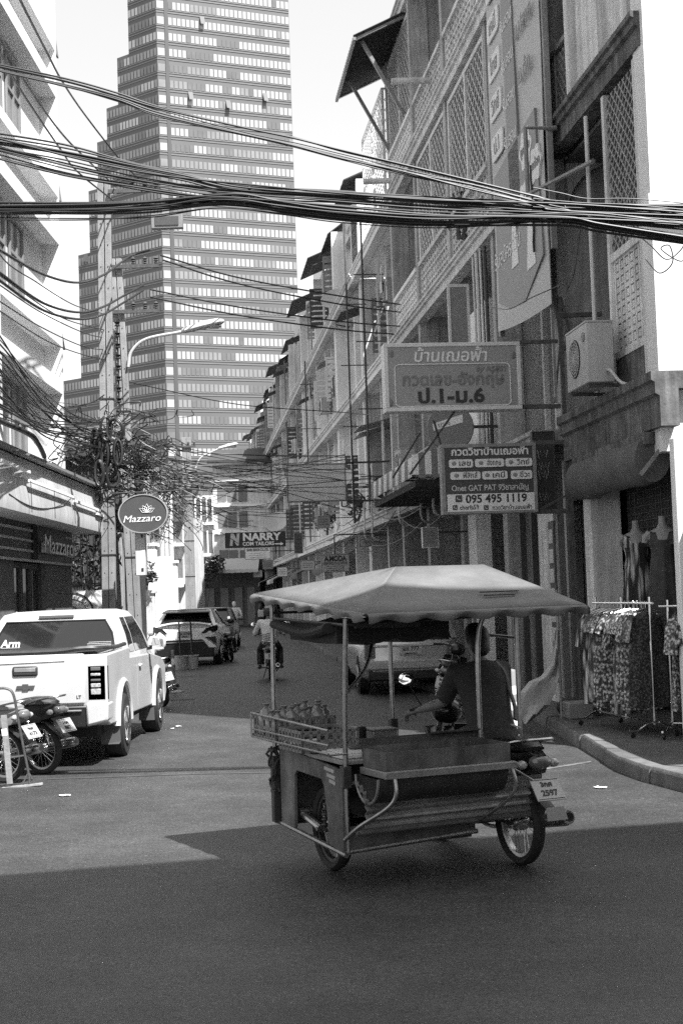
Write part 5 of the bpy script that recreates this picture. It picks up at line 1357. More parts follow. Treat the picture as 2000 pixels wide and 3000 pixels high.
# the motorcyclist riding away up the street
loc, rot = Vector((-1.70, 31.9, 0)), R(3)
motorcycle('ridden_motorcycle', 'motorcycle ridden away up the middle of the street', loc, rot, 'darkgrey', (('2กฆ', .03, .05), ('791', -.03, .06)))
T = thing('person', 'motorcyclist in a white jacket with striped hem riding up the street', 'person', loc, rot)
V, f, u, hd = person(T, dict(pel=(0, .22, .84), neck=(0, .30, 1.36), head=(0, .33, 1.50), shL=(-.20, .30, 1.29), shR=(.20, .30, 1.29), elL=(-.33, .42, 1.04), elR=(.33, .42, 1.04), wrL=(-.33, .76, 1.00), wrR=(.33, .76, 1.00),
    hpL=(-.11, .26, .82), hpR=(.11, .26, .82), knL=(-.23, .62, .66), knR=(.23, .62, .66), anL=(-.24, .52, .30), anR=(.24, .52, .30), toL=(-.27, .68, .26), toR=(.27, .68, .26)), (M_['shirt_white'], M_['jeans']), .016, 'long', cap=1)
m = MB(); m.ell((0, .33, 1.535), (.125, .15, .13), 16, 10); m.build('helmet', M_['darkgrey'], T)
m = MB(); m.ell((0, .31, 1.60), (.10, .11, .085), 14, 8); m.build('helmet_top', M_['lightgrey'], T)
m = MB()
for k in range(5): m.tube(smooth_path([(-.17, .10 + .0 * k, .80 + .05 * k), (0, .085, .84 + .05 * k), (.17, .10, .87 + .05 * k)], 4), .011, 5)
m.build('jacket_stripes', M_['midgrey'], T)
m = MB(); m.tube(smooth_path([(-.08, .2, 1.30), (0, .17, 1.24), (.08, .2, 1.30)], 4), .012, 6); m.build('scarf', M_['lightgrey'], T)

# the old man walking away
T = thing('person', 'white haired man in a pale patterned shirt walking up the street', 'person', (-4.95, 64.0, 0), R(8))
person(T, dict(pel=(0, 0, .93), neck=(0, .04, 1.43), head=(0, .07, 1.57), shL=(-.21, .03, 1.36), shR=(.21, .03, 1.36), elL=(-.29, -.02, 1.10), elR=(.30, -.06, 1.10), wrL=(-.30, .08, .87), wrR=(.33, .04, .87),
    hpL=(-.1, 0, .90), hpR=(.1, 0, .90), knL=(-.12, .12, .50), knR=(.12, -.02, .49), anL=(-.12, .12, .09), anR=(.13, -.22, .13), toL=(-.14, .28, .04), toR=(.14, -.08, .04)), (M_['shirt_check'], M_['trousers_mid']), .02, 'long', hairm='whitehair')
# the child with a backpack
T = thing('person', 'small walker in dark clothes with a pale backpack far up the street', 'person', (-4.1, 69.5, 0), R(6))
person(T, dict(pel=(0, 0, .80), neck=(0, .03, 1.22), head=(0, .05, 1.35), shL=(-.18, .02, 1.16), shR=(.18, .02, 1.16), elL=(-.26, -.03, .95), elR=(.26, .02, .95), wrL=(-.28, .06, .76), wrR=(.28, .10, .76),
    hpL=(-.09, 0, .78), hpR=(.09, 0, .78), knL=(-.1, .1, .43), knR=(.1, -.02, .43), anL=(-.1, .1, .08), anR=(.1, -.18, .11), toL=(-.11, .24, .03), toR=(.11, -.05, .04)), (M_['shirt_dark'], M_['jeans']), .02)
T2 = thing('backpack', 'pale backpack on the back of the small walker', 'backpack', (-4.1 + .02, 69.5 - .17, .86), R(6))
MB().box(-.14, .14, -.06, .06, 0, .34).build('bag', M_['lightgrey'], T2, bevel=.04)
m = MB()
for s in (-1, 1): m.tube([(s * .06, 0, .3), (s * .1, .05, .4), (s * .1, .12, .36)], .014, 6)
m.build('strap', M_['lightgrey'], T2)
# ================================================================ THE FOOD CART (cart frame: x to its right, y forward)
CO, CR = Vector((-0.048, 9.17, 0)), R(23.0)
MC = Matrix.Translation(CO) @ Matrix.Rotation(CR, 4, 'Z')
def cpt(x, y, z): return MC @ Vector((x, y, z))
M_['cart'] = mat('dull cart paint', 0.135, 0.6, var=.3, scale=7, streak=.45, dirt=.6, bump=.3, bscale=6)
M_['cartdark'] = mat('sooty sheet steel', 0.028, 0.6, var=.4, scale=8, bump=.15)
M_['galv'] = mat('galvanised sheet', 0.30, 0.42, metal=.4, var=.2, scale=10, dirt=.4)
M_['tube'] = mat('worn steel tube', 0.34, 0.3, metal=.9, var=.2, scale=20, dirt=.3)
M_['canopy'] = mat('faded tarpaulin', 0.135, 0.6, var=.16, scale=3.5, dirt=.25, bump=.5, bscale=7)
M_['charcoal'] = mat('charcoal', 0.015, 0.9, var=.5, scale=30, bump=.6, bscale=60)
M_['ash'] = mat('ash', 0.45, 0.9, var=.3, scale=20)
M_['crate'] = mat('grey plastic crate', 0.16, 0.5, var=.15, scale=8)
M_['paper'] = mat('greaseproof paper', 0.55, 0.7, var=.1, scale=8)
M_['bag'] = mat('clear bag of drink', 0.16, 0.22, var=.3, scale=9, spec=.8)
def food_cart():
    T = thing('food_cart', 'grill cart with a grey tarpaulin canopy welded to the side of a motorcycle', 'food cart', CO, CR)
    P = M_['cart']
    # left side panel with the wheel opening
    MB().prism([(0, .20), (.236, .235), (.27, .45), (.305, .60), (.345, .645), (.80, .655), (.84, .62), (.862, .255), (1.12, .255), (1.12, .80), (0, .735)], -.012, .012, 'x').build('side_panel', P, T, bevel=.004)
    t = MB()
    for k, (y, z, L) in enumerate(((.20, .715, .16), (.17, .675, .13), (.15, .64, .1))): t.bar((-.014, y - L/2, z), (-.014, y + L/2, z + .01), .022, .004, up=(1, 0, 0))
    t.build('faded_writing', M_['plaster_grey'], T)
    MB().prism([(0, .205), (.93, .255), (.93, .37), (0, .375)], -.01, .01, 'y').build('rear_panel', P, T, bevel=.003)
    t = MB(); rr_ = random.Random(3)
    for x in [.46 + .032 * k for k in range(11)]:
        if (round((x - .46) / .032)) in (3, 7): continue
        t.bar((x, -.012, .278), (x, -.012, .312), .018, .003, up=(0, 1, 0))
    for x in [.46 + .02 * k for k in range(18)]: t.bar((x, -.012, .328), (x, -.012, .34), .011, .003, up=(0, 1, 0))
    t.build('faded_writing', M_['darkgrey'], T)
    MB().box(.918, .942, .01, 1.12, .26, .78).build('side_panel', P, T)
    MB().box(0.012, .93, 1.10, 1.125, .26, .79).build('front_panel', P, T)
    MB().box(.35, .918, .02, .04, .37, .74).build('inner_panel', M_['cartdark'], T)
    MB().box(.345, .918, .02, 1.1, .225, .245).build('floor_plate', M_['cartdark'], T)
    MB().box(.33, .345, .04, 1.1, .35, .70).build('wheel_box', M_['black_matt'], T)
    # counter and rails
    MB().box(.0, .95, .0, 1.16, .765, .792).build('counter', M_['galv'], T, bevel=.004)
    r = MB(); r.tube([(0, -.02, .20), (0, 1.14, .25)], .018, 8); r.tube([(0, 0, .215), (.95, 0, .262)], .016, 8); r.tube([(.02, 1.13, .25), (.93, 1.13, .26)], .016, 8); r.build('chassis_tube', M_['tube'], T)
    # posts
    for pts in ([(0.02, 0, .2), (.02, -.01, .95), (.03, -.06, 1.70)], [(-.01, 1.22, .24), (-.01, 1.22, .9), (0, 1.22, 1.80)], [(.90, 1.16, .79), (.90, 1.16, 1.78)], [(1.0, .0, .79), (1.01, .0, 1.5), (1.06, -.03, 1.72)],
                [(1.66, .62, .60), (1.66, .62, 1.75)], [(1.50, .95, .9), (1.50, .95, 1.78)]):
        MB().tube(smooth_path(pts, 4) if len(pts) > 2 else pts, .0165, 10).build('canopy_post', M_['tube'], T)
    for x, y, z0, z1 in ((.02, 0, .62, .76), (.90, 1.16, .79, .93), (-.01, 1.22, .25, .72)): MB().box(x - .03, x + .03, y - .03, y + .03, z0, z1).build('post_socket', M_['dark_metal'], T, bevel=.005)
    b = MB(); b.tube([(1.66, .62, 1.50), (1.50, .95, 1.53)], .012, 8); b.tube([(1.66, .62, .80), (1.40, .62, .70)], .014, 8); b.build('post_brace', M_['tube'], T)
    m = MB(); m.tube(smooth_path([(.02, .0, 1.22), (.15, .2, 1.23), (.45, .6, 1.35), (.6, .8, 1.55), (.6, .8, 1.75)], 5), .013, 7); m.build('rubber_hose', M_['black'], T)
    # wire frame around the rack on the left edge
    r = MB()
    for z in (.845, .90, .995): r.tube([(-.10, -.02, z), (-.10, 1.46, z + (.02 if z > .9 else 0))], .008, 6)
    r.tube([(-.10, 1.46, .845), (-.10, 1.46, 1.015)], .008, 6); r.tube([(-.10, -.02, .84), (.02, -.02, .84)], .008, 6); r.tube([(-.10, 1.46, .86), (.42, 1.46, .86)], .008, 6); r.tube([(.42, 1.46, 1.01), (-.1, 1.46, 1.01)], .008, 6); r.tube([(.42, 1.46, .86), (.42, 1.46, 1.01)], .008, 6)
    for y in (.25, .5, .75, 1.0, 1.25): r.tube([(-.10, y, .845), (.02, y, .80)], .006, 6)
    r.tube([(.42, 1.46, .86), (.42, 1.1, .80)], .008, 6); r.build('rack_wire', M_['tube'], T)
    # hanging rope at the far left post
    m = MB(); rr_ = random.Random(8)
    for k in range(7):
        m.tube(smooth_path([(-.01 + rr_.uniform(-.05, .05), 1.22 + rr_.uniform(-.06, .06), .78 - .06 * j + rr_.uniform(-.02, .02)) for j in range(6)], 3), .010, 6)
    m.build('rope_bundle', M_['cartdark'], T)
    m = MB(); m.tube([(-.01, 1.22, .25), (0, 1.10, .25)], .012, 6); m.build('foot_link', M_['dark_metal'], T)
    # grill: tray, ledge, half drum, corrugated heat shield
    g = MB()
    x0, x1, y0, y1, z0, z1 = .14, 1.02, -.36, -.01, .752, .868
    g.box(x0, x1, y0, y0 + .008, z0, z1); g.box(x0, x1, y1 - .008, y1, z0, z1 + .01); g.box(x0, x0 + .008, y0 + .008, y1 - .008, z0, z1); g.box(x1 - .008, x1, y0 + .008, y1 - .008, z0, z1); g.box(x0 + .008, x1 - .008, y0 + .008, y1 - .008, z0, z0 + .01)
    g.build('grill_tray', P, T)
    MB().prism([(-.012, .80), (-.004, .80), (.03, .925), (.022, .925)], x0 - .0, x1, 'x').build('grill_back', M_['cartdark'], T); MB().box(x0 + .5, x1 - .02, -.015, .02, .925, .935).build('grill_back_rim', M_['cartdark'], T)
    MB().box(x0 + .01, x1 - .01, y0 + .01, y1 - .01, z0 + .012, z0 + .05).build('charcoal_bed', M_['charcoal'], T)
    a = MB()
    for cx, cy, s in ((.25, -.27, .09), (.42, -.2, .13), (.52, -.3, .1)): a.ell((cx, cy, z0 + .05), (s, .05, .014), 10, 6)
    a.build('ash_heap', M_['ash'], T)
    m = MB(); m.box(x0 - .02, x1 + .03, y0 - .035, y0 - .012, .705, .748); m.box(x0 - .022, x0 + .0, y0 - .012, .0, .706, .747); m.box(x0 - .02, x1 + .03, y0 - .012, -.01, .742, .750); m.build('grill_ledge', M_['galv'], T, bevel=.003)
    d = MB(); n = 14; cy, cz, rd = -.19, .705, .175
    ring = lambda x, r_: [(x, cy + r_ * math.cos(PI + PI * k / n), cz + r_ * math.sin(PI + PI * k / n) * .95) for k in range(n + 1)] 
    d.loft([ring(.085, rd), ring(1.0, rd)], True, True, False)
    d.add(ring(.085, rd), [list(range(n + 1))]); d.add(ring(1.0, rd), [list(range(n + 1))])
    d.build('half_drum', M_['cartdark'], T)
    m = MB(); m.tube([(.083, cy + rd * math.cos(PI + PI * k / n), cz + rd * math.sin(PI + PI * k / n) * .95) for k in range(n + 1)], .010, 6); m.build('drum_rim', M_['galv'], T)
    gr = []
    for k in range(81):
        a = R(75) + R(205) * k / 80; rad = .158 + .013 * math.cos(k * 2 * PI / 8)
        y, z = -.02 + rad * math.cos(a) * 1.2, .49 + rad * math.sin(a)
        gr.append([(.06, y, z), (.7, y, z + .005), (1.36, y, z + .01)])
    MB().sheet(gr, .003).build('corrugated_shield', M_['galv'], T)
    m = MB(); m.tube(smooth_path([(.19, -.37, .715), (.19, -.38, .60), (.15, -.33, .52), (.04, -.16, .40), (-.01, -.02, .30)], 5), .014, 8)
    m.tube(smooth_path([(1.02, -.37, .715), (1.04, -.38, .60), (1.0, -.33, .50), (.92, -.16, .38), (.86, -.02, .30)], 5), .012, 8); m.tube([(1.04, -.36, .70), (1.22, -.30, .60)], .008, 6); m.build('grill_brace', M_['tube'], T)
    # side wheel with its link and spring
    wheel(T, .147, .565, .285, .085, -1, True, M_['dark_metal'])
    m = MB(); m.tube([(.06, .86, .34), (.06, .55, .285)], .028, 10); m.tube([(.03, .565, .285), (.33, .565, .285)], .014, 8); m.tube([(.03, .87, .36), (.33, .87, .36)], .026, 10); m.build('axle_link', M_['tube'], T)
    m = MB(); m.tube([(.065, .50, .30), (.065, .40, .66)], .012, 6)
    for k in range(10): m.lathe([(.022, -.008), (.028, 0), (.022, .008)], 10, (.065, .495 - .09 * k / 9, .32 + .32 * k / 9))
    m.build('shock_absorber', M_['dark_metal'], T)
    # canopy
    C = dict(a=(.06, -.32, 1.735), b=(1.66, -.32, 1.735), c=(1.62, 1.42, 1.88), d=(-.07, 1.40, 1.885), r0=(.66, .50, 2.035), r1=(1.38, .55, 2.035))
    C = {k: Vector(v) for k, v in C.items()}
    def panel(p, q, r, s, n=10):       # p-q lower edge, s-r upper edge; slight sag between the frame bars
        return [[p.lerp(q, i / n).lerp(s.lerp(r, i / n), j / 5) - Vector((0, 0, .020 * math.sin(PI * i / n) * math.sin(PI * j / 5))) for j in range(6)] for i in range(n + 1)]
    cv = MB()
    for p, q, r, s in (('a', 'b', 'r1', 'r0'), ('b', 'c', 'r1', 'r1'), ('c', 'd', 'r0', 'r1'), ('d', 'a', 'r0', 'r0')):
        g = panel(C[p], C[q], C[r], C[s]); h = len(g); w = len(g[0])
        cv.add([v for row in g for v in row], [(i*w+j, (i+1)*w+j, (i+1)*w+j+1, i*w+j+1) for i in range(h-1) for j in range(w-1)], True)
    top = cv.build('canopy', M_['canopy'], T, ang=14)
    so_ = top.modifiers.new('thick', 'SOLIDIFY'); so_.thickness = .004; so_.offset = 0
    va = MB(); cen = (C['a'] + C['b'] + C['c'] + C['d']) / 4
    for p, q in (('a', 'b'), ('b', 'c'), ('c', 'd'), ('d', 'a')):
        p, q = C[p], C[q]; o = ((p + q) / 2 - cen); o.z = 0; o.normalize(); n = 70; L = (q - p).length; g = []
        for i in range(n + 1):
            b0 = p.lerp(q, i / n); ph = i / n * L / .27
            drop = .055 + .012 * math.cos(ph * 2 * PI)
            bul = .018 * math.sin(ph * 2 * PI + 1)
            g.append([b0, b0 + o * .025 + Vector((0, 0, -.012)), b0 + o * (.03 + bul * .4) + Vector((0, 0, -.028)), b0 + o * (.018 + bul) + Vector((0, 0, -drop))])
        va.sheet(g, .003)
    va.build('valance', M_['canopy'], T, ang=60)
    t = text('faded_writing', 'ร้านลูกชิ้นปิ้ง', .07, M_['lightgrey'], T, Matrix.Translation((0, 0, 0)) , .001) if False else None
    m = MB()
    for y, z, L in ((-.03, 1.842, .30), (-.09, 1.82, .24)): m.bar((1.02, y, z), (1.02 + L, y + .0, z), .018, .003, up=(0, .6, 1))
    m.build('faded_writing', M_['midgrey'], T)
    f = MB(); ed = [C['a'], C['b'], C['c'], C['d'], C['a']]
    for p, q in zip(ed, ed[1:]): f.tube([p - Vector((0, 0, .012)), q - Vector((0, 0, .012))], .011, 7)
    for p, q in (('a', 'r0'), ('d', 'r0'), ('b', 'r1'), ('c', 'r1'), ('r0', 'r1')): f.tube([C[p] - Vector((0, 0, .016)), C[q] - Vector((0, 0, .016))], .009, 6)
    f.tube([(.03, -.06, 1.66), (.0, 1.22, 1.70)], .011, 6); f.tube([(.03, -.06, 1.66), (1.06, -.03, 1.68)], .011, 6); f.tube([(0, 1.22, 1.74), (.9, 1.16, 1.74)], .011, 6); f.tube([(1.06, -.03, 1.68), (.9, 1.16, 1.72)], .011, 6)
    f.build('canopy_frame', M_['dark_metal'], T)
    # dark rolled sheets and gear slung under the canopy
    m = MB(); m.loft([[(.04 + .82 * i / 8, .12 + .85 * (k in (1, 2)), 1.535 + .14 * (k in (2, 3)) + .02 * math.sin(i * 2 + k)) for k in range(4)] for i in range(9)]); m.build('rolled_sheet', M_['black_matt'], T, ang=60)
    m = MB(); m.tube(smooth_path([(.0, .15, 1.64), (.02, .6, 1.60), (.0, 1.15, 1.66)], 6), [.05] * 13, 10, flat=.7); m.build('rolled_side_sheet', M_['black_matt'], T)
    m = MB(); m.tube([(.1, -.05, 1.67), (.55, -.05, 1.66)], .035, 10); m.build('rolled_side_sheet', M_['cartdark'], T)
    # the motorcycle the cart is welded to
    mo = motorcycle('tmp', 'x x x x', (0, 0, 0), 0, 'blackpaint', (('3กศ', .035, .05), ('2597', -.03, .06)), plate_tilt=40, stand=False, myaw=1)
    for ch in list(mo.children): ch.parent = T; ch.location = (1.29, .03, 0)
    bpy.data.objects.remove(mo)
    m = MB(); m.tube([(.94, .30, .32), (1.22, .30, .33)], .018, 8); m.tube([(.94, .85, .36), (1.24, .85, .40)], .018, 8); m.build('tow_bar', M_['dark_metal'], T)
    m = MB(); m.add([(1.23, -.43, .44), (1.36, -.43, .44), (1.37, -.46, .36), (1.22, -.46, .36), (1.23, -.425, .44), (1.36, -.425, .44), (1.37, -.455, .36), (1.22, -.455, .36)], [(0,1,2,3), (7,6,5,4), (0,4,5,1), (1,5,6,2), (2,6,7,3), (3,7,4,0)]); m.build('mud_flap', M_['midgrey'], T)
    return T
food_cart()

# goods standing on the cart: each a thing of its own
def cthing(name, label, cat, x, y, z, group=None, rot=0): return thing(name, label, cat, cpt(x, y, z), CR + rot, group)
def crate(x, y, z, w, l, h, label, m='crate'):
    T = cthing('plastic_crate', label, 'crate', x, y, z); mb = MB()
    for s in (0, 1):
        for zz in (.0, .45, .9): mb.box(s * (w - .012), s * (w - .012) + .012, 0, l, zz * h, (zz + .14) * h); mb.box(0.012, w - .012, s * (l - .012), s * (l - .012) + .012, zz * h, (zz + .14) * h)
    n = 7
    for i in range(n + 1):
        for s in (0, 1):
            mb.box(s * (w - .011), s * (w - .011) + .010, i * (l - .02) / n, i * (l - .02) / n + .02, 0, h * 1.03)
            mb.box(i * (w - .02) / n, i * (w - .02) / n + .02, s * (l - .011), s * (l - .011) + .010, 0, h * 1.03)
    mb.box(.01, w - .01, .01, l - .01, .002, .012); mb.build('slatted_box', M_[m], T); return T
crate(-.09, .98, .845, .46, .46, .15, 'slatted plastic crate holding the bags of drink at the cart front')
crate(-.08, .50, .80, .42, .45, .14, 'empty slatted plastic crate in the middle of the cart side')
rb = random.Random(21)
def drink_bag(i, x, y, s):
    labs = 'bag'
    T = thing('drink_bag', 'clear tied bag of drink standing in the crate on the cart', 'drink bag', cpt(x, y, .86), rb.uniform(0, 6), 'bags of drink in the crate'); T.scale = (s, s, s)
    MB().lathe([(0, 0), (.034, .004), (.047, .03), (.052, .08), (.049, .125), (.036, .155), (.014, .172)], 14).build('bag', M_['bag'], T)
    k = MB(); k.lathe([(.013, .168), (.014, .174), (.011, .178), (.018, .188), (.024, .196), (.02, .198), (.010, .186), (0, .184)], 10); k.build('knot', M_['bag'], T)
for i, (x, y) in enumerate([(-.04, 1.05), (.06, 1.04), (.16, 1.06), (.26, 1.04), (.33, 1.08), (-.05, 1.16), (.05, 1.17), (.15, 1.15), (.25, 1.17), (.33, 1.20), (-.04, 1.29), (.07, 1.30), (.17, 1.28), (.27, 1.31), (.0, 1.39), (.13, 1.38)]): drink_bag(i, x, y, rb.uniform(.95, 1.2))
T = cthing('paper_tray', 'flat white paper covered tray on the near corner of the counter', 'tray', .03, .08, .794)
MB().box(0, .32, 0, .36, 0, .025).build('tray', M_['paper'], T, bevel=.006); MB().box(.03, .29, .03, .33, .025, .035).build('paper', M_['paper'], T, bevel=.004)
m = MB(); m.ell((.2, .22, .045), (.06, .05, .02), 10, 6); m.build('skewered_food', M_['darkgrey'], T)
T = cthing('steel_tray', 'low pale tray behind the grill on the cart counter', 'tray', .40, .10, .794); MB().box(0, .46, 0, .24, 0, .03).build('tray', M_['galv'], T, bevel=.008); MB().box(.03, .43, .03, .21, .03, .04).build('paper', M_['paper'], T)
T = cthing('frying_pan', 'black shallow pan lying on the cart counter behind the grill', 'pan', .52, .55, .795)
MB().lathe([(0, .004), (.13, .004), (.17, .045), (.162, .045), (.125, .012), (0, .012)], 24).build('pan', M_['cartdark'], T); m = MB(); m.bar((.15, 0, .04), (.36, .05, .06), .03, .012); m.build('handle', M_['black'], T)
for x, y, lab in ((.46, .98, 'left black beaker at the front of the counter'), (.56, .97, 'right black beaker at the front of the counter')):
    T = cthing('beaker', lab, 'cup', x, y, .793, 'black beakers on the cart'); MB().lathe([(0, 0), (.033, 0), (.038, .11), (.034, .11), (.03, .008), (0, .008)], 16).build('cup', M_['black'], T)
T = cthing('condiment_box', 'low clear plastic box beside the black beakers', 'box', .62, .90, .793); MB().box(0, .2, 0, .16, 0, .08).build('box', M_['bag'], T, bevel=.01); MB().box(-.005, .205, -.005, .165, .08, .092).build('lid', M_['crate'], T, bevel=.004)
T = cthing('plastic_bag', 'crumpled clear plastic bag on the cart counter', 'bag', .30, 1.02, .793)
mb = MB(); mb.ell((0.05, 0, .055), (.11, .07, .06), 12, 8)
for i, v in enumerate(mb.v): mb.v[i] = v + Vector((.012 * math.sin(i * 1.7), .012 * math.sin(i * 2.3), .014 * math.sin(i * 3.1)))
mb.build('bag', M_['bag'], T)

# the driver
T = thing('person', 'cart driver in a dark t-shirt with a bag strap across the back, riding the motorcycle', 'person', CO, CR)
V, f, u, hd = person(T, dict(pel=(1.275, .34, .87), neck=(1.28, .50, 1.36), head=(1.285, .535, 1.50), shL=(1.10, .50, 1.29), shR=(1.455, .49, 1.29), elL=(1.085, .70, 1.06), elR=(1.58, .70, 1.06), wrL=(.975, .875, 1.0), wrR=(1.625, .89, 1.0),
    hpL=(1.19, .40, .84), hpR=(1.41, .40, .84), knL=(1.06, .82, .70), knR=(1.56, .82, .70), anL=(1.07, .62, .31), anR=(1.53, .62, .31), toL=(1.05, .80, .28), toR=(1.55, .80, .28), handup=(0, .35, 1)), (M_['shirt_dark2'] if 'shirt_dark2' in M_ else M_['shirt_dark'], M_['jeans']), .011, 'short', curl=.75, hairm='hair')
m = MB(); m.tube(smooth_path([(1.38, .43, 1.345), (1.415, .375, 1.27), (1.425, .335, 1.15), (1.43, .28, 1.04), (1.40, .225, .95)], 6), .022, 8, flat=.45); m.build('bag_strap', M_['cartdark'], T)
m = MB(); m.tube(smooth_path([(1.14, .335, 1.0), (1.24, .29, .95), (1.38, .245, .915), (1.45, .25, .89)], 5), .007, 6); m.build('apron_string', M_['lightgrey'], T)
# ================================================================ SIGNS ON THE RIGHT
def onplane(x, y, s):                    # photo point on the plane across the street at row distance s
    r = ray(x, y); o = rowpt(s, 0); t = (o - Vector((0, 0, CH))).dot(RU) / r.dot(RU); return Vector((0, 0, CH)) + r * t
ACR = -RN                                # across the street, towards the building
def cross_sign(name, label, px, s, th, frame_m, face_m, fr=.05, cat='sign', group=None):
    """box sign standing out from the facade; px = (x0, y0, x1, y1) on the photo. returns thing + mapping of photo points to its face"""
    a, b = onplane(px[0], px[3], s), onplane(px[2], px[1], s)
    c = (a + b) / 2; w = (b - a).dot(ACR); h = b.z - a.z
    T = thing(name, label, cat, c, RA, group)
    m = MB(); W, H = w / 2, h / 2
    m.box(-W, W, 0, th, H - fr, H); m.box(-W, W, 0, th, -H, -H + fr); m.box(-W, -W + fr, 0, th, -H + fr, H - fr); m.box(W - fr, W, 0, th, -H + fr, H - fr)
    m.build('frame', frame_m, T, bevel=.006); MB().box(-W + fr - .003, W - fr + .003, .012, th - .012, -H + fr - .003, H - fr + .003).build('face', face_m, T)
    def at(x, y):
        q = onplane(x, y, s) - c; return Vector((q.dot(ACR), .008, q.z))
    return T, at, w, h
def stext(T, at, x, y, s, pxh, m, pxw=None, s_=3.6, shear=0, bold=0.0, name='lettering'):
    p = at(x, y); k = (at(x, y - 10).z - at(x, y + 10).z) / 20
    return text(name, s, pxh * k * 1.0, m, T, facing((p.x, .006, p.z), (1, 0, 0)), .003, width=pxw * k if pxw else None, shear=shear, bold=bold)
M_['signface'] = mat('pale grey sign sheet', 0.27, 0.5, var=.06, scale=3, dirt=.1)
M_['signwhite'] = mat('white sign lettering', 0.62, 0.5, var=.05)
M_['signgrey'] = mat('faded sign lettering', 0.15, 0.5, var=.08)
M_['signdark'] = mat('dark sign sheet', 0.05, 0.5, var=.06, scale=3)
M_['signink'] = mat('dark sign lettering', 0.02, 0.5, var=0)
def rrect(x0, x1, z0, z1, r, n=5):
    out = []
    for cx, cz, a0 in ((x1 - r, z0 + r, -90), (x1 - r, z1 - r, 0), (x0 + r, z1 - r, 90), (x0 + r, z0 + r, 180)):
        for k in range(n + 1): a = R(a0 + 90 * k / n); out.append((cx + r * math.cos(a), cz + r * math.sin(a)))
    return out
T, at, w, h = cross_sign('school_light_box', 'large pale light box sign with white frame and Thai lettering, upper of the two', (1130, 1000, 1522, 1206), 3.6, .32, M_['white_metal'], M_['signface'], .055)
stext(T, at, 1320, 1043, 'บ้านเฌอฟ้า', 50, M_['signwhite'], 215, shear=.15, bold=.004)
stext(T, at, 1438, 1079, 'by ครูสุรา', 24, M_['signgrey'], 88, shear=.2, bold=.002)
stext(T, at, 1328, 1112, 'กวดเลข-อังกฤษ', 48, M_['signgrey'], 300, bold=.005)
stext(T, at, 1322, 1161, 'ป.1-ม.6', 56, M_['signink'], 196, bold=.009)
a, b = at(1160, 1192), at(1492, 1063); o = rrect(a.x, b.x, a.z, b.z, .06)
MB().tube([(x, .006, z) for x, z in o + o[:1]], .008, 5).build('border', M_['signwhite'], T)
for x0, y0 in ((1146, 1035), (1144, 1180), (1503, 1040)):
    p = at(x0, y0); m = MB(); m.ell((p.x, .006, p.z), (.035, .006, .055), 10, 6); m.build('mascot_sticker', M_['signgrey'], T)
T, at, w, h = cross_sign('tuition_sign', 'dark board with white Thai lettering and a phone number, below the pale light box', (1298, 1296, 1568, 1508), 3.6, .2, M_['grey_metal'], M_['signdark'], .05)
stext(T, at, 1434, 1323, 'กวดวิชาบ้านเฌอฟ้า', 30, M_['signwhite'], 228, bold=.004)
for x0, x1, y0, y1, s in ((1315, 1384, 1345, 1371, 'เลข'), (1391, 1475, 1343, 1369, 'อังกฤษ'), (1480, 1557, 1341, 1367, 'วิทย์'), (1319, 1406, 1381, 1406, 'ฟิสิกส์'), (1412, 1485, 1379, 1405, 'เคมี'), (1496, 1557, 1377, 1404, 'ชีวะ')):
    a, b = at(x0, y1), at(x1, y0); MB().prism(rrect(a.x, b.x, a.z, b.z, .03, 4), -.002, .010, 'y').build('label_pill', M_['signwhite'], T)
    t = stext(T, at, x0 + (x1 - x0) * .66, (y0 + y1) / 2, s, 22, M_['signink'], (x1 - x0) * .5, bold=.002); t.data.transform(Matrix.Translation((0, -.006, 0)))
    p = at(x0 + (x1 - x0) * .2, (y0 + y1) / 2); m = MB(); m.ell((p.x, -.003, p.z), (.035, .004, .03), 10, 6); m.build('picture', M_['midgrey'], T)
stext(T, at, 1435, 1429, 'Onet GAT PAT 9วิชาสามัญ', 24, M_['lightgrey'], 228, bold=.002)
a, b = at(1311, 1500), at(1564, 1442); MB().box(a.x, b.x, -.002, .010, a.z, b.z).build('white_strip', M_['signwhite'], T)
for x, y, s, hh, ww, bo in ((1453, 1461, '095 495 1119', 33, 182, .005), (1374, 1487, 'cherfa59', 19, 57, .002), (1499, 1487, 'กวดวิชาบ้านเฌอฟ้า', 17, 118, .002)):
    t = stext(T, at, x, y, s, hh, M_['signink'], ww, bold=bo); t.data.transform(Matrix.Translation((0, -.006, 0)))
for x, y, r in ((1343, 1461, .048), (1332, 1487, .034), (1423, 1487, .034)):
    p = at(x, y); MB().prism(rrect(p.x - r, p.x + r, p.z - r, p.z + r, r * .35, 3), -.006, 0, 'y').build('icon', M_['darkgrey'], T)
    m = MB(); m.tube(smooth_path([(p.x - r * .4, -.008, p.z + r * .45), (p.x - r * .35, -.008, p.z - r * .1), (p.x + r * .45, -.008, p.z - r * .45)], 4), r * .14, 5); m.build('icon_mark', M_['signwhite'], T)
T, at, w, h = cross_sign('scribbled_panel', 'narrow dark panel with white handwriting behind the tuition board', (1566, 1262, 1622, 1500), 4.3, .12, M_['darkgrey'], M_['signdark'], .02)
for k, (x, y) in enumerate(((1585, 1330), (1590, 1365), (1588, 1390), (1592, 1455))):
    m = MB(); rr_ = random.Random(k); pts = []
    for j in range(7): p = at(x - 12 + j * 5, y + (14 if j % 2 else -12) * rr_.uniform(.6, 1.1)); pts.append((p.x, .006, p.z))
    m.tube(pts, .006, 5); m.build('handwriting', M_['lightgrey'], T)
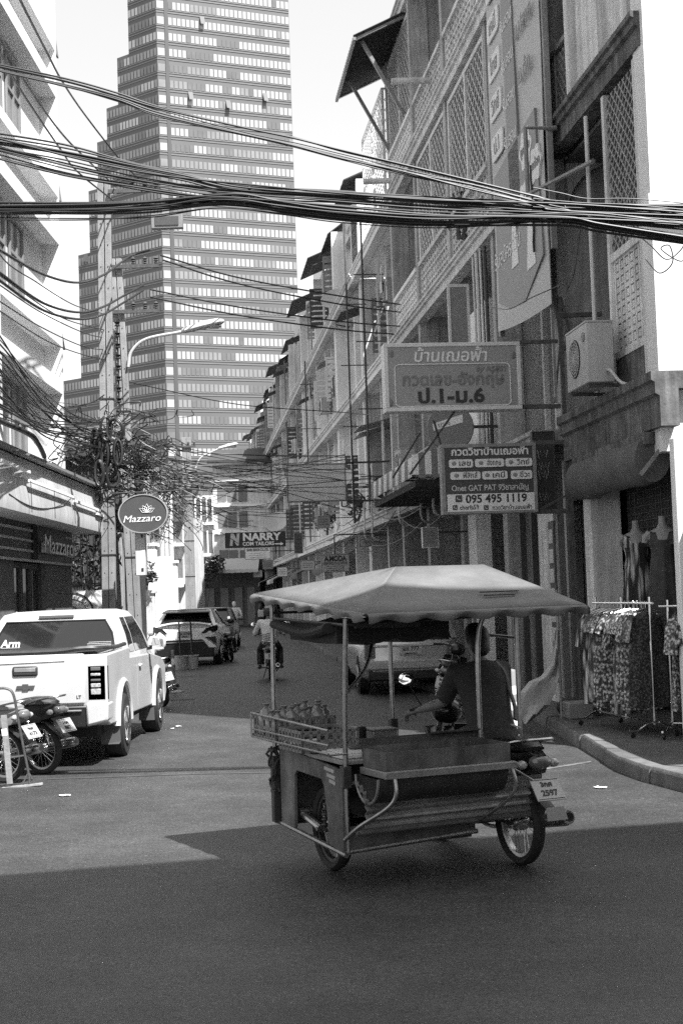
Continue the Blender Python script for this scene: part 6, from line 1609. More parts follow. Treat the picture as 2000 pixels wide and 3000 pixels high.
# steel truss that carries them
T = thing('sign_truss', 'rusty steel lattice frame bolted to the facade, carrying the school signs', 'frame', rowpt(3.75, 0), RA)
def tl(x, y): q = onplane(x, y, 3.75) - rowpt(3.75, 0); return Vector((q.dot(ACR), 0, q.z))
def tr(m, pts, w): 
    for p, q in zip(pts, pts[1:]): m.bar(tl(*p), tl(*q), w)
m = MB(); tr(m, ((1636, 870), (1668, 1560)), .055); m.build('upright', M_['rust'], T)
m = MB(); tr(m, ((1614, 880), (1628, 1180)), .04); m.build('upright', M_['grey_metal'], T)
m = MB(); tr(m, ((1668, 1560), (1690, 2060)), .045); m.build('upright', M_['rust'], T)
for pts, w in ((((1520, 1003), (1632, 1000)), .05), (((1522, 1192), (1640, 1190)), .06), (((1560, 1297), (1652, 1296)), .06), (((1568, 1500), (1665, 1497)), .06), (((1638, 925), (1760, 920)), .06), (((1640, 1020), (1680, 1018)), .06), (((1622, 860), (1640, 1000), (1624, 1180)), .025), (((1640, 870), (1690, 1060)), .04), (((1568, 1500), (1660, 1450)), .03)):
    m = MB(); tr(m, pts, w); m.build('strut', M_['rust'], T)
m = MB(); tr(m, ((1515, 1005), (1515, 1010)), .03)
for a, b in (((1330, 1206), (1200, 1390)), ((1270, 1232), (1302, 1345)), ((1230, 1268), (1150, 1400))): 
    m = MB(); tr(m, (a, b), .028); m.build('stay_rod', M_['dark_metal'], T)

# the tall vinyl banner on the facade
def banner():
    T = rowthing('vinyl_banner', 'tall pale vinyl banner with Thai course names hanging down the facade', 'banner', 0)
    def bp(x, y): s, z = Fc(x, y, .20); return (s, z)
    L0, R0 = bp(1400, -80), bp(1546, -80); L1, R1 = bp(1480, 955), bp(1640, 868)
    sL, sR, zb0, zb1, zt = (L0[0] + L1[0]) / 2, (R0[0] + R1[0]) / 2, L1[1], R1[1], 14.6
    g = []; n = 40
    for i in range(n + 1):
        row = []
        for j in range(13):
            u = j / 12; s = sL + (sR - sL) * u; z0 = zb0 + (zb1 - zb0) * u - .06 * math.sin(PI * u); z = zt + (z0 - zt) * i / n
            row.append((-.20 - .010 * math.sin(3 * u + i * .35) - .02 * math.sin(PI * u) * (i / n) ** 2, s, z))
        g.append(row)
    MB().sheet(g, .006).build('sheet', M_['vinyl'], T)
    off = -.238
    def patch(name, pts, m): return MB().prism([(s, z) for s, z in pts], off - .004, off + .045, 'x').build(name, m, T)
    W = sL - sR; M = lambda s, z: facing((off - .008, s, z), (0, -1, 0))
    band = [(sL - .32 * W, zt), (sL - .52 * W, zt), (sL - .60 * W, 7.4), (sL - .40 * W, 7.2)]
    patch('grey_band', band, M_['vinylgrey'])
    patch('grey_field', [(sL - .08 * W, 8.55), (sL - .90 * W, 8.75), (sL - .95 * W, zb1 + .75), (sL - .6 * W, zb0 + (zb1 - zb0) * .6 + .22), (sL - .3 * W, zb0 + (zb1 - zb0) * .3 + .25), (sL - .08 * W, zb0 + .42)], M_['vinylgrey'])
    for k, s in enumerate(('ป.1', 'วิทย์', 'ไทย', 'เคมี', 'เลข', 'ชีวะ', 'สังคม', 'ภาษา')):
        z = 9.0 + k * .66; c = sL - .17 * W
        MB().prism(rrect(c - .42, c + .42, z - .2, z + .2, .1, 3), off - .005, off + .02, 'x').build('word_patch', M_['vinylwhite'], T)
        text('lettering', s, .34, M_['signgrey'], T, M(c, z), .003, bold=.003)
    for k, s in enumerate(('ม.ต้น', 'ม.ปลาย', 'อังกฤษ', 'คณิตศาสตร์', 'วิทยาศาสตร์', 'ฟิสิกส์', 'เตรียมสอบ')):
        text('lettering', s, .36, M_['signgrey'], T, M(sL - .76 * W, 9.5 + k * .72), .003, bold=.003)
    for k in range(9):
        text('lettering', 'รับสอน', .3, M_['vinylwhite'], T, M(sL - .45 * W, 8.8 + k * .62), .003)
    for c, z, r in ((.72, 8.35, .36), (.88, 7.95, .32), (.66, 7.65, .30)):
        pts = [(sL - c * W + r * (1 + .13 * math.cos(6 * a)) * math.cos(a), z + r * .8 * (1 + .13 * math.cos(6 * a)) * math.sin(a)) for a in [2 * PI * i / 36 for i in range(36)]]
        MB().prism(pts, off - .009, off + .02, 'x').build('cloud_patch', M_['vinylwhite'], T)
        text('lettering', 'ถูกต้อง', .2, M_['signgrey'], T, facing((off - .013, sL - c * W, z), (0, -1, 0)), .003)
    text('lettering', 'รับสมัครด่วน', .36, M_['vinylwhite'], T, facing((off - .009, sL - .30 * W, 6.9 + .25), (0, -1, 0)), .003)
    for c, z, r in ((.45, 7.35, .22), (.75, 7.1, .26)):
        pts = [(sL - c * W - r, z - .55), (sL - c * W + r, z - .55), (sL - c * W + r * .6, z), (sL - c * W + r * .5, z + .35), (sL - c * W, z + .5), (sL - c * W - r * .5, z + .35), (sL - c * W - r * .6, z)]
        MB().prism(pts, off - .012, off + .01, 'x').build('figure_patch', M_['vinylwhite'], T)
    m = MB(); p = [(off - .014, sR + .62 + .03 * math.sin(k * 1.9), 8.0 - .16 * k) for k in range(9)]; m.tube(p, .02, 5); m.build('tear', M_['ink'], T)
    m = MB()
    for s in (sL + .06, sR - .06): m.bar((-.14, s, 6.0 if s == sL + .06 else 6.6), (-.14, s, 16), .08)
    m.build('side_rail', M_['grey_metal'], T)
M_['vinyl'] = mat('pale vinyl', 0.34, 0.45, var=.06, scale=2); M_['vinylgrey'] = mat('grey vinyl print', 0.15, 0.45, var=.06); M_['vinylwhite'] = mat('white vinyl print', 0.60, 0.45, var=.04)
banner()

# round sign, small signs, striped awning
o = onplane(1318, 1252, 8.5); T = thing('round_sign', 'grey round sign with a white stripe reading true, under the light box', 'sign', o, RA)
m = MB(); m.lathe([(0, -.04), (.40, -.04), (.42, 0), (.40, .05), (0, .05)], 40, (0, 0, 0), 'y', False); m.build('disc', M_['midgrey'], T)
m = MB(); m.prism([(-.30, -.06), (.22, .08), (.22, .22), (-.32, .06)], -.05, -.03, 'y'); m.build('stripe', M_['white'], T)
text('lettering', 'true', .13, M_['signgrey'], T, facing((-.12, -.052, .06), (1, 0, .26), (-.26, 0, 1)), .002)
m = MB(); m.bar((.35, 0, 0), (1.1, 0, 0), .05); m.build('arm', M_['dark_metal'], T)
M_['canvas_pale'] = mat('pale canvas', 0.34, .8, var=.15, scale=6, bump=.3, bscale=8)
def stripes_awning():
    T = rowthing('striped_awning', 'small striped cloth awning over a first floor balcony', 'awning', 9.3)
    p0, p1 = .3, 1.35; zt, zb = 4.55, 3.95; n = 9; w = (p1 - p0) / n
    for k in range(n):
        MB().box(-p0 - (k + 1) * w, -p0 - k * w, 0, .02, zb - .06 * (k % 2), zt + .0 - .03 * k).build('stripe', M_['white'] if k % 2 == 0 else M_['midgrey'], T)
    n = 14
    for k in range(n):
        y0, y1 = .02 + k * .42, .02 + (k + 1) * .42
        g = [[(-p0 - .0, y0, zt + .35), (-p1, y0, zt - .3), (-p1 - .01, y0, zb - .04)], [(-p0, y1, zt + .35), (-p1, y1, zt - .3), (-p1 - .01, y1, zb - .04)]]
        MB().sheet(g, .01, False).build('stripe', M_['white'] if k % 2 == 0 else M_['midgrey'], T)
    MB().box(-1.3, -.05, .03, 5.8, zb - .22, zb - .1).build('planter_shelf', M_['black_matt'], T)
stripes_awning()
T, at, w, h = cross_sign('blank_signboard', 'blank white rectangular signboard sticking out over the street', (842, 1356, 1012, 1472), 22, .14, M_['grey_metal'], M_['plaster_pure'], .035)
m = MB(); m.bar((w/2 + .2, .07, h/2 + .2), (w/2 + .2, .07, -h/2 - .6), .05); m.bar((w/2, .07, h/2), (w/2 + 1.2, .07, h/2 + .02), .05); m.bar((w/2, .07, -h/2), (w/2 + 1.2, .07, -h/2), .05); m.build('bracket', M_['dark_metal'], T)
T, at, w, h = cross_sign('tailor_sign', 'long black NARRY tailor sign with white letters over the street', (660, 1556, 836, 1606), 58, .2, M_['black'], M_['signink'], .05)
stext(T, at, 768, 1573, 'NARRY', 30, M_['white'], 112, bold=.02); stext(T, at, 757, 1593, 'COM TAILORS', 15, M_['white'], 92, bold=.008); stext(T, at, 688, 1581, 'N', 48, M_['lightgrey'], 30, bold=.06, shear=.15)
p = at(818, 1593); m = MB(); m.prism([(p.x - .22, p.z - .03), (p.x + .06, p.z - .03), (p.x + .06, p.z - .09), (p.x + .22, p.z), (p.x + .06, p.z + .09), (p.x + .06, p.z + .03), (p.x - .22, p.z + .03)], .0, .01, 'y'); m.build('arrow', M_['white'], T)
m = MB(); m.bar((w/2, .1, 0), (w/2 + 1.2, .1, 0), .06); m.build('bracket', M_['dark_metal'], T)
T, at, w, h = cross_sign('bead_shop_sign', 'small pale bead company sign below the black tailor sign', (718, 1602, 792, 1640), 62, .12, M_['grey_metal'], M_['white'], .03)
stext(T, at, 755, 1611, 'SAHIL BEADS CO.,LTD.', 10, M_['signgrey'], 64, bold=.01)
for k in range(3): 
    p = at(755, 1620 + 6 * k); MB().bar((p.x - .45, .005, p.z), (p.x + .45, .005, p.z), .035, .006).build('small_print', M_['lightgrey'], T)
m = MB(); m.bar((w/2, .06, .1), (w/2 + 1.6, .06, .1), .05); m.build('bracket', M_['dark_metal'], T)
T, at, w, h = cross_sign('bespoke_sign', 'pale A.MODA bespoke tailoring board hung below the canopy', (941, 1622, 1023, 1677), 21, .1, M_['grey_metal'], M_['lightgrey'], .02)
stext(T, at, 982, 1637, 'A.MODA', 21, M_['signink'], 66, bold=.008); stext(T, at, 982, 1650, 'BESPOKE TAILORING', 10, M_['signgrey'], 72, bold=.003)
for k in range(3): p = at(982, 1658 + 6 * k); MB().bar((p.x - .24, .005, p.z), (p.x + .24, .005, p.z), .012, .006).build('small_print', M_['signgrey'], T)
m = MB(); m.bar((0, .05, h/2), (0, .05, h/2 + .5), .03); m.bar((0, .05, h/2 + .5), (1.3, .05, h/2 + .5), .03); m.build('bracket', M_['dark_metal'], T)
T, at, w, h = cross_sign('small_shop_sign', 'small pale light box under the dark shop canopy', (1238, 1543, 1284, 1606), 11.5, .14, M_['white_metal'], M_['signface'], .02)
for k in range(4): p = at(1261, 1560 + 9 * k); MB().bar((p.x - .08, .005, p.z), (p.x + .08, .005, p.z), .012, .006).build('small_print', M_['signgrey'], T)
m = MB(); m.bar((w/2, .07, .1), (w/2 + .6, .07, .1), .03); m.build('bracket', M_['dark_metal'], T)

# air conditioners
def aircon(label, s, z, p=.12, L=.86, H=.62, big=True, group='air conditioners on the facades'):
    T = rowthing('air_conditioner', label, 'air conditioner', s, group, 0, z)
    MB().box(-p - .34, -p, 0, L, 0, H).build('case', M_['aircase'], T, bevel=.012)
    m = MB(); m.lathe([(0, -.003), (.24, -.003), (.25, .01), (0, .01)], 28, (-p - .345, L * .58, H * .5), 'x', False); fan = m.build('fan_opening', M_['black_matt'], T)
    if big:
        m = MB()
        for r in (.06, .10, .14, .18, .22): m.lathe([(r, -.014), (r + .006, -.014), (r + .006, -.006), (r, -.006), (r, -.014)], 28, (-p - .345, L * .58, H * .5), 'x', False)
        for k in range(8): a = PI * k / 8; m.bar((-p - .355, L * .58 - .24 * math.cos(a), H * .5 - .24 * math.sin(a)), (-p - .355, L * .58 + .24 * math.cos(a), H * .5 + .24 * math.sin(a)), .006)
        m.build('fan_guard', M_['lightgrey'], fan)
        m = MB(); m.lathe([(0, -.006), (.06, -.006), (.06, .0), (0, .0)], 20, (-p - .345, L * .14, H * .78), 'x', False); m.build('badge', M_['midgrey'], T)
        m = MB(); m.box(-p - .345, -p + .005, -.006, L + .006, H, H + .02); m.build('lid', M_['aircase'], T)
    m = MB(); m.bar((-p - .32, .08, -.03), (0, .08, -.03), .04); m.bar((-p - .32, L - .08, -.03), (0, L - .08, -.03), .04); m.build('bracket', M_['rust'], T)
    m = MB(); m.tube(smooth_path([(-p - .1, -.0, .15), (-p - .08, -.10, .12), (-p, -.25, -.05), (0, -.5, -.12)], 4), .02, 7); m.build('hose', M_['lightgrey'], T)
M_['aircase'] = mat('air conditioner case', 0.40, 0.5, var=.06, scale=4, streak=.15)
aircon('large air conditioner standing on the stained canopy of the clothes shop', .95, 4.33, .12, .95, .74)
aircon('air conditioner on the balcony behind the striped awning', 15.2, 4.4, .35)
aircon('air conditioner under the second floor ledge of the next shophouse', 22.6, 9.9, -.55)
aircon('air conditioner low on the first floor of the next shophouse', 27.2, 5.2, -.55, big=False)
aircon('air conditioner high on the pale streaked shophouse', 41, 9.2, -.35, big=False); aircon('air conditioner low on the pale streaked shophouse', 45.5, 5.0, -.35, big=False); aircon('air conditioner on the long shophouse in mid street', 58, 9.4, -.35, big=False)
# sheet metal hoods and cages higher up
T = rowthing('roof_cage', 'white wire mesh cage standing on the ledge beyond the corner shophouse', 'cage', 21.0, None, 0, 12.15)
m = MB(); 
for x in (0.05, 1.5):
    for y in (0, 2.2, 4.4): m.bar((x, y, 0), (x, y, 3.1), .07)
    m.bar((x, 0, 3.1), (x, 4.4, 3.1), .07); m.bar((x, 0, 1.6), (x, 4.4, 1.6), .05)
for y in (0, 4.4): m.bar((.05, y, 3.1), (1.5, y, 3.1), .06)
m.build('frame', M_['white_metal'], T); m = MB(); lattice(m, 0, 4.4, .05, 3.1, .06, .30, .016); m.build('mesh', M_['white_metal'], T)
m = MB(); h = 3.0
k = .05 - h
while k < 1.5:                                   # mesh on the end that faces down the street
    for sg in (1, -1):
        xa, xb = max(k, .05), min(k + h, 1.5)
        if xb - xa > .03:
            za, zb = (xa - k), (xb - k)
            if sg < 0: za, zb = h - za, h - zb
            m.bar((xa, .0, za + .05), (xb, .0, zb + .05), .016)
    k += .28
m.build('mesh', M_['white_metal'], T)
# plants on the shop canopies
for i, (s, z, lab) in enumerate(((24.0, 4.15, 'bushy plant on the canopy beyond the corner shophouse'), (29.5, 4.15, 'second bushy plant on the canopy in mid row'), (10.8, 8.6, 'trailing plant in the balcony above the light box'), (40, 4.2, 'plant on the canopy under the blank signboard'))):
    b = rowpt(s, .05, z); bush('balcony_plant', lab, 'plant', b, [((0, 0, .45), (.35, .35, .3)), ((.1, .2, .75), (.25, .3, .25))], .08, 260, stems=2, seed=30 + i)

# ================================================================ THE CLOTHES SHOP
def fab(name, a, b, sc, seed, str_=1.0):
    m = bpy.data.materials.new(name); m.use_nodes = True; t = m.node_tree; bs = t.nodes['Principled BSDF']; bs.inputs['Roughness'].default_value = .85
    tc = t.nodes.new('ShaderNodeTexCoord'); mp = t.nodes.new('ShaderNodeMapping'); mp.inputs['Location'].default_value = (seed, seed * 2, seed); mp.inputs['Scale'].default_value = (1, 1, str_)
    vo = t.nodes.new('ShaderNodeTexVoronoi'); vo.inputs['Scale'].default_value = sc; no = t.nodes.new('ShaderNodeTexNoise'); no.inputs['Scale'].default_value = sc * 1.2; no.inputs['Detail'].default_value = 4
    ad = t.nodes.new('ShaderNodeMath'); ad.operation = 'ADD'; cr = t.nodes.new('ShaderNodeMapRange')
    for i, v in enumerate((.62, 1.12, b, a)): cr.inputs[i + 1].default_value = v
    L = t.links; L.new(tc.outputs['Object'], mp.inputs[0]); L.new(mp.outputs[0], vo.inputs['Vector']); L.new(mp.outputs[0], no.inputs['Vector'])
    L.new(vo.outputs['Distance'], ad.inputs[0]); L.new(no.outputs['Fac'], ad.inputs[1]); L.new(ad.outputs[0], cr.inputs[0]); L.new(cr.outputs[0], bs.inputs['Base Color']); return m
FAB = [fab('dark flowered cotton', .02, .50, 24, 1), fab('pale flowered cotton', .06, .62, 30, 2), fab('striped batik', .02, .55, 22, 3, .12), fab('black sprigged cotton', .012, .10, 40, 4), fab('grey batik', .05, .40, 18, 5, .4)]
def dress(T, m, W, H, sleeve=.22, seed=0, top=0.0, flare=1.0):
    """a dress hanging in the x-z plane of T, hanger at z = top"""
    r_ = random.Random(seed); rings = []; n = 28
    for i in range(15):
        t = i / 14; z = top - .03 - H * t
        w = W / 2 * (.45 + .55 * min(1, t / .05)) if t < .06 else W / 2 * (1 - .22 * math.sin(min(1, t / .45) * PI) ) * (1 + (flare - 1) * t)
        d = .035 + .035 * t
        ring = []
        for k in range(n):
            a = 2 * PI * k / n; f = 1 + .30 * t * math.sin(a * 7 + seed + t * 2)
            ring.append((w * math.cos(a), d * math.sin(a) * f + .01 * math.sin(a * 3 + seed), z + (.02 * math.cos(a) ** 2 * -1 if t < .06 else 0)))
        rings.append(ring)
    mb = MB(); mb.loft(rings); mb.build('cloth', m, T, ang=80)
    if sleeve:
        for s in (-1, 1):
            q = MB(); q.tube([(s * W * .38, 0, top - .07), (s * W * .52, 0, top - .16), (s * W * .62, .01, top - .16 - sleeve)], [.06, .075, .085], 12, flat=.5); q.build('sleeve', m, T)
def clothes_rack(label, a, b, z, n, seed, bz=.14):
    a, b = Vector((a[0], a[1], bz)), Vector((b[0], b[1], bz)); d = (b - a); L = d.length; rot = math.atan2(d.y, d.x)
    T = thing('clothes_rack', label, 'clothes rack', a, rot)
    m = MB(); m.tube([(-.1, 0, z), (L + .1, 0, z)], .014, 8); m.build('rail', M_['chrome'], T)
    for x in (0, L / 2, L):
        m = MB(); m.tube([(x, 0, .14), (x, 0, z + .07)], .012, 8); m.build('upright', M_['chrome'], T)
    for x in (0, L):
        m = MB(); m.tube(smooth_path([(x, -.30, .09), (x, -.20, .09), (x, -.09, .15), (x, 0, .17), (x, .09, .15), (x, .20, .09), (x, .30, .09)], 5), .013, 8); m.build('foot', M_['chrome'], T)
        for y in (-.26, .26):
            m = MB(); m.lathe([(0, -.012), (.028, -.012), (.032, 0), (.028, .012), (0, .012)], 14, (x, y, .033), 'x'); m.tube([(x, y, .033), (x, y, .09)], .007, 6); m.build('castor', M_['black'], T)
    m = MB(); m.tube([(0, 0, .16), (L, 0, .16)], .012, 8); m.build('base_bar', M_['chrome'], T)
    r_ = random.Random(seed)
    for k in range(n):
        x = .05 + (L - .1) * (k + .5) / n; p = a + d * (x / L) + Vector((0, 0, z - .06))
        kind = r_.choice([0, 0, 1, 1, 2, 4, 3]) if k < n - 2 else (1 if k == n - 2 else 3)
        lab = ('dark flowered', 'pale flowered', 'striped', 'black sprigged', 'grey batik')[kind] + ' cotton dress hanging on the ' + label.split(' rack')[0].replace('clothes', '').strip() + ' clothes rack'
        G_ = thing('hanging_dress', lab, 'dress', p, rot + PI / 2 + r_.uniform(-.15, .15), 'dresses on the pavement racks')
        m = MB(); m.tube(smooth_path([(-.19, 0, -.05), (0, 0, .0), (.19, 0, -.05)], 4), .007, 6); m.tube(smooth_path([(0, 0, 0), (0, 0, .04), (.015, 0, .07), (0, 0, .085), (-.015, 0, .07)], 3), .004, 5); m.build('hanger', M_['steel'], G_)
        dress(G_, FAB[kind], .42 + .06 * r_.random(), 1.02 + .16 * r_.random(), r_.choice([.12, .2, .3]), seed * 31 + k, -.01, 1.12)
a, b = G(1775, 2160, .14), G(1950, 2205, .14)
clothes_rack('full clothes rack in front of the open shop', (3.12, 17.75), (3.42, 16.05), 1.50, 13, 5)
clothes_rack('near clothes rack cut by the right picture edge', (3.60, 15.95), (4.8, 15.1), 1.46, 9, 9)
# mannequin torsos in the shop opening
def mannequin(label, px, fabm, seed):
    s, z = Fc(px, 1560, -.35); b = rowpt(s, -.35, 2.55)
    T = thing('mannequin', label, 'mannequin', b, R(-18), 'dressed torsos hung in the shop front')
    m = MB(); rings = []
    for zz, w, d in ((.12, .045, .045), (.03, .05, .05), (-.02, .075, .06), (-.06, .17, .075), (-.14, .185, .10), (-.26, .16, .12), (-.42, .125, .095), (-.55, .16, .11), (-.68, .17, .12)):
        rings.append([(w * math.cos(2*PI*k/20), d * math.sin(2*PI*k/20), zz) for k in range(20)])
    m.loft(rings); m.build('torso', M_['manne'], T)
    for s_ in (-1, 1): q = MB(); q.tube([(s_ * .15, 0, -.08), (s_ * .205, 0, -.13), (s_ * .215, .0, -.2)], [.05, .048, .042], 10); q.build('arm_stump', M_['manne'], T)
    m = MB(); rings = []; n = 36
    for i in range(16):
        t = i / 15; zz = -.17 - 1.0 * t
        w, d = (.195 - .05 * math.sin(min(1, t / .35) * PI), .125) if t < .3 else (.165 + .10 * (t - .3), .13 + .03 * t)
        rings.append([((w + .012 * math.sin(9 * 2*PI*k/n + seed) * t) * math.cos(2*PI*k/n), (d + .02 * math.sin(9 * 2*PI*k/n + seed) * t) * math.sin(2*PI*k/n), zz) for k in range(n)])
    m.loft(rings, False); m.build('dress', fabm, T, ang=80)
    for s_ in (-1, 1):
        q = MB(); q.loft([[(s_ * .03, -.118, -.24), (s_ * .16, -.105, -.22), (s_ * .16, -.08, -.22), (s_ * .03, -.10, -.24)], [(s_ * .075, -.095, -.10), (s_ * .14, -.085, -.08), (s_ * .14, -.06, -.08), (s_ * .075, -.07, -.10)], [(s_ * .09, -.03, -.035), (s_ * .14, -.03, -.05), (s_ * .14, .0, -.05), (s_ * .09, 0, -.035)]]); q.build('strap', fabm, T)
    m = MB(); m.tube([(0, 0, .12), (0, 0, .75)], .008, 6); m.build('hook', M_['dark_metal'], T)
M_['manne'] = mat('mannequin skin', 0.26, 0.4, var=.04)
mannequin('left torso in a dark v-neck dress above the clothes rack', 1792, FAB[3], 1); mannequin('middle torso in a striped long dress above the clothes rack', 1862, FAB[2], 2); mannequin('right torso in a plain black dress beside the white post', 1940, M_['cartdark'], 3)
# pavement clutter
p = G(1506, 2182); T = thing('bollard', 'short traffic bollard with grey and white bands beside the driver', 'bollard', p)
MB().lathe([(.058, 0), (.058, .86), (.045, .89), (0, .9)], 20).build('post', M_['midgrey'], T)
for z in (.03, .22, .41, .60):
    MB().lathe([(.06, z), (.06, z + .10)], 20).build('band', M_['white'], T)
MB().lathe([(.12, 0), (.12, .02), (.06, .04)], 20).build('base', M_['dark_metal'], T)
T = thing('canvas_sheet', 'pale canvas sheet tied to a thin pole and curling to a point above the kerb', 'sheet', D(1575, 2000, 18.6))
g = []; o = D(1575, 2000, 18.6)
for k, (y, xa, xb) in enumerate(((1845, 1624, 1635), (1900, 1619, 1636), (1950, 1608, 1636), (1982, 1582, 1634), (1996, 1549, 1631), (2030, 1521, 1623), (2065, 1516, 1606), (2092, 1523, 1578), (2121, 1533, 1541))):
    g.append([(lambda q: (q.x, q.y, q.z))(D(xa + (xb - xa) * u / 6, y, 18.6 + .05 * math.sin(u * 1.1 + k * .8) - .10 * math.sin(PI * u / 6) * (k > 3)) - o) for u in range(7)])
MB().sheet(g, .008).build('cloth', M_['canvas_pale'], T); q = D(1634, 1840, 18.6) - o; m = MB(); m.tube([(q.x, q.y + .02, -o.z + .15), (q.x, q.y + .02, q.z + .5)], .018, 8); m.build('pole', M_['grey_metal'], T)
T = rowthing('card_board', 'narrow dark board with a column of pale cards by the shop door', 'board', 3.95, None, .12, .5)
MB().box(-.08, -.05, 0, .30, 0, 2.3).build('board', M_['darkgrey'], T)
for k in range(7): MB().box(-.09, -.08, .05, .25, .3 + k * .28, .5 + k * .28).build('card', M_['lightgrey'], T)
T = rowthing('cardboard_stack', 'folded cartons and bags heaped at the foot of the clothes rack', 'carton', 2.25, None, .32, .14)
MB().box(-.22, .12, 0, .34, 0, .22).build('carton', M_['midgrey'], T, bevel=.02); m = MB(); m.ell((-.05, .5, .12), (.2, .2, .13), 10, 8); m.build('bag', M_['shirt_dark'], T)
# left foreground hoop stand
p = G(62, 2305); T = thing('hoop_stand', 'rusty hoop barrier on a flat foot beside the parked motorcycles', 'barrier', p)
def hl(x, y): q = D(x, y, p.y) - p; return (q.x, q.y, q.z)
m = MB(); m.tube(smooth_path([hl(-60, 2030), hl(-10, 2018), hl(22, 2018), hl(40, 2035), hl(52, 2095), hl(68, 2180), hl(84, 2262), hl(88, 2296)], 6), .014, 8); m.build('hoop', M_['tube'], T)
m = MB(); m.bar(hl(12, 2095), hl(30, 2296), .055, .03); m.build('flat_post', M_['concrete'], T); m = MB(); m.bar(hl(14, 2135), hl(16.5, 2155), .058, .034); m.build('white_band', M_['white'], T)
m = MB(); m.bar(hl(34, 2218), hl(76, 2212), .016); m.bar(hl(84, 2262), hl(68, 2296), .012); m.bar(hl(84, 2262), hl(105, 2292), .012); m.build('brace', M_['tube'], T)
m = MB(); m.bar(hl(5, 2310), hl(125, 2296), .06, .02); m.build('foot', M_['concrete'], T)
# buckets with poles, far post
for x, y, lab in ((531, 1962, 'left plastic bucket holding an upright pole behind the white crossover'), (565, 1960, 'right plastic bucket holding an upright pole behind the white crossover')):
    p = G(x, y); T = thing('bucket', lab, 'bucket', p, 0, 'buckets keeping the parking space')
    MB().lathe([(0, 0), (.14, 0), (.17, .34), (.18, .34), (.18, .37), (.155, .37), (.15, .3), (0, .3)], 20).build('pail', M_['lightgrey'], T)
    MB().tube([(0, 0, .28), (-.03, 0, 1.25)], .022, 8).build('pole', M_['dark_metal'], T); MB().lathe([(0, .3), (.15, .3), (.15, .33), (0, .33)], 16).build('cement', M_['concrete'], T)
p = G(512, 2028); T = thing('sign_post', 'thin post with a white band on a round foot beside the dark motorcycle', 'post', p)
MB().tube([(0, 0, 0), (-.02, 0, .85)], .035, 10).build('post', M_['midgrey'], T); MB().tube([(-.012, 0, .55), (-.016, 0, .68)], .038, 10).build('band', M_['white'], T); MB().lathe([(0, 0), (.18, 0), (.18, .02), (.04, .04)], 18).build('foot', M_['lightgrey'], T)
r_ = random.Random(14)
for k, (x, y) in enumerate(((190, 2331), (1757, 2308), (523, 2128), (505, 2135))):
    p = G(x, y, .006); T = thing('litter', ('crumpled scrap of white paper on the lit asphalt near the pickup', 'scrap of white paper on the road by the right kerb', 'white scrap beside the pickup front wheel', 'smaller white scrap beside the pickup front wheel', 'tiny scrap on the road ahead of the shade edge', 'scrap in the shade line left of the cart', 'small scrap on the shaded road in front', 'pale scrap in the right gutter')[k], 'litter', p, r_.uniform(0, 3))
    w = .05 if k < 3 else .025; g = [[(w * (i - 1.5) * .7, w * (j - 1.5) * .5, .012 * r_.random()) for j in range(4)] for i in range(4)]
    MB().sheet(g, .002).build('paper', M_['white'], T)

# ================================================================ OVERHEAD CABLES
def cable(px, r, label, group, n=8, jit=0.0, name='overhead_cable'):
    """px: (x, y, depth) control points on the photo"""
    pts = [D(x, y, Y) for x, y, Y in px]
    q = smooth_path(pts, n)
    if jit:
        ph = rnd.uniform(0, 6); q = [p + Vector((0, 0, jit * math.sin(i * .55 + ph))) for i, p in enumerate(q)]
    c = pts[0].copy(); m = MB(); m.tube([p - c for p in q], r, 6); o = m.build(name, M_['cable']); o.location = c
    return tag(o, label, 'cable', group)
rb = random.Random(77)
def bundle(px, k, spread, r, label, group):
    for i in range(k):
        dy = (i - (k - 1) / 2) * spread / max(1, k - 1); e0, e1, e2 = rb.uniform(-1, 1), rb.uniform(-1, 1), rb.uniform(-1, 1); n = len(px)
        pp = []
        for j, (x, y, Y) in enumerate(px):
            t = j / (n - 1); w = (1 - t) * e0 + t * e1; pp.append((x, y + dy * (.7 + .5 * w) + 7 * e2 * math.sin(PI * t) + rb.uniform(-3.5, 3.5), Y + .05 * e2))
        cable(pp, r * rb.uniform(.7, 1.25), label, group)
YB = 13.0
bundle([(-40, 196, YB), (191, 250, YB), (344, 290, YB), (472, 332, YB), (727, 393, YB), (861, 422, YB), (1000, 458, YB), (1191, 502, YB), (1383, 545, YB), (1574, 592, YB), (1640, 606, YB), (2040, 620, YB)], 8, 34, .008, 'black cable of the uppermost slack bundle crossing the street', 'cables of the uppermost bundle')
bundle([(-40, 408, YB), (191, 445, YB), (383, 490, YB), (536, 520, YB), (708, 555, YB), (1000, 572, YB), (1255, 588, YB), (1446, 598, YB), (1640, 612, YB), (2040, 628, YB)], 10, 46, .008, 'black cable of the middle bundle crossing the street', 'cables of the middle bundle')
bundle([(-40, 432, YB), (191, 492, YB), (383, 532, YB), (574, 562, YB), (708, 575, YB), (1000, 600, YB), (1290, 622, YB), (1640, 630, YB), (2040, 652, YB)], 10, 62, .008, 'black cable between the middle bundle and the thick low bundle', 'cables between the bundles')
bundle([(-40, 606, YB), (255, 608, YB), (446, 600, YB), (574, 590, YB), (708, 582, YB), (829, 606, YB), (1000, 626, YB), (1287, 645, YB), (1638, 644, YB), (1765, 664, YB), (2040, 706, YB)], 9, 34, .011, 'thick black cable of the heavy low bundle', 'cables of the heavy low bundle')
bundle([(-40, 626, YB), (255, 628, YB), (446, 620, YB), (640, 596, YB), (829, 618, YB), (1000, 640, YB), (1287, 655, YB), (1600, 640, YB), (1765, 640, YB), (2040, 668, YB)], 6, 34, .007, 'thin cable lashed under the heavy low bundle', 'thin cables under the heavy bundle')
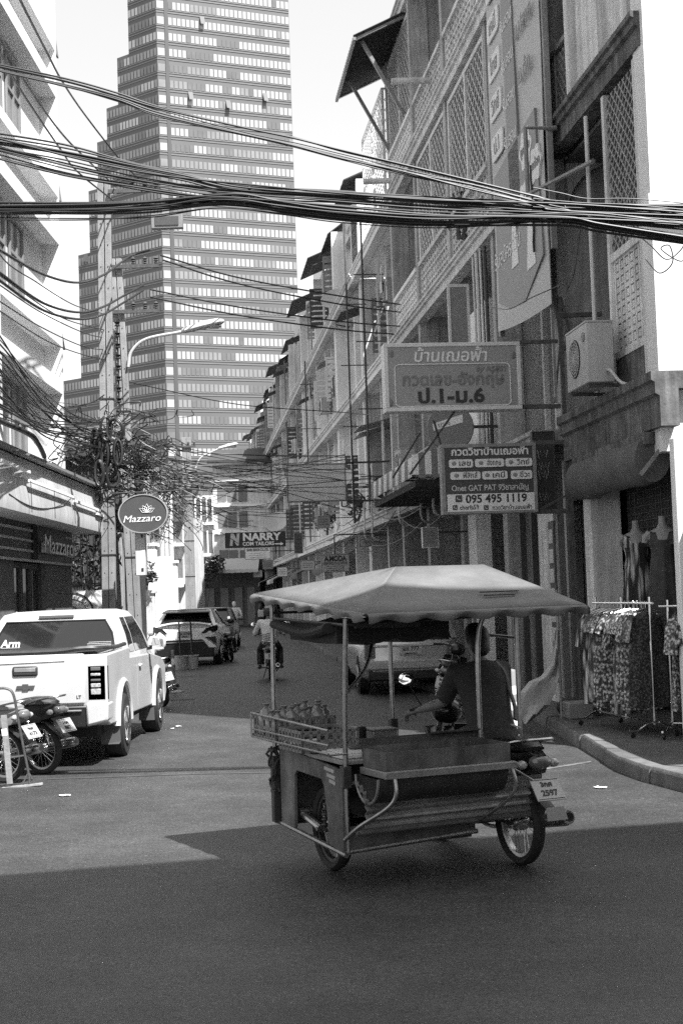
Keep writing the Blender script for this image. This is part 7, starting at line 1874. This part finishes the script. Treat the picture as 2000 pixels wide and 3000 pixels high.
bundle([(1560, 590, YB), (1640, 604, YB), (1720, 618, YB), (1850, 622, YB), (2040, 640, YB)], 9, 90, .007, 'loose cable of the frayed bundle end at the right', 'cables at the right end')
for x, y in ((718, 572), (1640, 625)):
    T = MB().tube([(.05 * math.cos(a), .05 * math.sin(a) * .6, .09 * math.sin(a * 1.0 + .5)) for a in [2 * PI * k / 16 for k in range(17)]], .008, 6).build('cable_tie', M_['cable']); T.location = D(x, y, YB); tag(T, 'twisted tie lashing the cable bundle ' + ('in the middle of the street' if x < 1000 else 'near the right picture edge'), 'cable tie')
si = 0; S_ = 'steep cable running down past the white block to the poles'
for px in ([(20, -90, 14), (60, 0, 15), (143, 163, 18), (184, 240, 20), (255, 344, 24), (360, 477, 27), (430, 545, 29)], [(-40, 40, 14), (0, 115, 15), (84, 255, 18), (179, 388, 22), (255, 467, 25), (340, 548, 29)], [(-40, 85, 14), (0, 153, 15), (64, 268, 18), (179, 439, 22), (230, 505, 25), (344, 597, 29)]):
    cable(px, .016, S_ + (', highest of three', ', middle of three', ', lowest of three')[si], 'steep cables by the white block'); si += 1
for px in ([(-50, 700, 17), (0, 733, 18), (128, 804, 22), (230, 828, 25), (306, 804, 27), (380, 752, 29), (440, 732, 29)], [(-50, 755, 17), (0, 799, 18), (128, 888, 22), (230, 915, 25), (300, 900, 27), (360, 868, 28.5), (420, 835, 29)], [(-50, 780, 17), (0, 822, 18), (128, 909, 22), (230, 935, 25), (300, 922, 27), (360, 888, 28.5), (420, 850, 29)]):
    cable(px, .022, ('highest', 'middle', 'lowest')[si - 3] + ' of three heavy drooping cables looped up to an insulator on the poles', 'heavy drooping cables'); si += 1
for px in ([(-40, 780, 17), (0, 807, 18), (179, 929, 24), (306, 967, 29)], [(-40, 808, 17), (0, 835, 18), (128, 919, 22), (255, 978, 27), (332, 993, 30.5)], [(-40, 860, 17), (0, 883, 18), (128, 962, 22), (255, 1018, 27), (339, 1025, 30.5)], [(-40, 885, 17), (0, 911, 18), (153, 1006, 23), (281, 1049, 28), (345, 1056, 30.5)], [(-40, 570, 17), (0, 745, 18), (110, 828, 22), (195, 882, 25), (250, 905, 27), (345, 930, 30.5)]):
    cable(px, .010, 'thin service wire sagging to the spools on the leaning pole', 'thin wires at the left')
for k in range(26):
    y0 = 985 + k * 9.5 + rb.uniform(-10, 10); x1, y1 = rb.uniform(250, 345), rb.uniform(1225, 1330); m_ = rb.uniform(.35, .6)
    cable([(-40, y0 - 22, 17), (0, y0, 18), (120, y0 + (y1 - y0) * (m_ + .05) + 20, 22), (220, y0 + (y1 - y0) * .85 + 12, 26.5), (x1, y1, 28.8)], rb.uniform(.006, .013), 'thin cable fanning from the left edge to the coils on the poles', 'fan of cables at the left')
for px in ([(470, 748, 29.5), (702, 814, 31), (1000, 868, 34), (1195, 895, 36)], [(478, 762, 29.5), (702, 832, 31), (1000, 892, 34), (1190, 917, 36)], [(440, 848, 29.5), (702, 900, 31), (1000, 942, 34), (1185, 957, 36)], [(440, 870, 29.5), (702, 924, 31), (1000, 966, 34), (1180, 981, 36)]):
    cable(px, .018, ('uppermost', 'second', 'third', 'lowest')[si - 6] + ' of four evenly spaced power lines from the poles to the facade opposite', 'power lines across the street'); si += 1
cable([(380, 1120, 31), (700, 1185, 34), (1000, 1208, 36), (1260, 1232, 30)], .012, 'single thin wire from the lamp pole to the balcony at right', 'single wires')
for k in range(24):
    y0 = rb.uniform(1270, 1420); x1 = rb.choice([1040, 1110, 1200, 860, 1010]); y1 = rb.uniform(1330, 1500); dr = rb.uniform(5, 35); sY = rb.uniform(28, 42)
    cable([(395, y0, 31), (560, y0 + (y1 - y0) * .3 + dr * .8, 32), (760, y0 + (y1 - y0) * .55 + dr, 33 + (sY - 31) * .5), (x1, y1, sY)], rb.uniform(.006, .012), 'thin slack wire from the poles across to the right facade', 'slack wires across the street')
for k in range(12):
    y0 = rb.uniform(1280, 1420); y1 = rb.uniform(1430, 1560)
    cable([(385, y0, 31), (440, y0 + (y1 - y0) * .45 + 10, 40), (500, y0 + (y1 - y0) * .8 + 8, 50), (548, y1, 60)], rb.uniform(.010, .018), 'cable running up the street to the distant pole', 'cables up the street')
for k in range(10):
    y0 = rb.uniform(1430, 1520); x1 = rb.uniform(700, 900); y1 = rb.uniform(1380, 1560)
    cable([(552, y0, 60), (640, (y0 + y1) / 2 + 18, 62), (x1, y1, 64)], .012, 'wire from the distant pole to the far facades', 'far wires')
# coils on the poles
for k, (x, y, rx, rz) in enumerate(((300, 1330, .14, .36), (322, 1345, .17, .36), (282, 1300, .09, .30), (312, 1255, .11, .24), (338, 1260, .16, .22), (330, 1395, .11, .20), (292, 1385, .08, .24), (345, 1325, .08, .26))):
    T = thing('cable_coil', 'coil of spare cable hung on the double pole', 'cable coil', D(x, y, 28.35 - .02 * k), R(rb.uniform(-25, 25)), 'coils of cable on the poles'); m = MB()
    pts = []
    for j in range(100):
        a = 2 * PI * j / 20; w = 1 + .07 * math.sin(j * .37 + k); pts.append((rx * w * math.cos(a), .05 * math.sin(j * .21 + k), rz * w * math.sin(a)))
    m.tube(pts, .019, 6); m.build('loops', M_['cable'], T)
m = MB(); rt = random.Random(4); c = D(320, 1330, 28.9)
for k in range(150):
    p = Vector((rt.gauss(.15, .45), rt.gauss(0, .2), rt.gauss(.05, .42))); pts = [p]
    for j in range(5): p = p + Vector((rt.uniform(-.35, .4), rt.uniform(-.08, .08), rt.uniform(-.3, .22))); pts.append(p)
    m.tube(smooth_path(pts, 4), rt.uniform(.006, .014), 5)
for k in range(60):
    p = Vector((rt.uniform(.3, 1.5), rt.uniform(-.1, .4), rt.uniform(-.9, .3) - .3)); pts = [p]
    for j in range(4): p = p + Vector((rt.uniform(-.2, .45), rt.uniform(-.08, .1), rt.uniform(-.35, .1))); pts.append(p)
    m.tube(smooth_path(pts, 4), rt.uniform(.006, .012), 5)
o = m.build('cable_tangle', M_['cable']); o.location = c; stuff(o); tag(o, 'dense tangle of black cables hanging round the poles', 'cable tangle')
o = MB().tube(smooth_path([D(-20, 1225, 24) - D(83, 1270, 25), Vector((0, 0, 0)), D(112, 1300, 25.4) - D(83, 1270, 25), D(130, 1335, 25.6) - D(83, 1270, 25), D(134, 1352, 25.6) - D(83, 1270, 25)], 6), [.05] * 12 + [.045] * 8 + [.03] * 5, 8).build('thick_cable', M_['cable']); o.location = D(83, 1270, 25); tag(o, 'thick twisted cable end dropping over the shop canopy', 'cable')

# awning over the side street front of the clothes shop, out past the right picture edge
T = thing('side_awning', 'low cloth awning along the side street front of the clothes shop', 'awning', (4.02, 15.95, 0))
g = [[(x, -3.6 * t, 3.25 - .55 * t - .03 * math.sin(x * 5) * t) for t in (0, .25, .5, .75, 1)] for x in [.35 * i for i in range(15)]]
MB().sheet(g, .01).build('cloth', M_['canvas'], T)
for x in (.03, 4.8): MB().tube([(x, -3.58, .1), (x, -3.58, 2.7)], .02, 8).build('post', M_['grey_metal'], T)

# clutter on the near facade
for k in range(6):
    T = rowthing('conduit', 'thin conduit of the bundle running up the facade left of the banner', 'pipe', 8.75 + .16 * k, 'conduits beside the banner', .0 + .05 * (k % 2), 4.25)
    MB().tube([(0, 0, 0), (.02, .03, 1.6), (0, 0, 3.7)], .022 + .012 * (k % 3 == 0), 6).build('pipe', M_['white_metal'] if k % 2 else M_['dark_metal'], T)
T = rowthing('wall_panel', 'pale boarded panel on the first floor behind the round sign', 'panel', 9.6, None, -.2, 4.2); MB().box(0, .12, 0, 2.4, 0, 3.0).build('board', M_['plaster_white'], T); MB().box(-.02, 0, .3, 1.2, .9, 1.9).build('plate', M_['midgrey'], T)
T = rowthing('open_shutter', 'white framed shutter leaf standing open above the light box', 'shutter', 10.0, None, .1, 6.35)
m = MB(); m.box(-.36, -.31, 0, .05, 0, 1.2); m.box(.0, .05, 0, .05, 0, 1.2); m.box(-.31, 0, .002, .048, 0, .06); m.box(-.31, 0, .002, .048, 1.14, 1.2); m.build('frame', M_['white_metal'], T); MB().box(-.31, 0, .015, .03, .06, 1.14).build('pane', M_['midgrey'], T)
for k, (s, z) in enumerate(((12.5, 3.95), (14.1, 3.9), (17.3, 4.0), (22.5, 3.85), (24.2, 3.9))):
    T = rowthing('bent_pipe', 'bent white pipe looping over the canopy edge', 'pipe', s, 'bent pipes over the canopy', .3, z)
    MB().tube(smooth_path([(.3, 0, .5), (-.1, 0, .55), (-.12, .05, 0), (-.1, .1, -.5), (.3, .4, -.6)], 5), .03, 7).build('pipe', M_['white_metal'], T)
rq = random.Random(5)
for k in range(26):
    s0 = rq.uniform(5, 34); s1 = s0 + rq.uniform(3, 9); z0 = rq.uniform(3.4, 4.4); z1 = z0 + rq.uniform(-.3, .3); a, b = rowpt(s0, rq.uniform(.1, .5), z0), rowpt(s1, rq.uniform(.1, .5), z1)
    q = sag(a, b, rq.uniform(.1, .5), 10); o = MB().tube([p - a for p in q], rq.uniform(.006, .016), 5).build('facade_cable', M_['cable']); o.location = a; tag(o, 'slack dark cable looping along the shop canopies on the right', 'cable', 'slack cables along the canopies')
for k in range(9):
    s0 = rq.uniform(22, 60); z = rq.choice([5.2, 6.8, 9.2, 10.5]); T = rowthing('hanging_laundry', 'dark laundry hanging on the upper right facades', 'laundry', s0, 'laundry on the upper facades', rq.uniform(-.3, .1), z)
    g = [[(-.02 * math.sin(i * 2 + j), -.3 + .15 * i, .5 - .25 * j) for j in range(4)] for i in range(5)]
    MB().sheet(g, .006).build('cloth', rq.choice([M_['shirt_dark'], M_['midgrey'], M_['lightgrey']]), T)
for px in ([(1870, 690, 15.5), (1905, 720, 15.4), (1950, 760, 15.3), (1990, 735, 15.3), (2010, 700, 15.2)], [(1890, 760, 15.5), (1930, 800, 15.4), (1968, 770, 15.3), (1960, 720, 15.3), (1935, 730, 15.3), (1990, 765, 15.3), (2020, 745, 15.2)], [(1660, 850, 18.2), (1680, 800, 18), (1695, 700, 18), (1700, 640, 18)], [(1648, 832, 18.2), (1560, 870, 19), (1490, 905, 20), (1440, 900, 22)]):
    cable(px, .007, 'stray curl of wire against the pale wall at the right', 'stray wires at the right')


# small shop signs, dishes and poles along the row
for s0, box, m1, lab in ((26.5, (1052, 1560, 1086, 1602), 'lightgrey', 'small pale signboard under the canopy of the low flat roofed shophouse'), (33, (930, 1510, 966, 1548), 'midgrey', 'grey signboard beside the plant on the canopy in mid row'), (40, (880, 1640, 922, 1672), 'lightgrey', 'pale signboard low over the pavement beyond the bespoke board'),
    (48, (862, 1560, 886, 1622), 'darkgrey', 'tall dark signboard beyond the bespoke board'), (52, (812, 1660, 842, 1690), 'white', 'white signboard far up the row near the riding motorcyclist'), (68, (770, 1640, 800, 1668), 'midgrey', 'small grey signboard beyond the black tailor sign'), (75, (742, 1670, 768, 1692), 'lightgrey', 'tiny pale signboard near the far end of the row')):
    T, at, w, h = cross_sign('shop_sign', lab, box, s0, .1, M_['grey_metal'], M_[m1], .03)
    for k in range(3): MB().bar((-w * .33, .005, h * (.22 - .2 * k)), (w * .33, .005, h * (.22 - .2 * k)), h * .08, .006).build('faded_writing', M_['signgrey'], T)
    m = MB(); m.bar((w/2, .05, h * .3), (w/2 + .8, .05, h * .3), .03); m.build('bracket', M_['dark_metal'], T)
for s0, p0, z, r, lab in ((66, .4, 6.0, .7, 'wire satellite dish above the black tailor sign'), (36, -.2, 12.6, .5, 'satellite dish on the roof edge in mid row'), (31.5, .3, 5.6, .45, 'pale satellite dish on the canopy in mid row')):
    T = rowthing('satellite_dish', lab, 'satellite dish', s0, 'satellite dishes on the row', p0, z)
    m = MB(); m.lathe([(.02, 0), (r * .5, .06), (r * .85, .17), (r, .26), (r * .98, .27), (r * .5, .08), (.02, .02)], 24, (0, 0, 0), 'y'); d = m.build('dish', M_['lightgrey'], T); d.rotation_euler = (R(35), 0, R(160))
    m = MB(); m.tube([(0, 0, 0), (0, 0, -.8), (.5, 0, -.9)], .03, 6); m.build('mount', M_['dark_metal'], T)
for s0, z0, z1, lab in ((23.4, 4.1, 12.5, 'thin rusty pole fixed to the low flat roofed shophouse'), (27.5, 4.1, 13, 'second thin rusty pole beside the wire cage'), (44, 4.1, 11.8, 'thin pole rising past the blank signboard')):
    T = rowthing('fixing_pole', lab, 'pole', s0, 'thin poles on the row', .35, z0); MB().tube([(0, 0, 0), (0, 0, z1 - z0)], .03, 6).build('pole', M_['rust'], T)
    for k in range(4): MB().bar((-.25, 0, 1 + k * 1.9), (.6, 0, 1 + k * 1.9), .03).build('cross_arm', M_['rust'], T)
# ================================================================ loose pieces of one kind become parts of their own
SPLIT = dict(food_cart=('grill_brace', 'post_brace', 'tow_bar'), pickup_truck=('door_seam', 'wheel_flare'), person=('eye',), utility_pole=('band', 'insulator', 'bolt_holes'), air_conditioner=('bracket',), iron_fence=('rail',), fuse_box=('latch',),
             hoop_stand=('brace',), backpack=('strap',), number_plate=('plate_border',), crossover_car=('pillar',), grey_hatchback=('pillar',), silver_estate_car=('pillar',))
def base(o): return o.name.split('.')[0]
def split_islands(o):
    me = o.data; bm = bmesh.new(); bm.from_mesh(me); left = set(bm.verts); n = 0; parts = []
    while left:
        st, isl = [left.pop()], []
        while st:
            v = st.pop(); isl.append(v)
            for e in v.link_edges:
                w = e.other_vert(v)
                if w in left: left.remove(w); st.append(w)
        parts.append({v.index for v in isl})
    bm.free()
    if len(parts) < 2: return
    nm = {'bolt_holes': 'bolt_hole'}.get(base(o), base(o))
    for k, idx in enumerate(parts):
        b = bmesh.new(); b.from_mesh(me); b.verts.ensure_lookup_table()
        bmesh.ops.delete(b, geom=[v for v in b.verts if v.index not in idx], context='VERTS')
        m2 = bpy.data.meshes.new(nm); b.to_mesh(m2); b.free()
        for mm in me.materials: m2.materials.append(mm)
        if k == 0: keep = m2
        else:
            c = o.copy(); c.data = m2; c.name = nm; col.objects.link(c)
        if k == 0: first = m2
    o.data = first; o.name = nm
for o in [q for q in bpy.data.objects if q.type == 'MESH' and q.parent and base(q) in SPLIT.get(base(q.parent), ())]: split_islands(o)
for o in [q for q in bpy.data.objects if base(q) == 'road_markings']: o.name = 'road_marking'; split_islands(o)
